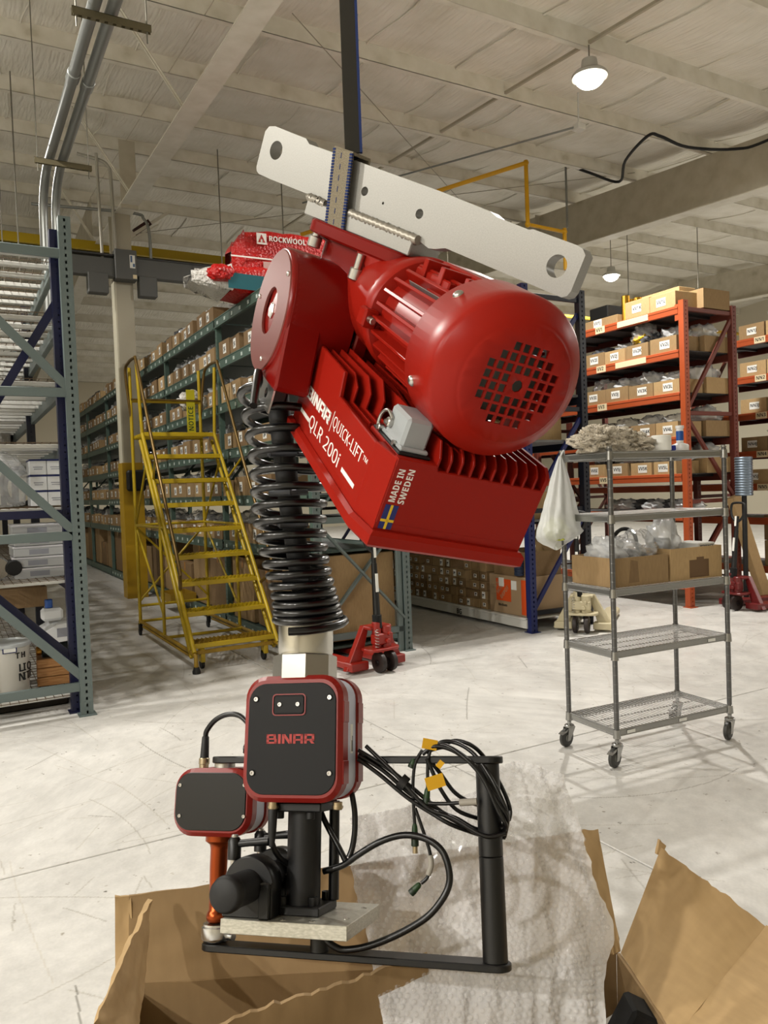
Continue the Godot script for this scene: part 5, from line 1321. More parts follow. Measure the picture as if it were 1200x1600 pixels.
func carton() -> void:
	var bd := mat("board light")  # lighter board on flaps and edge strips, lit look put into the colour
	var bi := mat("board")  # darker board on walls and rear flap, their shade put into the colour
	var t := thing("shipping_carton", "huge torn open cardboard carton in front, under the hanging tool", "box")
	var RL := Vector3(0.25, 0.7, -1.475)
	var RR := Vector3(1.067, 0.7, -1.061)
	var FL := Vector3(-0.06, 0.7, -0.63)
	var FR := Vector3(0.75, 0.7, -0.3)
	var dn := Vector3(0, -0.7, 0)
	part(t, "rear_wall", cpanel(RL, RR, RR + dn, RL + dn, 8, 4, 0.01, 0, 1), bi)
	part(t, "left_wall", cpanel(FL, RL, RL + dn, FL + dn, 8, 4, 0.01, 0, 2), bi)
	part(t, "right_wall", cpanel(RR, FR, FR + dn, RR + dn, 8, 4, 0.01, 0, 3), bi)
	part(t, "front_wall", cpanel(FR, FL, FL + dn, FR + dn, 8, 4, 0.01, 0, 4), bi)
	part(t, "bottom", cpanel(RL + dn * 0.985, RR + dn * 0.985, FR + dn * 0.985, FL + dn * 0.985, 4, 4, 0, 0, 5), bi)
	var rf := part(t, "rear_flap", cpanel(Vector3(0.262, 0.848, -1.505), Vector3(1.15, 0.85, -1.236), RR, RL, 40, 8, 0.006, 0.004, 6), bi)
	part(rf, "corner_strip", cpanel(Vector3(0.238, 0.85, -1.511), Vector3(0.266, 0.848, -1.505), RL + Vector3(0.01, 0, 0), RL + Vector3(-0.02, -0.02, -0.03), 3, 8, 0.003, 0.003, 7), bd)
	part(rf, "end_strip", cpanel(Vector3(1.148, 0.852, -1.238), Vector3(1.186, 0.85, -1.222), RR + Vector3(0.012, 0.0, 0.0), RR + Vector3(-0.006, 0, 0), 4, 10, 0.004, 0.004, 8), bd)
	var f1 := part(t, "right_flap", cpanel(Vector3(1.171, 0.885, -1.039), Vector3(1.245, 0.79, -0.87), Vector3(0.98, 0.7, -0.85), RR + Vector3(0.006, 0.002, 0.006), 24, 12, 0.006, 0.006, 9), bd)
	part(f1, "far_half", cpanel(Vector3(1.245, 0.79, -0.87), Vector3(1.25, 0.74, -0.5), FR + Vector3(0.05, 0, 0), Vector3(0.98, 0.7, -0.85), 24, 12, 0.006, 0.005, 10), bd)
	part(f1, "corner_tab", cpanel(Vector3(1.172, 0.9, -1.042), Vector3(1.182, 0.887, -1.036), Vector3(1.17, 0.87, -1.035), Vector3(1.16, 0.875, -1.04), 3, 3, 0.002, 0.002, 11), bd)
	part(t, "left_flap", cpanel(Vector3(0.14, 0.844, -1.157), Vector3(0.29, 0.862, -1.44), Vector3(0.262, 0.775, -1.37), Vector3(0.19, 0.79, -1.12), 22, 8, 0.008, 0.005, 12, 0.01), bd)
	part(t, "inner_liner", cpanel(Vector3(0.235, 0.755, -1.2), Vector3(0.66, 0.825, -1.08), Vector3(0.66, 0.4, -1.1), Vector3(0.2, 0.4, -1.25), 36, 8, 0.008, 0.012, 13), bi)
	solo("foam_sheet", "pale grey foam sheet end in the bottom right of the carton", "foam", MB.new().bx(-0.06, 0.06, -0.3, 0, -0.01, 0.012, 0.004), mat("foam pale", Color(0.6, 0.58, 0.55), 0.9), Transform3D(Basis(Vector3.UP, -0.2) * Basis(Vector3.BACK, 0.3), Vector3(1.0, 0.655, -0.985)))
	solo("black_foam", "black foam block corner in the bottom right of the carton", "foam", MB.new().bx(-0.11, 0.11, -0.25, 0, -0.03, 0.03, 0.006), mat("foam black", Color(0.04, 0.042, 0.045), 0.9), Transform3D(Basis(Vector3.UP, -0.5) * Basis(Vector3.BACK, -0.5), Vector3(1.065, 0.655, -0.9)))
	bubble_wrap()

func bubble_wrap() -> void:
	var t := thing("bubble_wrap", "large sheet of clear bubble wrap draped behind the tool over the carton", "bubble wrap")
	var ctl := [
		[Vector3(0.637, 0.978, -1.307), Vector3(0.735, 1.0, -1.245), Vector3(0.82, 1.024, -1.18), Vector3(0.885, 1.083, -1.14), Vector3(0.964, 1.062, -1.07)],
		[Vector3(0.622, 0.93, -1.27), Vector3(0.72, 0.945, -1.2), Vector3(0.805, 0.96, -1.13), Vector3(0.885, 0.99, -1.085), Vector3(0.955, 0.976, -1.03)],
		[Vector3(0.604, 0.876, -1.219), Vector3(0.7, 0.875, -1.15), Vector3(0.79, 0.885, -1.09), Vector3(0.875, 0.91, -1.04), Vector3(0.952, 0.9, -0.99)],
		[Vector3(0.588, 0.80, -1.145), Vector3(0.68, 0.8, -1.08), Vector3(0.77, 0.81, -1.02), Vector3(0.86, 0.83, -0.98), Vector3(0.945, 0.83, -0.955)],
		[Vector3(0.568, 0.731, -1.074), Vector3(0.65, 0.73, -1.02), Vector3(0.74, 0.74, -0.97), Vector3(0.82, 0.75, -0.94), Vector3(0.885, 0.745, -0.905)],
		[Vector3(0.55, 0.62, -1.02), Vector3(0.64, 0.62, -0.98), Vector3(0.72, 0.62, -0.93), Vector3(0.8, 0.62, -0.89), Vector3(0.86, 0.62, -0.86)]]
	var fn := FastNoiseLite.new()
	fn.seed = 21
	fn.frequency = 1.0
	var at_uv := func(u: float, v: float) -> Vector3:
		var cols := []
		var i := clampi(int(v), 0, 4)
		var fv := v - i
		for k in 5:
			cols.append(ctl[i][k].cubic_interpolate(ctl[i + 1][k], ctl[maxi(i - 1, 0)][k], ctl[mini(i + 2, 5)][k], fv))
		var j := clampi(int(u), 0, 3)
		var p: Vector3 = cols[j].cubic_interpolate(cols[j + 1], cols[maxi(j - 1, 0)], cols[mini(j + 2, 4)], u - j)
		var fold := 0.010 * fn.get_noise_2d(u * 2.3, v * 0.6) + 0.0025 * fn.get_noise_2d(u * 7.0 + 20.0, v * 2.4)
		return p + Vector3(0.5, 0.1, 0.85) * fold * 1.6
	var g := []
	for i in 61:
		var row := PackedVector3Array()
		for j in 49: row.append(at_uv.call(4.0 - j / 12.0, i / 12.0))
		g.append(row)
	var film := mat("bubble film", Color(0.97, 0.97, 0.975, 0.58), 0.1)
	film.transparency = BaseMaterial3D.TRANSPARENCY_ALPHA
	part(t, "film", MB.new().sheet(g), film)
	var dome := MB.new().lathe([Vector2(0.0045, 0), Vector2(0.0043, 0.0018), Vector2(0.003, 0.0031), Vector2(0.0001, 0.0036)], Transform3D(), 8, 60)
	var xfs := []
	for r in 58:
		for c in 40:
			var u := 4.0 * (c + 0.5 + (0.5 if r % 2 else 0.0)) / 41.0
			var v := 5.0 * (r + 0.5) / 58.0
			var p: Vector3 = at_uv.call(u, v)
			var du: Vector3 = at_uv.call(minf(u + 0.04, 4.0), v) - at_uv.call(maxf(u - 0.04, 0.0), v)
			var dv: Vector3 = at_uv.call(u, minf(v + 0.04, 5.0)) - at_uv.call(u, maxf(v - 0.04, 0.0))
			var n := dv.cross(du).normalized()
			if n.z < 0: n = -n
			var x := du.normalized()
			xfs.append(Transform3D(Basis(x, n, x.cross(n)), p))
	var mm := MultiMesh.new()
	mm.transform_format = MultiMesh.TRANSFORM_3D
	mm.mesh = dome.mesh()
	mm.instance_count = xfs.size()
	for i in xfs.size(): mm.set_instance_transform(i, xfs[i])
	var mi := MultiMeshInstance3D.new()
	mi.name = "bubbles"
	mi.multimesh = mm
	var dm := mat("bubble skin", Color(0.97, 0.97, 0.975, 0.2), 0.06)
	dm.transparency = BaseMaterial3D.TRANSPARENCY_ALPHA
	mi.material_override = dm
	mi.set_meta("kind", "stuff")
	t.add_child(mi, true)

# ---------------------------------------------------------------- lettering helpers
func fit_text(par: Node, s: String, cap: float, width: float, xf: Transform3D, mt: Material, bold := false, depth := 0.0006) -> void:   # baseline start at xf, cap height and total width given
	var em := cap / 0.714
	var tm := text_mesh(s, em, "Droid Sans", bold, depth)
	var bb := tm.get_aabb()
	var k := width / maxf(bb.size.x, 0.0001)
	var b := xf.basis
	part(par, "lettering", tm, mt, Transform3D(Basis(b.x * k, b.y, b.z), xf.origin - b.x * k * bb.position.x - b.y * bb.position.y))

func logo(par: Node, xf: Transform3D, w: float, h: float, mt: Material, d := 0.0008) -> void:
	var L := [[1.0, [0, 0, 0.24, 1], [0, 0.8, 0.92, 1], [0, 0.42, 0.85, 0.58], [0, 0, 1, 0.2], [0.68, 0.5, 0.92, 1], [0.76, 0, 1, 0.5]], [0.26, [0, 0, 0.26, 1]], [0.95, [0, 0, 0.24, 1], [0.71, 0, 0.95, 1]], [0.95, [0, 0, 0.24, 1], [0.71, 0, 0.95, 1], [0, 0.8, 0.95, 1], [0, 0.3, 0.95, 0.48]], [0.95, [0, 0, 0.24, 1], [0.71, 0.36, 0.95, 1], [0, 0.8, 0.95, 1], [0, 0.3, 0.95, 0.48]]]
	var kx := w / 4.59
	var x := 0.0
	for i in 5:
		var m := MB.new()
		for r in range(1, L[i].size()):
			var q: Array = L[i][r]
			m.bx((x + q[0]) * kx, (x + q[2]) * kx, q[1] * h, q[3] * h, 0, d)
		if i == 2: m.prism(poly([x * kx, h, (x + 0.3) * kx, h, (x + 0.95) * kx, 0, (x + 0.65) * kx, 0]), 0, d)
		if i == 4: m.prism(poly([(x + 0.4) * kx, 0.4 * h, (x + 0.68) * kx, 0.4 * h, (x + 0.97) * kx, 0, (x + 0.68) * kx, 0]), 0, d)
		part(par, "logo_letter", m, mt, xf)
		x += L[i][0] + 0.12

func hexbolt(r: float, h: float) -> MB:
	var p := PackedVector2Array()
	for k in 6: p.append(Vector2(cos(TAU * k / 6.0), sin(TAU * k / 6.0)) * r)
	return MB.new().prism(p, 0, h, Transform3D(), r * 0.12)

func capscrew(r: float, h: float) -> MB:    # round head with a hexagon socket, axis +z
	var o := PackedVector2Array()
	var i := PackedVector2Array()
	for k in 12:
		var d := Vector2(cos(TAU * k / 12.0), sin(TAU * k / 12.0))
		o.append(d * r)
		i.append(d * r * 0.5)
	return MB.new().ring(o, i, 0, h).prism(i, 0, h * 0.35)

# ---------------------------------------------------------------- the hoist
func hoist() -> void:
	var HB := Basis(Vector3(-0.1461, -0.4405, 0.8858), Vector3(0.979, -0.1931, 0.0654), Vector3(0.1422, 0.8768, 0.4594)).orthonormalized()
	var X := Transform3D(HB, Vector3(0.438, 1.539, -0.842))
	var t := thing("electric_hoist", "red electric hoist with ribbed motor and white lettered housing hanging from a steel plate", "hoist", X)
	var red := mat("hoist red", Color(0.58, 0.1, 0.055), 0.36)
	red.metallic_specular = 0.3
	var dred := mat("hoist deep red", Color(0.47, 0.05, 0.03), 0.26)
	dred.metallic_specular = 0.35
	var bolt := mat("steel bolt")
	var blk := mat("black plastic")
	# a = towards the motor fan, b = across to the right, c = up
	var AC := Transform3D(Basis(Vector3(1, 0, 0), Vector3(0, 0, 1), Vector3(0, -1, 0)), Vector3.ZERO)     # polygons in (a, c), extruded along -b
	# --- lower housing
	var low := part(t, "lower_housing", MB.new().prism(poly([-0.405, 0.006, -0.06, 0.006, -0.012, 0.017, -0.012, 0.238, -0.405, 0.238]), 0.004, 0.1005, Transform3D(), 0.002), red)
	part(low, "side_wall", MB.new().prism(poly([-0.405, 0.02, -0.392, 0.142, -0.386, 0.144, -0.24, 0.142, -0.229, 0.108, -0.06, 0.106, -0.06, 0.02]), -0.0125, -0.0055, AC, 0.0015), red)
	part(low, "end_wall", MB.new().prism(poly([0.017, 0.02, 0.238, 0.02, 0.238, 0.102, 0.076, 0.102, 0.072, 0.109, 0.017, 0.109]), -0.022, -0.0115, Transform3D(Basis(Vector3(0, 1, 0), Vector3(0, 0, 1), Vector3(1, 0, 0)), Vector3.ZERO), 0.0015), red)
	part(low, "corner_wall", MB.new().prism(poly([-0.0625, 0.0055, -0.0125, 0.0165, -0.02, 0.03, -0.075, 0.03]), 0.02, 0.1075, Transform3D(), 0.0015), red)
	part(low, "connector_seat", MB.new().bx(-0.125, -0.02, 0.02, 0.074, 0.098, 0.1085, 0.002), red)
	part(low, "bottom_flange", MB.new().prism(poly([-0.412, -0.001, -0.054, -0.001, -0.002, 0.012, -0.002, 0.245, -0.412, 0.245]), -0.012, 0.011, Transform3D(), 0.005), red)
	for k in 3:
		part(low, "cooling_fin", MB.new().prism(poly([-0.395, 0.1, -0.385, 0.142 + 0.004 * k, -0.25 + 0.02 * k, 0.142 + 0.004 * k, -0.222 + 0.02 * k, 0.128, -0.222 + 0.02 * k, 0.106, -0.14, 0.106, -0.14, 0.1]), -0.0015, 0.0015, AC * Transform3D(Basis(), Vector3(0, 0, -(0.026 + 0.014 * k))), 0.0006), red)
	for k in 11:
		var b := 0.073 + 0.0163 * k
		var w := 0.0016 if k < 10 else 0.003
		part(low, "cooling_fin", MB.new().prism(poly([-0.395, 0.098, -0.385, 0.138, -0.235, 0.138, -0.18, 0.13 if k > 0 else 0.139, -0.026, 0.131 if k > 0 else 0.137, -0.0165, 0.124, -0.0125, 0.118, -0.0125, 0.098]), -w, w, AC * Transform3D(Basis(), Vector3(0, 0, -b)), 0.0005), red if k < 4 else dred if false else red)
	for k in 3:
		part(low, "fin_bolt", hexbolt(0.005, 0.006), bolt, Transform3D(Basis(), Vector3(-0.06 - 0.06 * k, 0.14 + 0.04 * k, 0.131)))
	# lettering on the side wall: reads along a, up is c
	var side := Transform3D(Basis(Vector3(1, 0, 0), Vector3(0, 0, 1), Vector3(0, -1, 0)), Vector3(0, 0.0054, 0))
	var wp := mat("print white")
	logo(low, side * Transform3D(Basis(), Vector3(-0.364, 0.0605, 0)), 0.127, 0.0185, wp)
	part(low, "dividing_line", MB.new().bx(-0.2262, -0.2248, 0.055, 0.086, 0, 0.0006), wp, side)
	fit_text(low, "QUICK-LIFT", 0.0165, 0.134, side * Transform3D(Basis(), Vector3(-0.2205, 0.061, 0)), wp)
	fit_text(low, "TM", 0.006, 0.017, side * Transform3D(Basis(), Vector3(-0.083, 0.0735, 0)), wp)
	fit_text(low, "QLR 200i", 0.0195, 0.163, side * Transform3D(Basis(), Vector3(-0.319, 0.0225, 0)), wp)
	part(low, "dash", MB.new().bx(-0.376, -0.32, 0.032, 0.038, 0, 0.0006), wp, side)
	part(low, "dash", MB.new().bx(-0.138, -0.081, 0.031, 0.037, 0, 0.0006), wp, side)
	# end face: reads along c, up is -b
	var endf := Transform3D(Basis(Vector3(0, 0, 1), Vector3(0, -1, 0), Vector3(1, 0, 0)), Vector3(-0.0114, 0, 0))
	fit_text(low, "MADE IN", 0.0085, 0.044, endf * Transform3D(Basis(), Vector3(0.051, -0.0325, 0)), wp, true)
	fit_text(low, "SWEDEN", 0.0085, 0.047, endf * Transform3D(Basis(), Vector3(0.05, -0.0455, 0)), wp, true)
	var fl := part(low, "flag", MB.new().bx(0.0135, 0.047, -0.0405, -0.0225, 0, 0.0005), mat("flag blue", Color(0.05, 0.12, 0.42), 0.4), endf)
	part(fl, "flag_cross", MB.new().bx(0.0135, 0.047, -0.0332, -0.0298, 0, 0.0008).bx(0.0235, 0.027, -0.0405, -0.0225, 0, 0.0008), mat("flag yellow", Color(0.9, 0.75, 0.1), 0.4))
	# grey connector hood with its latch
	var con := part(t, "connector_hood", MB.new().box(Vector3(0.058, 0.036, 0.043), Transform3D(Basis(), Vector3(-0.06, 0.042, 0.1325)), 0.004), mat("hood grey", Color(0.62, 0.64, 0.65), 0.42))
	part(con, "gasket", MB.new().bx(-0.118, -0.022, 0.02, 0.066, 0.1085, 0.1125, 0.0015), mat("rubber"))
	part(con, "foot", MB.new().bx(-0.1, -0.026, 0.0225, 0.0625, 0.112, 0.118, 0.002), mat("hood grey"))
	part(con, "latch", MB.new().tube(spline([Vector3(-0.072, 0.022, 0.137), Vector3(-0.09, 0.0205, 0.142), Vector3(-0.104, 0.02, 0.132), Vector3(-0.105, 0.02, 0.118), Vector3(-0.097, 0.0205, 0.111)], 5), 0.0024, 6), bolt)
	part(con, "pivot", MB.new().cyl(Vector3(-0.076, 0.017, 0.131), Vector3(-0.076, 0.026, 0.131), 0.0065, 14, 0.0015).cyl(Vector3(-0.098, 0.017, 0.116), Vector3(-0.098, 0.026, 0.116), 0.005, 12, 0.001).cyl(Vector3(-0.076, 0.014, 0.131), Vector3(-0.076, 0.018, 0.131), 0.003, 8), bolt)
	part(con, "foot_screw", MB.new().cyl(Vector3(-0.045, 0.019, 0.1155), Vector3(-0.045, 0.0225, 0.1155), 0.0035, 10), bolt)
	# --- motor
	var ax := Transform3D(Basis(Vector3(0, 1, 0), Vector3(1, 0, 0), Vector3(0, 0, -1)), Vector3(0, 0.115, 0.234))     # lathe axis along a
	var mo := part(t, "motor_body", MB.new().lathe([Vector2(0.0001, -0.3), Vector2(0.086, -0.3), Vector2(0.09, -0.296), Vector2(0.09, -0.278), Vector2(0.087, -0.273), Vector2(0.072, -0.268), Vector2(0.072, -0.06), Vector2(0.0001, -0.06)], ax, 48), red)
	var along_a := Basis(Vector3(0, 1, 0), Vector3(0, 0, 1), Vector3(1, 0, 0))
	for k in 26:
		var an := TAU * (k + 0.5) / 26.0
		if an > deg_to_rad(52) and an < deg_to_rad(112): continue
		var d := Vector3(0, cos(an), sin(an))
		var n := Vector3(0, -sin(an), cos(an))
		var fx := Transform3D(Basis(Vector3(1, 0, 0), n, d) , Vector3(0, 0.115, 0.234))
		fx.basis = Basis(Vector3(1, 0, 0), d, Vector3(1, 0, 0).cross(d))
		part(mo, "motor_fin", MB.new().prism(poly([-0.27, 0.068, -0.262, 0.087, -0.075, 0.089, -0.07, 0.068]), -0.0024, 0.0024, fx, 0.0006), red)
	part(mo, "terminal_base", MB.new().bx(-0.252, -0.085, 0.1, 0.165, 0.29, 0.326, 0.003), red)
	part(mo, "terminal_rib", MB.new().bx(-0.262, -0.2, 0.07, 0.1, 0.288, 0.308, 0.002).bx(-0.19, -0.13, 0.062, 0.1, 0.285, 0.31, 0.002).bx(-0.12, -0.085, 0.07, 0.1, 0.288, 0.312, 0.002), red)
	for q in [[-0.235, -0.222, 0.066], [-0.165, -0.152, 0.06], [-0.1, -0.09, 0.066]]:
		part(mo, "terminal_step", MB.new().bx(q[0], q[1], q[2], 0.104, 0.299, 0.323, 0.001), red)
	part(mo, "foot_lug", MB.new().bx(-0.29, -0.262, 0.017, 0.04, 0.205, 0.232, 0.003), red)
	part(mo, "foot_screw", MB.new().cyl(Vector3(-0.262, 0.026, 0.219), Vector3(-0.245, 0.026, 0.219), 0.005, 10, 0.001), bolt)
	part(mo, "name_plate", MB.new().box(Vector3(0.12, 0.001, 0.017), Transform3D(Basis(Vector3.RIGHT, deg_to_rad(38)), Vector3(-0.16, 0.0525, 0.283)), 0.0), mat("plate alu", Color(0.7, 0.69, 0.68), 0.35, 0.8))
	part(mo, "fan", MB.new().lathe([Vector2(0.012, -0.02), Vector2(0.06, -0.03), Vector2(0.06, -0.027), Vector2(0.02, -0.012), Vector2(0.0001, -0.01)], ax, 24), mat("fan grey", Color(0.42, 0.45, 0.42), 0.6))
	# fan cowl: hollow spun shape with a grid of square holes
	var co := CSGCombiner3D.new()
	co.name = "fan_cowl"
	t.add_child(co)
	co.transform = ax
	co.material_override = red
	var sp := CSGPolygon3D.new()
	sp.name = "cowl_shape"
	sp.mode = CSGPolygon3D.MODE_SPIN
	sp.spin_sides = 64
	sp.smooth_faces = true
	sp.polygon = poly([0.1005, -0.085, 0.1005, -0.014, 0.0995, -0.008, 0.0965, -0.003, 0.079, 0.0125, 0.0755, 0.0148, 0.0725, 0.0162, 0.0705, 0.019, 0.0001, 0.019, 0.0001, 0.0155, 0.07, 0.0155, 0.0935, -0.006, 0.0975, -0.085])
	co.add_child(sp)
	for i in 8:
		for j in 8:
			var q := Vector2(i - 3.5, j - 3.5)
			if absf(q.x) + absf(q.y) > 5.1 or (absf(q.x) < 1 and absf(q.y) < 1): continue
			var h := CSGBox3D.new()
			h.name = "grid_hole"
			h.size = Vector3(0.0094, 0.03, 0.0094)
			h.operation = CSGShape3D.OPERATION_SUBTRACTION
			h.position = Vector3(0.0015 + q.x * 0.0126, 0.019, 0.0005 + q.y * 0.0126)
			co.add_child(h, true)
	var hh := CSGCylinder3D.new()
	hh.name = "centre_hole"
	hh.radius = 0.0075
	hh.height = 0.03
	hh.operation = CSGShape3D.OPERATION_SUBTRACTION
	hh.position = Vector3(0.0015, 0.019, 0.0005)
	co.add_child(hh)
	for an in [135.0, 205.0, 20.0]:
		var d := Vector3(0, cos(deg_to_rad(an)), sin(deg_to_rad(an)))
		part(co, "cowl_screw", MB.new().lathe([Vector2(0.007, 0), Vector2(0.0065, 0.002), Vector2(0.0035, 0.004), Vector2(0.0001, 0.0042)], MB.along(Vector3.ZERO, Vector3(d.y, 0, -d.z)), 14, 60), bolt, Transform3D(Basis(), Vector3(d.y, -0.062, 0) * 1.0 + Vector3(0, 0, -d.z) * 0.1 + Vector3(d.y, 0, 0) * -0.9))
	# --- rope drum and gear housing, axis along b
	var dc := Vector3(-0.472, 0, 0.1565)
	var bx := Transform3D(Basis(Vector3(0, 0, 1), Vector3(0, 1, 0), Vector3(-1, 0, 0)), dc)
	var dr := part(t, "drum_housing", MB.new().lathe([Vector2(0.092, 0.0), Vector2(0.092, -0.055), Vector2(0.0385, -0.0565), Vector2(0.0375, -0.058), Vector2(0.0385, -0.06), Vector2(0.0985, -0.06), Vector2(0.1015, -0.0585), Vector2(0.1035, -0.054), Vector2(0.1038, -0.045), Vector2(0.1038, 0.05), Vector2(0.07, 0.05)], bx, 72), dred)
	part(dr, "shaded_drum_lining", MB.new().lathe([Vector2(0.0915, -0.001), Vector2(0.0915, -0.0545), Vector2(0.0385, -0.056)], bx, 40), mat("dark"))  # near-black lining, the shade inside the hollow drum put into its colour
	part(dr, "end_disc", MB.new().lathe([Vector2(0.0378, -0.057), Vector2(0.0378, -0.0605), Vector2(0.0385, -0.0618), Vector2(0.0975, -0.0618), Vector2(0.0988, -0.06)], bx, 64), mat("disc red", Color(0.44, 0.2, 0.17), 0.42, 0.3))
	var op := PackedVector2Array([Vector2(-0.452, 0.057), Vector2(-0.35, 0.0605), Vector2(-0.343, 0.064), Vector2(-0.341, 0.071)])
	for k in 14: op.append(Vector2(-0.472, 0.1565) + Vector2(cos(deg_to_rad(4.0 + 5.0 * k)), sin(deg_to_rad(4.0 + 5.0 * k))) * 0.1037)
	op.append(Vector2(-0.5, 0.2))
	op.append(Vector2(-0.52, 0.1))
	part(dr, "rope_outlet", MB.new().prism(op, -0.0, 0.0565, AC, 0.004, 30.0), dred)
	part(dr, "drum_inner", MB.new().lathe([Vector2(0.0001, -0.012), Vector2(0.045, -0.012), Vector2(0.06, 0.0), Vector2(0.091, 0.0)], bx, 24), mat("hub light", Color(0.5, 0.5, 0.48), 0.5, 0.2))
	part(dr, "axle_bolt", MB.new().cyl(dc + Vector3(-0.006, -0.02, 0.0), dc + Vector3(-0.006, -0.052, 0), 0.0095, 14).add(hexbolt(0.014, 0.013), Transform3D(Basis(Vector3(1, 0, 0), Vector3(0, 0, 1), Vector3(0, -1, 0)), dc + Vector3(-0.006, -0.046, 0))), bolt)
	for q in [Vector3(0.052, -0.0618, 0.071), Vector3(0.032, -0.0618, -0.073), Vector3(-0.086, -0.0618, 0.004)]:
		part(dr, "disc_screw", MB.new().lathe([Vector2(0.0042, 0), Vector2(0.0034, 0.002), Vector2(0.0001, 0.0028)], MB.along(Vector3.ZERO, Vector3(0, -1, 0)), 12, 60), bolt, Transform3D(Basis(), dc + q))
	part(t, "shaded_drum_gap", MB.new().lathe([Vector2(0.092, 0.048), Vector2(0.092, 0.058)], bx, 40), mat("dark"))  # shadow between the two housings put into a near-black ring
	var ge := part(t, "gear_housing", MB.new().lathe([Vector2(0.06, 0.057), Vector2(0.101, 0.057), Vector2(0.104, 0.06), Vector2(0.104, 0.078), Vector2(0.095, 0.085), Vector2(0.093, 0.2), Vector2(0.088, 0.22), Vector2(0.0001, 0.225)], bx, 48), dred)
	part(ge, "motor_adapter", MB.new().lathe([Vector2(0.084, -0.46), Vector2(0.084, -0.3), Vector2(0.0001, -0.3)], ax, 40), red)
	# black rope guide and zinc bracket under the drum
	part(t, "rope_guide", MB.new().bx(-0.445, -0.378, -0.048, -0.02, 0.022, 0.06, 0.004), blk)
	var zb := PackedVector2Array()
	var zi := PackedVector2Array()
	for k in 12:
		var d := Vector2(cos(TAU * k / 12.0), sin(TAU * k / 12.0))
		zi.append(Vector2(-0.391, 0.044) + d * 0.0085)
		var e := maxf(absf(d.x) / 0.04, absf(d.y) / 0.022)
		zb.append(Vector2(-0.391, 0.044) + d / e)
	part(t, "zinc_bracket", MB.new().ring(zb, zi, 0.05, 0.053, AC), mat("zinc"))
	# --- neck and mounting flange under the plate
	var ph := deg_to_rad(30.0)
	var u := Vector3(cos(ph), sin(ph), 0)
	var nn := Vector3(sin(ph), -cos(ph), 0)
	var PF := Transform3D(Basis(u, Vector3(0, 0, 1), nn), nn * -0.24)     # plate frame: along the plate, up, out of its face
	var neck := part(t, "mounting_neck", MB.new().prism(rrect(0.215, 0.085, 0.03, 5), 0.292, 0.313, Transform3D(Basis(u, -nn, Vector3(0, 0, 1)), nn * -0.265 + u * -0.352), 0.003), dred)
	part(neck, "neck_leg", MB.new().prism(poly([-0.447, 0.3, -0.44, 0.287, -0.418, 0.284, -0.405, 0.272, -0.4, 0.24, -0.34, 0.24, -0.34, 0.3]), -0.05, -0.004, PF, 0.004), dred)
	part(neck, "neck_leg", MB.new().prism(poly([-0.345, 0.3, -0.34, 0.285, -0.318, 0.272, -0.3, 0.25, -0.28, 0.23, -0.24, 0.23, -0.24, 0.3]), -0.06, 0.012, PF, 0.006), red)
	part(neck, "neck_core", MB.new().prism(rrect(0.17, 0.06, 0.025, 5), 0.2, 0.296, Transform3D(Basis(u, -nn, Vector3(0, 0, 1)), nn * -0.275 + u * -0.352), 0.002), dred)
	for k in 4:
		var q: Vector3 = PF * Vector3([-0.432, -0.323, -0.445, -0.25][k], [0.27, 0.25, 0.27, 0.27][k], [0.008, 0.016, -0.06, -0.06][k])
		part(neck, "hex_bolt", MB.new().cyl(Vector3.ZERO, Vector3(0, 0, 0.018), 0.0108, 18, 0.0015).cyl(Vector3(0, 0, 0.018), Vector3(0, 0, 0.04), 0.0065, 10), mat("steel bolt"), Transform3D(Basis(), q))
	# --- the plate with its four holes
	var pl := CSGCombiner3D.new()
	pl.name = "lifting_plate"
	t.add_child(pl)
	pl.transform = PF
	pl.material_override = textured("plate steel", Color(0.6, 0.595, 0.575), 0.42, 0.5, noise_tex("brushed", 256, 70.0, 2, Color(0.94, 0.94, 0.94), Color(1, 1, 1), Vector2(1, 1)), Vector3.ONE * 5.0, null, 0.0, false)
	var pp := CSGPolygon3D.new()
	pp.name = "plate_shape"
	pp.polygon = poly([-0.6182,0.3544,-0.6181,0.4115,-0.6119,0.4205,-0.5965,0.4238,-0.5201,0.4208,-0.5098,0.4144,-0.4410,0.4138,-0.2306,0.4106,-0.1395,0.4068,-0.1261,0.4027,-0.0720,0.4008,-0.0656,0.4031,0.0020,0.4022,0.0123,0.4005,0.0195,0.3941,0.0199,0.3473,0.0172,0.3400,0.0104,0.3360,-0.1903,0.3412,-0.2067,0.3350,-0.2181,0.3325,-0.2356,0.3365,-0.4759,0.3425,-0.5778,0.3432,-0.6075,0.3445,-0.615,0.3475])
	pp.depth = 0.024
	pl.add_child(pp)
	for q in [[-0.581, 0.389, 0.0148], [-0.368, 0.376, 0.0068], [-0.254, 0.3725, 0.007], [-0.326, 0.369, 0.002], [-0.013, 0.37, 0.0148]]:
		var c := CSGCylinder3D.new()
		c.name = "plate_hole"
		c.radius = q[2]
		c.height = 0.06
		c.sides = 32
		c.operation = CSGShape3D.OPERATION_SUBTRACTION
		c.rotation.x = PI / 2
		c.position = Vector3(q[0], q[1], -0.012)
		pl.add_child(c, true)
	part(t, "bracket_bar", MB.new().bx(-0.472, -0.243, 0.3125, 0.336, -0.066, 0.009, 0.0015), mat("plate steel"), PF)
	for w in [[-0.474, -0.436], [-0.379, -0.238]]:
		var g := []
		for k in 45:
			var f := k / 44.0
			g.append(Vector3(lerpf(w[0], w[1], f), 0.3385 - 0.001 * f + 0.0006 * sin(k * 1.9), 0.0035 + 0.0005 * sin(k * 2.3)))
		var rad := []
		for k in 45: rad.append(0.0074 + 0.0007 * sin(k * 2.7))
		part(t, "weld_bead", MB.new().tube(g, rad, 8), mat("weld", Color(0.62, 0.6, 0.56), 0.42, 0.6), PF)
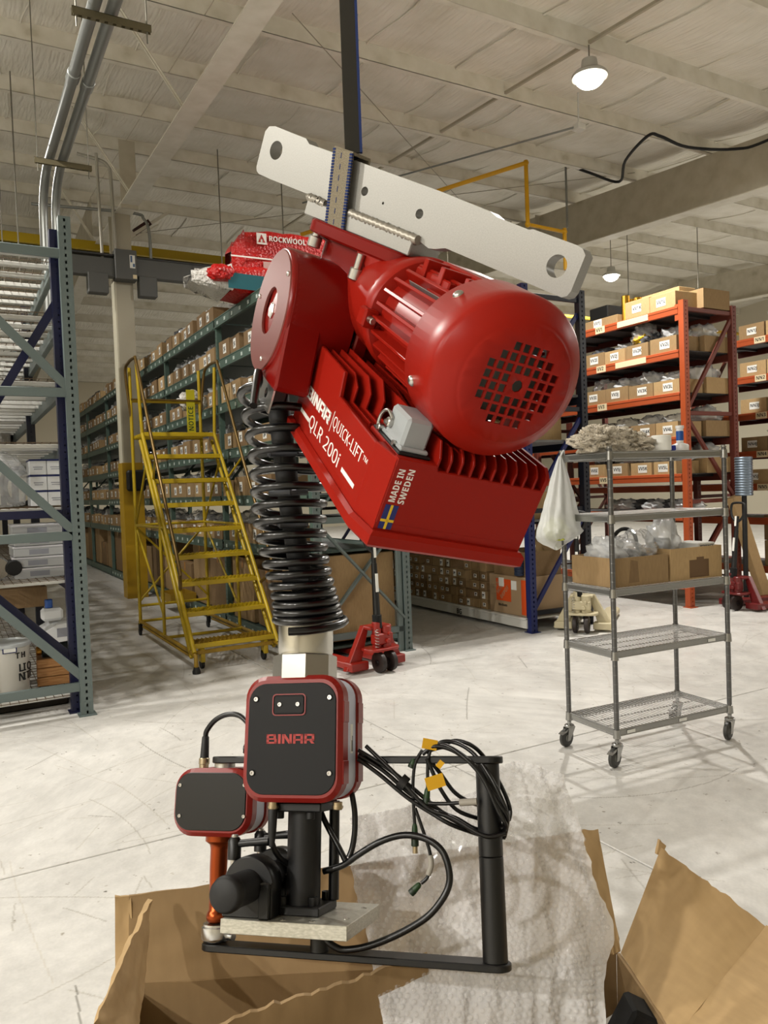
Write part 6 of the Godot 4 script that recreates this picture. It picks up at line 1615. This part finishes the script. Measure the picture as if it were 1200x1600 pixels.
	sling(X * PF)
	coil(X)

func sling(P: Transform3D) -> void:
	var t := thing("lifting_sling", "grey webbing sling with blue stitched edges wrapped round the steel plate", "sling", P)
	var web := textured("webbing", Color(0.6, 0.56, 0.48), 0.9, 0, noise_tex("weave", 256, 60, 2, Color(0.7, 0.7, 0.68), Color(1, 1, 1), Vector2(1, 1)), Vector3.ONE * 8.0, noise_tex("weave", 256, 60, 2, Color.BLACK, Color.WHITE), 0.15, false)
	var dkw := mat("webbing dark", Color(0.15, 0.14, 0.11), 0.9)
	var blue := mat("stitch blue", Color(0.06, 0.16, 0.38), 0.8)
	var white := mat("fray white", Color(0.75, 0.76, 0.75), 0.9)
	# front band slants across the plate face
	var q := [Vector3(-0.443, 0.421, 0), Vector3(-0.402, 0.421, 0), Vector3(-0.375, 0.3105, 0), Vector3(-0.416, 0.3105, 0)]
	part(t, "front_band", MB.new().prism(poly([q[0].x, q[0].y, q[1].x, q[1].y, q[2].x, q[2].y, q[3].x, q[3].y]), 0.0095, 0.0135), web)
	part(t, "back_band", MB.new().prism(poly([q[0].x, q[0].y, q[1].x, q[1].y, q[2].x, q[2].y, q[3].x, q[3].y]), -0.031, -0.027), web)
	part(t, "top_turn", MB.new().prism(poly([-0.032, 0.419, 0.0135, 0.419, 0.011, 0.4235, -0.03, 0.4235]), 0.402, 0.443, Transform3D(Basis(Vector3(0, 0, 1), Vector3(0, 1, 0), Vector3(-1, 0, 0)), Vector3.ZERO)), web)
	part(t, "bottom_turn", MB.new().prism(poly([-0.032, 0.3125, 0.0135, 0.3125, 0.011, 0.307, -0.03, 0.307]), 0.375, 0.416, Transform3D(Basis(Vector3(0, 0, 1), Vector3(0, 1, 0), Vector3(-1, 0, 0)), Vector3.ZERO)), web)
	for e in 2:
		var a: Vector3 = q[0] if e == 0 else q[1]
		var b: Vector3 = q[3] if e == 0 else q[2]
		var m := MB.new()
		for k in 26:
			var c := a.lerp(b, (k + 0.5) / 26.0) + Vector3(0.0022 if e == 0 else -0.0022, 0, 0.0122)
			m.box(Vector3(0.0066, 0.0036, 0.0045), Transform3D(Basis(Vector3.BACK, 0.2), c), 0.001)
		part(t, "stitched_edge", m, blue)
	var dash := MB.new()
	for k in 7: dash.box(Vector3(0.0012, 0.008, 0.0006), Transform3D(Basis(Vector3.BACK, 0.22), q[0].lerp(q[3], (k + 0.5) / 7.0) + Vector3(0.0185, 0, 0.0137)))
	part(t, "centre_stitch", dash, blue)
	# the tapes going up
	var o := P * Vector3(-0.422, 0.421, -0.01)
	var inv := P.affine_inverse()
	var upd := inv.basis * Vector3.UP
	for k in 2:
		var wdir: Vector3 = inv.basis * Basis(Vector3.UP, deg_to_rad([2.0, -42.0][k])) * Vector3(0.87, 0, 0.49)
		var nd := wdir.cross(upd).normalized()
		var c := inv * (o + Vector3([-0.006, 0.006][k], 0, [0.012, -0.012][k]))
		var xb := Transform3D(Basis(wdir.normalized(), upd.normalized(), nd), c)
		part(t, "hanging_tape", MB.new().bx(-0.0125, 0.0125, -0.004, 5.2, -0.002, 0.002), dkw, xb)
		part(t, "blue_edge", MB.new().bx(0.0105, 0.0145, -0.004, 5.2, -0.0028, 0.0028), blue, xb)
		if k == 1:
			var fr := MB.new()
			for j in 110: fr.box(Vector3(0.004, 0.009, 0.004), Transform3D(Basis(Vector3.BACK, sin(j * 7.0) * 0.7), Vector3(0.0155 + 0.0012 * sin(j * 3.1), j * 0.0085, 0.0015 * sin(j * 5.0))))
			part(t, "frayed_edge", fr, white, xb).set_meta("kind", "stuff")

func coil(X: Transform3D) -> void:
	var t := thing("spiral_cable", "black glossy spiral cable hanging below the red drum to the handle", "cable")
	var top := Vector3(0.484, 1.762, -1.222)
	var bot := Vector3(0.523, 1.375, -1.216)
	var gl := mat("cable gloss", Color(0.012, 0.014, 0.02), 0.3)
	gl.clearcoat_enabled = true
	gl.clearcoat = 0.25
	gl.clearcoat_roughness = 0.1
	var N := 17 * 18
	var pts := []
	for k in N + 1:
		var f := float(k) / N
		var s := 1.58 * f - 0.58 * f * f
		var c := top.lerp(bot, s) + Vector3(0.006 * sin(f * 9.0), 0, 0.004 * sin(f * 13.0))
		var r := 0.0555 + 0.005 * sin(f * 6.0 + 0.5)
		if f > 0.975: r += 0.022 * (f - 0.975) / 0.025
		var a := TAU * f * 17.0 + 2.4
		pts.append(c + Vector3(cos(a) * r, 0.012 * (1.0 - f) * cos(a - 2.6), sin(a) * r))
	part(t, "coil", MB.new().tube(pts, 0.007, 10), gl)
	part(t, "lead_in", MB.new().tube(spline([X * Vector3(-0.335, -0.082, 0.035), pts[0] + Vector3(0, 0.02, 0), pts[0], pts[2]], 5), 0.0064, 8), gl)
	part(t, "rope_sleeve", MB.new().tube([top + Vector3(0.005, 0.0, 0), top.lerp(bot, 0.45), bot + Vector3(0, 0.02, 0)], 0.019, 14), mat("rubber"))
	for f in [0.25, 0.42, 0.56, 0.8]:
		part(t, "cable_clip", MB.new().box(Vector3(0.05, 0.012, 0.05), Transform3D(Basis(Vector3.UP, f * 5.0), top.lerp(bot, f)), 0.003), mat("clip grey", Color(0.25, 0.26, 0.28), 0.4))

# ---------------------------------------------------------------- handling tool under the spiral cable
func shell_box(par: Node, nm: String, w: float, h: float, r: float, cx: float, cy: float, z0: float, z1: float, z2: float, z3: float, red: Material) -> MeshInstance3D:
	var b := part(par, nm, MB.new().prism(rrect(w, h, r, 7, cx, cy), z2, z3, Transform3D(), 0.007).prism(rrect(w, h, r, 7, cx, cy), z0, z1, Transform3D(), 0.007), red)
	part(b, "grey_band", MB.new().prism(rrect(w - 0.006, h - 0.006, r - 0.003, 7, cx, cy), z1 - 0.006, z2 + 0.006), mat("band grey", Color(0.72, 0.75, 0.82), 0.4))
	return b

func handle_tool() -> void:
	var S := 1.0
	var X := Transform3D(Basis(Vector3(0.7084, 0.0594, 0.7033), Vector3(0.1774, 0.9495, -0.2588), Vector3(-0.6832, 0.3081, 0.6621)).orthonormalized() * Basis.from_scale(Vector3.ONE * S), Vector3(0.464, 0.958, -0.98))
	var t := thing("handling_tool", "handling tool of black frame, red control boxes and an aluminium plate under the spiral cable", "lifting tool", X)
	var red := mat("tool red", Color(0.5, 0.1, 0.075), 0.36)
	var blk := mat("tool black", Color(0.03, 0.03, 0.031), 0.42)
	var pnl := mat("panel black", Color(0.15, 0.15, 0.152), 0.5)
	pnl.metallic_specular = 0.25
	var iron := mat("iron grey", Color(0.075, 0.075, 0.078), 0.5, 0.2)
	var alu := textured("aluminium", Color(0.83, 0.82, 0.78), 0.38, 0.7, noise_tex("alu", 256, 18.0, 4, Color(0.8, 0.8, 0.78), Color(1, 1, 1), Vector2(1, 3)), Vector3.ONE * 5.0, null, 0.0, false)
	var bolt := mat("steel bolt")
	var zc := -0.067
	# socket on top
	var oc := PackedVector2Array()
	for k in 8: oc.append(Vector2(cos(TAU * (k + 0.5) / 8.0), sin(TAU * (k + 0.5) / 8.0)) * 0.0535)
	var flat_y := Basis(Vector3(1, 0, 0), Vector3(0, 0, -1), Vector3(0, 1, 0))
	var so := part(t, "socket_collar", MB.new().prism(oc, 0.365, 0.412, Transform3D(flat_y, Vector3(-0.1, 0, zc)), 0.002), mat("chrome collar", Color(0.7, 0.69, 0.66), 0.28, 0.9))
	part(so, "socket_tube", MB.new().lathe([Vector2(0.0001, 0.41), Vector2(0.0455, 0.41), Vector2(0.0455, 0.416), Vector2(0.0465, 0.418), Vector2(0.0465, 0.468), Vector2(0.043, 0.47), Vector2(0.0001, 0.465)], Transform3D(Basis(), Vector3(-0.1, 0, zc)), 32), mat("chrome tube", Color(0.8, 0.79, 0.76), 0.22, 1.0))
	# control box
	var cb := shell_box(t, "control_box", 0.168, 0.193, 0.036, -0.099, 0.2795, -0.124, -0.086, -0.051, -0.014, red)
	part(cb, "front_panel", MB.new().prism(rrect(0.149, 0.169, 0.029, 7, -0.099, 0.279), -0.016, -0.0122, Transform3D(), 0.001), pnl)
	for q in [[-0.161, 0.3395], [-0.035, 0.34], [-0.163, 0.2265], [-0.034, 0.2265]]:
		part(cb, "panel_screw", capscrew(0.0036, 0.0022), bolt, Transform3D(Basis(), Vector3(q[0], q[1], -0.0122)))
		part(cb, "screw_well", MB.new().lathe([Vector2(0.0036, 0), Vector2(0.0055, 0.0003)], Transform3D(Basis(Vector3(1, 0, 0), Vector3(0, 0, 1), Vector3(0, -1, 0)), Vector3(q[0], q[1], -0.0121)), 14), mat("dark"))
	logo(cb, Transform3D(Basis(), Vector3(-0.1405, 0.2705, -0.0122)), 0.081, 0.0145, mat("logo red", Color(0.62, 0.1, 0.05), 0.4), 0.0006)
	var bo := rrect(0.057, 0.034, 0.006, 4, -0.1035, 0.33)
	var bi := rrect(0.0535, 0.0305, 0.005, 4, -0.1035, 0.33)
	part(cb, "badge_rim", MB.new().ring(bo, bi, -0.0122, -0.0108), red)
	part(cb, "badge_plate", MB.new().prism(rrect(0.05, 0.027, 0.004, 4, -0.1035, 0.33), -0.0122, -0.0106, Transform3D(), 0.0005), pnl)
	for x in [-0.119, -0.088]: part(cb, "badge_screw", capscrew(0.0033, 0.002), bolt, Transform3D(Basis(), Vector3(x, 0.3305, -0.0106)))
	part(cb, "rating_label", MB.new().bx(-0.0185, -0.0178, 0.255, 0.3, -0.076, -0.064), mat("paper"))
	part(cb, "label_print", MB.new().bx(-0.0178, -0.0174, 0.258, 0.282, -0.0745, -0.073).bx(-0.0178, -0.0174, 0.258, 0.275, -0.071, -0.07), mat("ink"))
	for y in [[0.302, 0.335], [0.21, 0.245]]:
		for z in [[-0.045, -0.02], [-0.118, -0.092]]:
			part(cb, "grip_pad", MB.new().bx(-0.0158, -0.0136, y[0], y[1], z[0], z[1], 0.0009), red)
	# fittings below the box
	for q in [[-0.133, -0.028], [-0.03, -0.04]]:
		part(cb, "nickel_fitting", MB.new().cyl(Vector3(q[0], 0.184, q[1]), Vector3(q[0], 0.172, q[1]), 0.0075, 14, 0.001).cyl(Vector3(q[0], 0.178, q[1]), Vector3(q[0], 0.174, q[1]), 0.009, 6), mat("nickel", Color(0.72, 0.66, 0.55), 0.3, 1.0))
	part(cb, "cable_plug", MB.new().lathe([Vector2(0.004, 0.118), Vector2(0.0065, 0.14), Vector2(0.0075, 0.17), Vector2(0.0065, 0.173), Vector2(0.0001, 0.173)], Transform3D(Basis(), Vector3(-0.133, 0, -0.028)), 14), mat("rubber"))
	# aluminium base, column, flanges
	var ap := part(t, "base_plate", MB.new().bx(-0.2, 0, 0, 0.02, -0.163, 0, 0.0007), alu)
	for q in [[-0.016, -0.045], [-0.015, -0.126], [-0.06, -0.016], [-0.105, -0.014]]:
		part(ap, "flush_screw", capscrew(0.0048, 0.0012), bolt, Transform3D(Basis(Vector3(1, 0, 0), Vector3(0, 0, -1), Vector3(0, 1, 0)), Vector3(q[0], 0.0198, q[1])))
	var cl := part(t, "column", MB.new().cyl(Vector3(-0.099, 0.03, -0.078), Vector3(-0.099, 0.183, -0.078), 0.0268, 28), iron)
	part(cl, "base_flange", MB.new().bx(-0.132, -0.059, 0.02, 0.0325, -0.122, -0.042, 0.0015), iron)
	part(cl, "top_flange", MB.new().bx(-0.14, -0.056, 0.168, 0.182, -0.115, -0.036, 0.002), iron)
	for q in [[-0.076, -0.061], [-0.073, -0.113], [-0.124, -0.055]]:
		part(cl, "cap_screw", capscrew(0.008, 0.012), iron, Transform3D(flat_y, Vector3(q[0], 0.0325, q[1])))
	for q in [[-0.076, -0.044], [-0.13, -0.05]]:
		part(cl, "cap_screw", MB.new().cyl(Vector3(q[0], 0.168, q[1]), Vector3(q[0], 0.157, q[1]), 0.0065, 14, 0.001), iron)
	part(cl, "side_tube", MB.new().cyl(Vector3(-0.062, 0.0325, -0.115), Vector3(-0.062, 0.18, -0.115), 0.0085, 14), blk)
	part(t, "lower_post", MB.new().cyl(Vector3(-0.083, -0.041, -0.11), Vector3(-0.083, 0.0, -0.11), 0.0145, 20), blk)
	# roller held in two clamps
	var rl := part(t, "roller", MB.new().cyl(Vector3(-0.163, 0.064, -0.16), Vector3(-0.163, 0.064, 0.052), 0.0238, 28), pnl)
	part(rl, "end_cap", MB.new().lathe([Vector2(0.0238, 0.046), Vector2(0.0254, 0.047), Vector2(0.0258, 0.057), Vector2(0.024, 0.0635), Vector2(0.02, 0.066), Vector2(0.0001, 0.0665)], Transform3D(Basis(Vector3(1, 0, 0), Vector3(0, 0, 1), Vector3(0, -1, 0)), Vector3(-0.163, 0.064, 0)), 30, 50), mat("rubber"))
	for k in 2:
		var z: float = [-0.03, -0.125][k]
		var cp := part(t, "clamp", MB.new().bx(-0.204, -0.122, 0.02, 0.07, z - 0.016, z + 0.02, 0.002).bx(-0.142, -0.124, 0.02, 0.07, z + 0.02, z + 0.026, 0.002), blk)
		part(cp, "clamp_ring", MB.new().lathe([Vector2(0.022, -0.018), Vector2(0.04, -0.018), Vector2(0.042, -0.015), Vector2(0.042, 0.015), Vector2(0.04, 0.018), Vector2(0.022, 0.018)], Transform3D(Basis(Vector3(1, 0, 0), Vector3(0, 0, 1), Vector3(0, -1, 0)), Vector3(-0.163, 0.064, z)), 32), blk)
		part(cp, "stud", MB.new().cyl(Vector3(-0.197, 0.06, z), Vector3(-0.197, 0.115, z), 0.0055, 12), bolt)
		var lv := part(cp, "clamp_lever", MB.new().lathe([Vector2(0.0105, 0.098), Vector2(0.0105, 0.125), Vector2(0.007, 0.13), Vector2(0.0001, 0.131)], Transform3D(Basis(), Vector3(-0.197, 0, z)), 16).tube([Vector3(-0.197, 0.12, z), Vector3(-0.17, 0.123, z), Vector3(-0.138, 0.126, z)], [0.006, 0.0058, 0.0072], 10), blk)
		part(lv, "lever_screw", MB.new().cyl(Vector3(-0.197, 0.129, z), Vector3(-0.197, 0.134, z), 0.0055, 12, 0.001), bolt)
	# black frame: two flat bars and an upright tube
	part(t, "frame_bar", MB.new().prism(rrect(0.506, 0.041, 0.02, 6, -0.0375, 0.12), -0.052, -0.0415, Transform3D(flat_y, Vector3.ZERO), 0.0015), blk)
	part(t, "frame_bar", MB.new().prism(rrect(0.506, 0.041, 0.02, 6, -0.036, 0.12), 0.2385, 0.2495, Transform3D(flat_y, Vector3.ZERO), 0.0015), blk)
	part(t, "frame_tube", MB.new().cyl(Vector3(0.192, -0.0415, -0.12), Vector3(0.192, 0.1025, -0.12), 0.0187, 28, 0.0008), blk)
	part(t, "frame_tube", MB.new().cyl(Vector3(0.192, 0.1035, -0.12), Vector3(0.192, 0.2385, -0.12), 0.0187, 28, 0.0008), blk)
	part(t, "spacer_disc", MB.new().cyl(Vector3(-0.27, 0.231, -0.125), Vector3(-0.27, 0.2385, -0.125), 0.018, 20), alu)
	part(t, "cable_mount", MB.new().bar(Vector3(-0.225, 0.25, -0.125), Vector3(-0.2, 0.285, -0.125), 0.016, 0.02).cyl(Vector3(-0.23, 0.262, -0.12), Vector3(-0.215, 0.262, -0.12), 0.009, 12), blk)
	# joystick: second red box, orange grip, steel cup
	var jb := shell_box(t, "grip_box", 0.146, 0.109, 0.036, -0.272, 0.1765, -0.172, -0.142, -0.117, -0.086, red)
	part(jb, "front_panel", MB.new().prism(rrect(0.131, 0.092, 0.028, 7, -0.2735, 0.178), -0.088, -0.0842, Transform3D(), 0.001), mat("panel gloss", Color(0.018, 0.018, 0.02), 0.32))
	for q in [[-0.331, 0.2035], [-0.2105, 0.2045], [-0.329, 0.1545], [-0.21, 0.1555]]:
		part(jb, "panel_screw", capscrew(0.0028, 0.002), bolt, Transform3D(Basis(), Vector3(q[0], q[1], -0.0842)))
	var an := mat("anodised orange", Color(0.6, 0.27, 0.12), 0.3, 0.85)
	var gr := part(t, "grip", MB.new().lathe([Vector2(0.0001, -0.012), Vector2(0.012, -0.012), Vector2(0.0155, -0.008), Vector2(0.0165, -0.002), Vector2(0.0145, 0.004), Vector2(0.0125, 0.007), Vector2(0.0128, 0.03), Vector2(0.0145, 0.07), Vector2(0.0148, 0.1), Vector2(0.0165, 0.108), Vector2(0.024, 0.113), Vector2(0.024, 0.124)], Transform3D(Basis(), Vector3(-0.27, 0, -0.12)), 28, 50), an)
	part(gr, "cup", MB.new().lathe([Vector2(0.0001, -0.036), Vector2(0.018, -0.04), Vector2(0.0235, -0.036), Vector2(0.0245, -0.033), Vector2(0.0245, -0.018), Vector2(0.0225, -0.016), Vector2(0.0225, -0.013), Vector2(0.012, -0.013)], Transform3D(Basis(), Vector3(-0.268, 0, -0.12)), 28), mat("zinc"))
	part(gr, "cup_key", MB.new().cyl(Vector3(-0.245, -0.03, -0.115), Vector3(-0.232, -0.03, -0.11), 0.006, 10), mat("zinc"))
	part(jb, "nickel_fitting", MB.new().cyl(Vector3(-0.308, 0.228, -0.12), Vector3(-0.308, 0.247, -0.12), 0.0085, 14, 0.001).lathe([Vector2(0.0085, 0.236), Vector2(0.0095, 0.237), Vector2(0.0095, 0.246), Vector2(0.0085, 0.247)], Transform3D(Basis(), Vector3(-0.308, 0, -0.12)), 10), mat("nickel"))
	part(jb, "cable_plug", MB.new().lathe([Vector2(0.0001, 0.247), Vector2(0.0078, 0.247), Vector2(0.0072, 0.26), Vector2(0.0062, 0.282), Vector2(0.004, 0.285)], Transform3D(Basis(), Vector3(-0.308, 0, -0.12)), 14), mat("rubber"))
	cables(X)

func cables(X: Transform3D) -> void:
	var k := mat("cable black", Color(0.02, 0.02, 0.022), 0.35)
	var gr := mat("plug green", Color(0.09, 0.22, 0.07), 0.5)
	var singles := [
		["black cable arching from the grip box up behind the control box", [V(-308, 280, -120), V(-304, 293, -116), V(-286, 311, -112), V(-261, 320, -108), V(-235, 317, -104), V(-211, 299, -100), V(-190, 280, -95)], 0.0046],
		["black cable dropping from the control box plug behind the column", [V(-133, 122, -30), V(-131, 110, -38), V(-127, 98, -52), V(-118, 87, -70), V(-105, 83, -90)], 0.0045],
		["thick black cable making one wide loop right of the column", [V(-74, 75, -100), V(-41, 85, -98), V(-14, 102, -95), V(18, 120, -93), V(50, 131, -91), V(77, 133, -88), V(103, 127, -86), V(123, 113, -84), V(133, 91, -81), V(134, 69, -79), V(124, 48, -76), V(103, 25, -74), V(74, 7, -72), V(40, -9, -69), V(6, -21, -67), V(-24, -26, -65), V(-38, -23, -62), V(-51, -14, -60), V(-55, 0, -62)], 0.0052],
		["black cable hanging straight from the back of the control box", [V(-30, 195, -105), V(-26, 187, -100), V(-22, 163, -100), V(-22, 135, -100), V(-26, 111, -100), V(-31, 97, -98)], 0.0048],
		["black cable slanting down beside the column to the wide loop", [V(-85, 170, -108), V(-79, 157, -105), V(-65, 134, -103), V(-48, 110, -100), V(-37, 92, -99)], 0.0046]]
	for s in singles:
		solo("tool_cable", s[0], "cable", MB.new().tube(spline(s[1], 5), s[2], 10), k, X)
	var t := thing("cable_bundle", "bundle of thin black sensor cables looped over the frame's top bar and tube", "cable bundle", X)
	var strands := [
		[V(-13, 252, -90), V(28, 227, -97), V(69, 193, -103), V(108, 169, -110), V(139, 152, -117), V(174, 135, -123), V(214, 129, -130)],
		[V(-13, 260, -90), V(33, 232, -98), V(73, 201, -107), V(117, 166, -115), V(141, 155, -123), V(172, 139, -132), V(209, 141, -148)],
		[V(0, 266, -90), V(48, 224, -90), V(70, 201, -92), V(101, 172, -95), V(139, 158, -97), V(187, 134, -97), V(218, 138, -105)],
		[V(-13, 246, -88), V(22, 222, -92), V(66, 188, -96), V(104, 165, -100), V(136, 148, -103), V(171, 131, -140), V(205, 120, -148)],
		[V(95, 255, -120), V(119, 271, -121), V(145, 269, -123), V(175, 251, -110), V(201, 217, -97), V(217, 184, -97), V(222, 160, -110), V(214, 146, -130)],
		[V(104, 259, -100), V(134, 263, -100), V(169, 242, -95), V(193, 209, -94), V(213, 178, -96), V(222, 158, -104), V(214, 131, -120)],
		[V(93, 253, -95), V(114, 265, -96), V(147, 256, -97), V(182, 228, -94), V(207, 181, -94), V(218, 154, -99), V(212, 147, -120)],
		[V(100, 246, -95), V(105, 232, -100), V(119, 197, -112), V(140, 168, -125), V(172, 154, -143)],
		[V(102, 243, -110), V(118, 220, -120), V(138, 192, -132), V(169, 175, -145), V(214, 171, -145), V(221, 160, -120)],
		[V(106, 261, -130), V(138, 273, -132), V(167, 265, -133), V(188, 241, -145), V(212, 197, -144), V(222, 169, -138), V(219, 153, -140)],
		[V(98, 256, -100), V(126, 267, -98), V(158, 250, -94), V(188, 218, -93), V(210, 170, -94), V(220, 148, -102), V(210, 138, -122)],
		[V(92, 259, -98), V(79, 237, -100), V(75, 198, -100), V(77, 148, -100)],
		[V(107, 263, -98), V(101, 242, -98), V(99, 201, -100)],
		[V(78, 172, -100), V(91, 137, -100), V(100, 110, -100), V(102, 90, -100), V(96, 73, -100), V(86, 64, -100)],
		[V(69, 184, -98), V(95, 180, -98), V(121, 179, -98), V(152, 181, -97), V(172, 183, -98)]]
	for i in strands.size():
		part(t, "strand", MB.new().tube(spline(strands[i], 6), 0.0034 if i < 11 else 0.0028, 8), k)
	part(t, "bundle_tie", MB.new().lathe([Vector2(0.011, -0.006), Vector2(0.012, -0.006), Vector2(0.012, 0.006), Vector2(0.011, 0.006)], MB.along(V(60, 210, -96), V(72, 200, -98)), 14), mat("rubber"))
	for q in [[V(77, 149, -100), V(77, 116, -100)], [V(99, 202, -100), V(96, 178, -100)], [V(84, 63, -100), V(69, 49, -100)], [V(78, 246, -102), V(72, 232, -102)]]:
		var xf := MB.along(q[0], q[1])
		var L: float = q[0].distance_to(q[1])
		var p := part(t, "green_plug", MB.new().lathe([Vector2(0.003, 0), Vector2(0.0045, L * 0.15), Vector2(0.0052, L * 0.5), Vector2(0.0052, L), Vector2(0.0001, L)], xf, 12), gr)
		part(p, "plug_collar", MB.new().lathe([Vector2(0.0056, L * 0.62), Vector2(0.006, L * 0.66), Vector2(0.006, L * 0.98), Vector2(0.0052, L)], xf, 10), mat("plug dark", Color(0.06, 0.14, 0.06), 0.5))
	part(t, "plug_tip", MB.new().cyl(V(77, 116, -100), V(77, 106, -100), 0.0042, 12), mat("nickel"))
	part(t, "paper_sleeve", MB.new().tube([V(150, 181, -97), V(177, 183, -98)], 0.0055, 10), mat("sleeve grey", Color(0.6, 0.58, 0.54), 0.6))
	part(t, "paper_sleeve", MB.new().tube(spline([V(101, 104, -100), V(102, 90, -100), V(97, 76, -100)], 4), 0.0045, 8), mat("sleeve grey"))
	for q in [[V(112, 211, -98), 0.3, 0.02], [V(106, 268, -92), -0.2, 0.016], [V(121, 238, -98), 0.9, 0.009]]:
		part(t, "yellow_tape_tag", MB.new().box(Vector3(q[2] * 1.5, q[2], 0.0012), Transform3D(Basis(Vector3.BACK, q[1]) * Basis(Vector3.UP, 0.4), q[0])), mat("tape yellow", Color(0.82, 0.62, 0.05), 0.6))
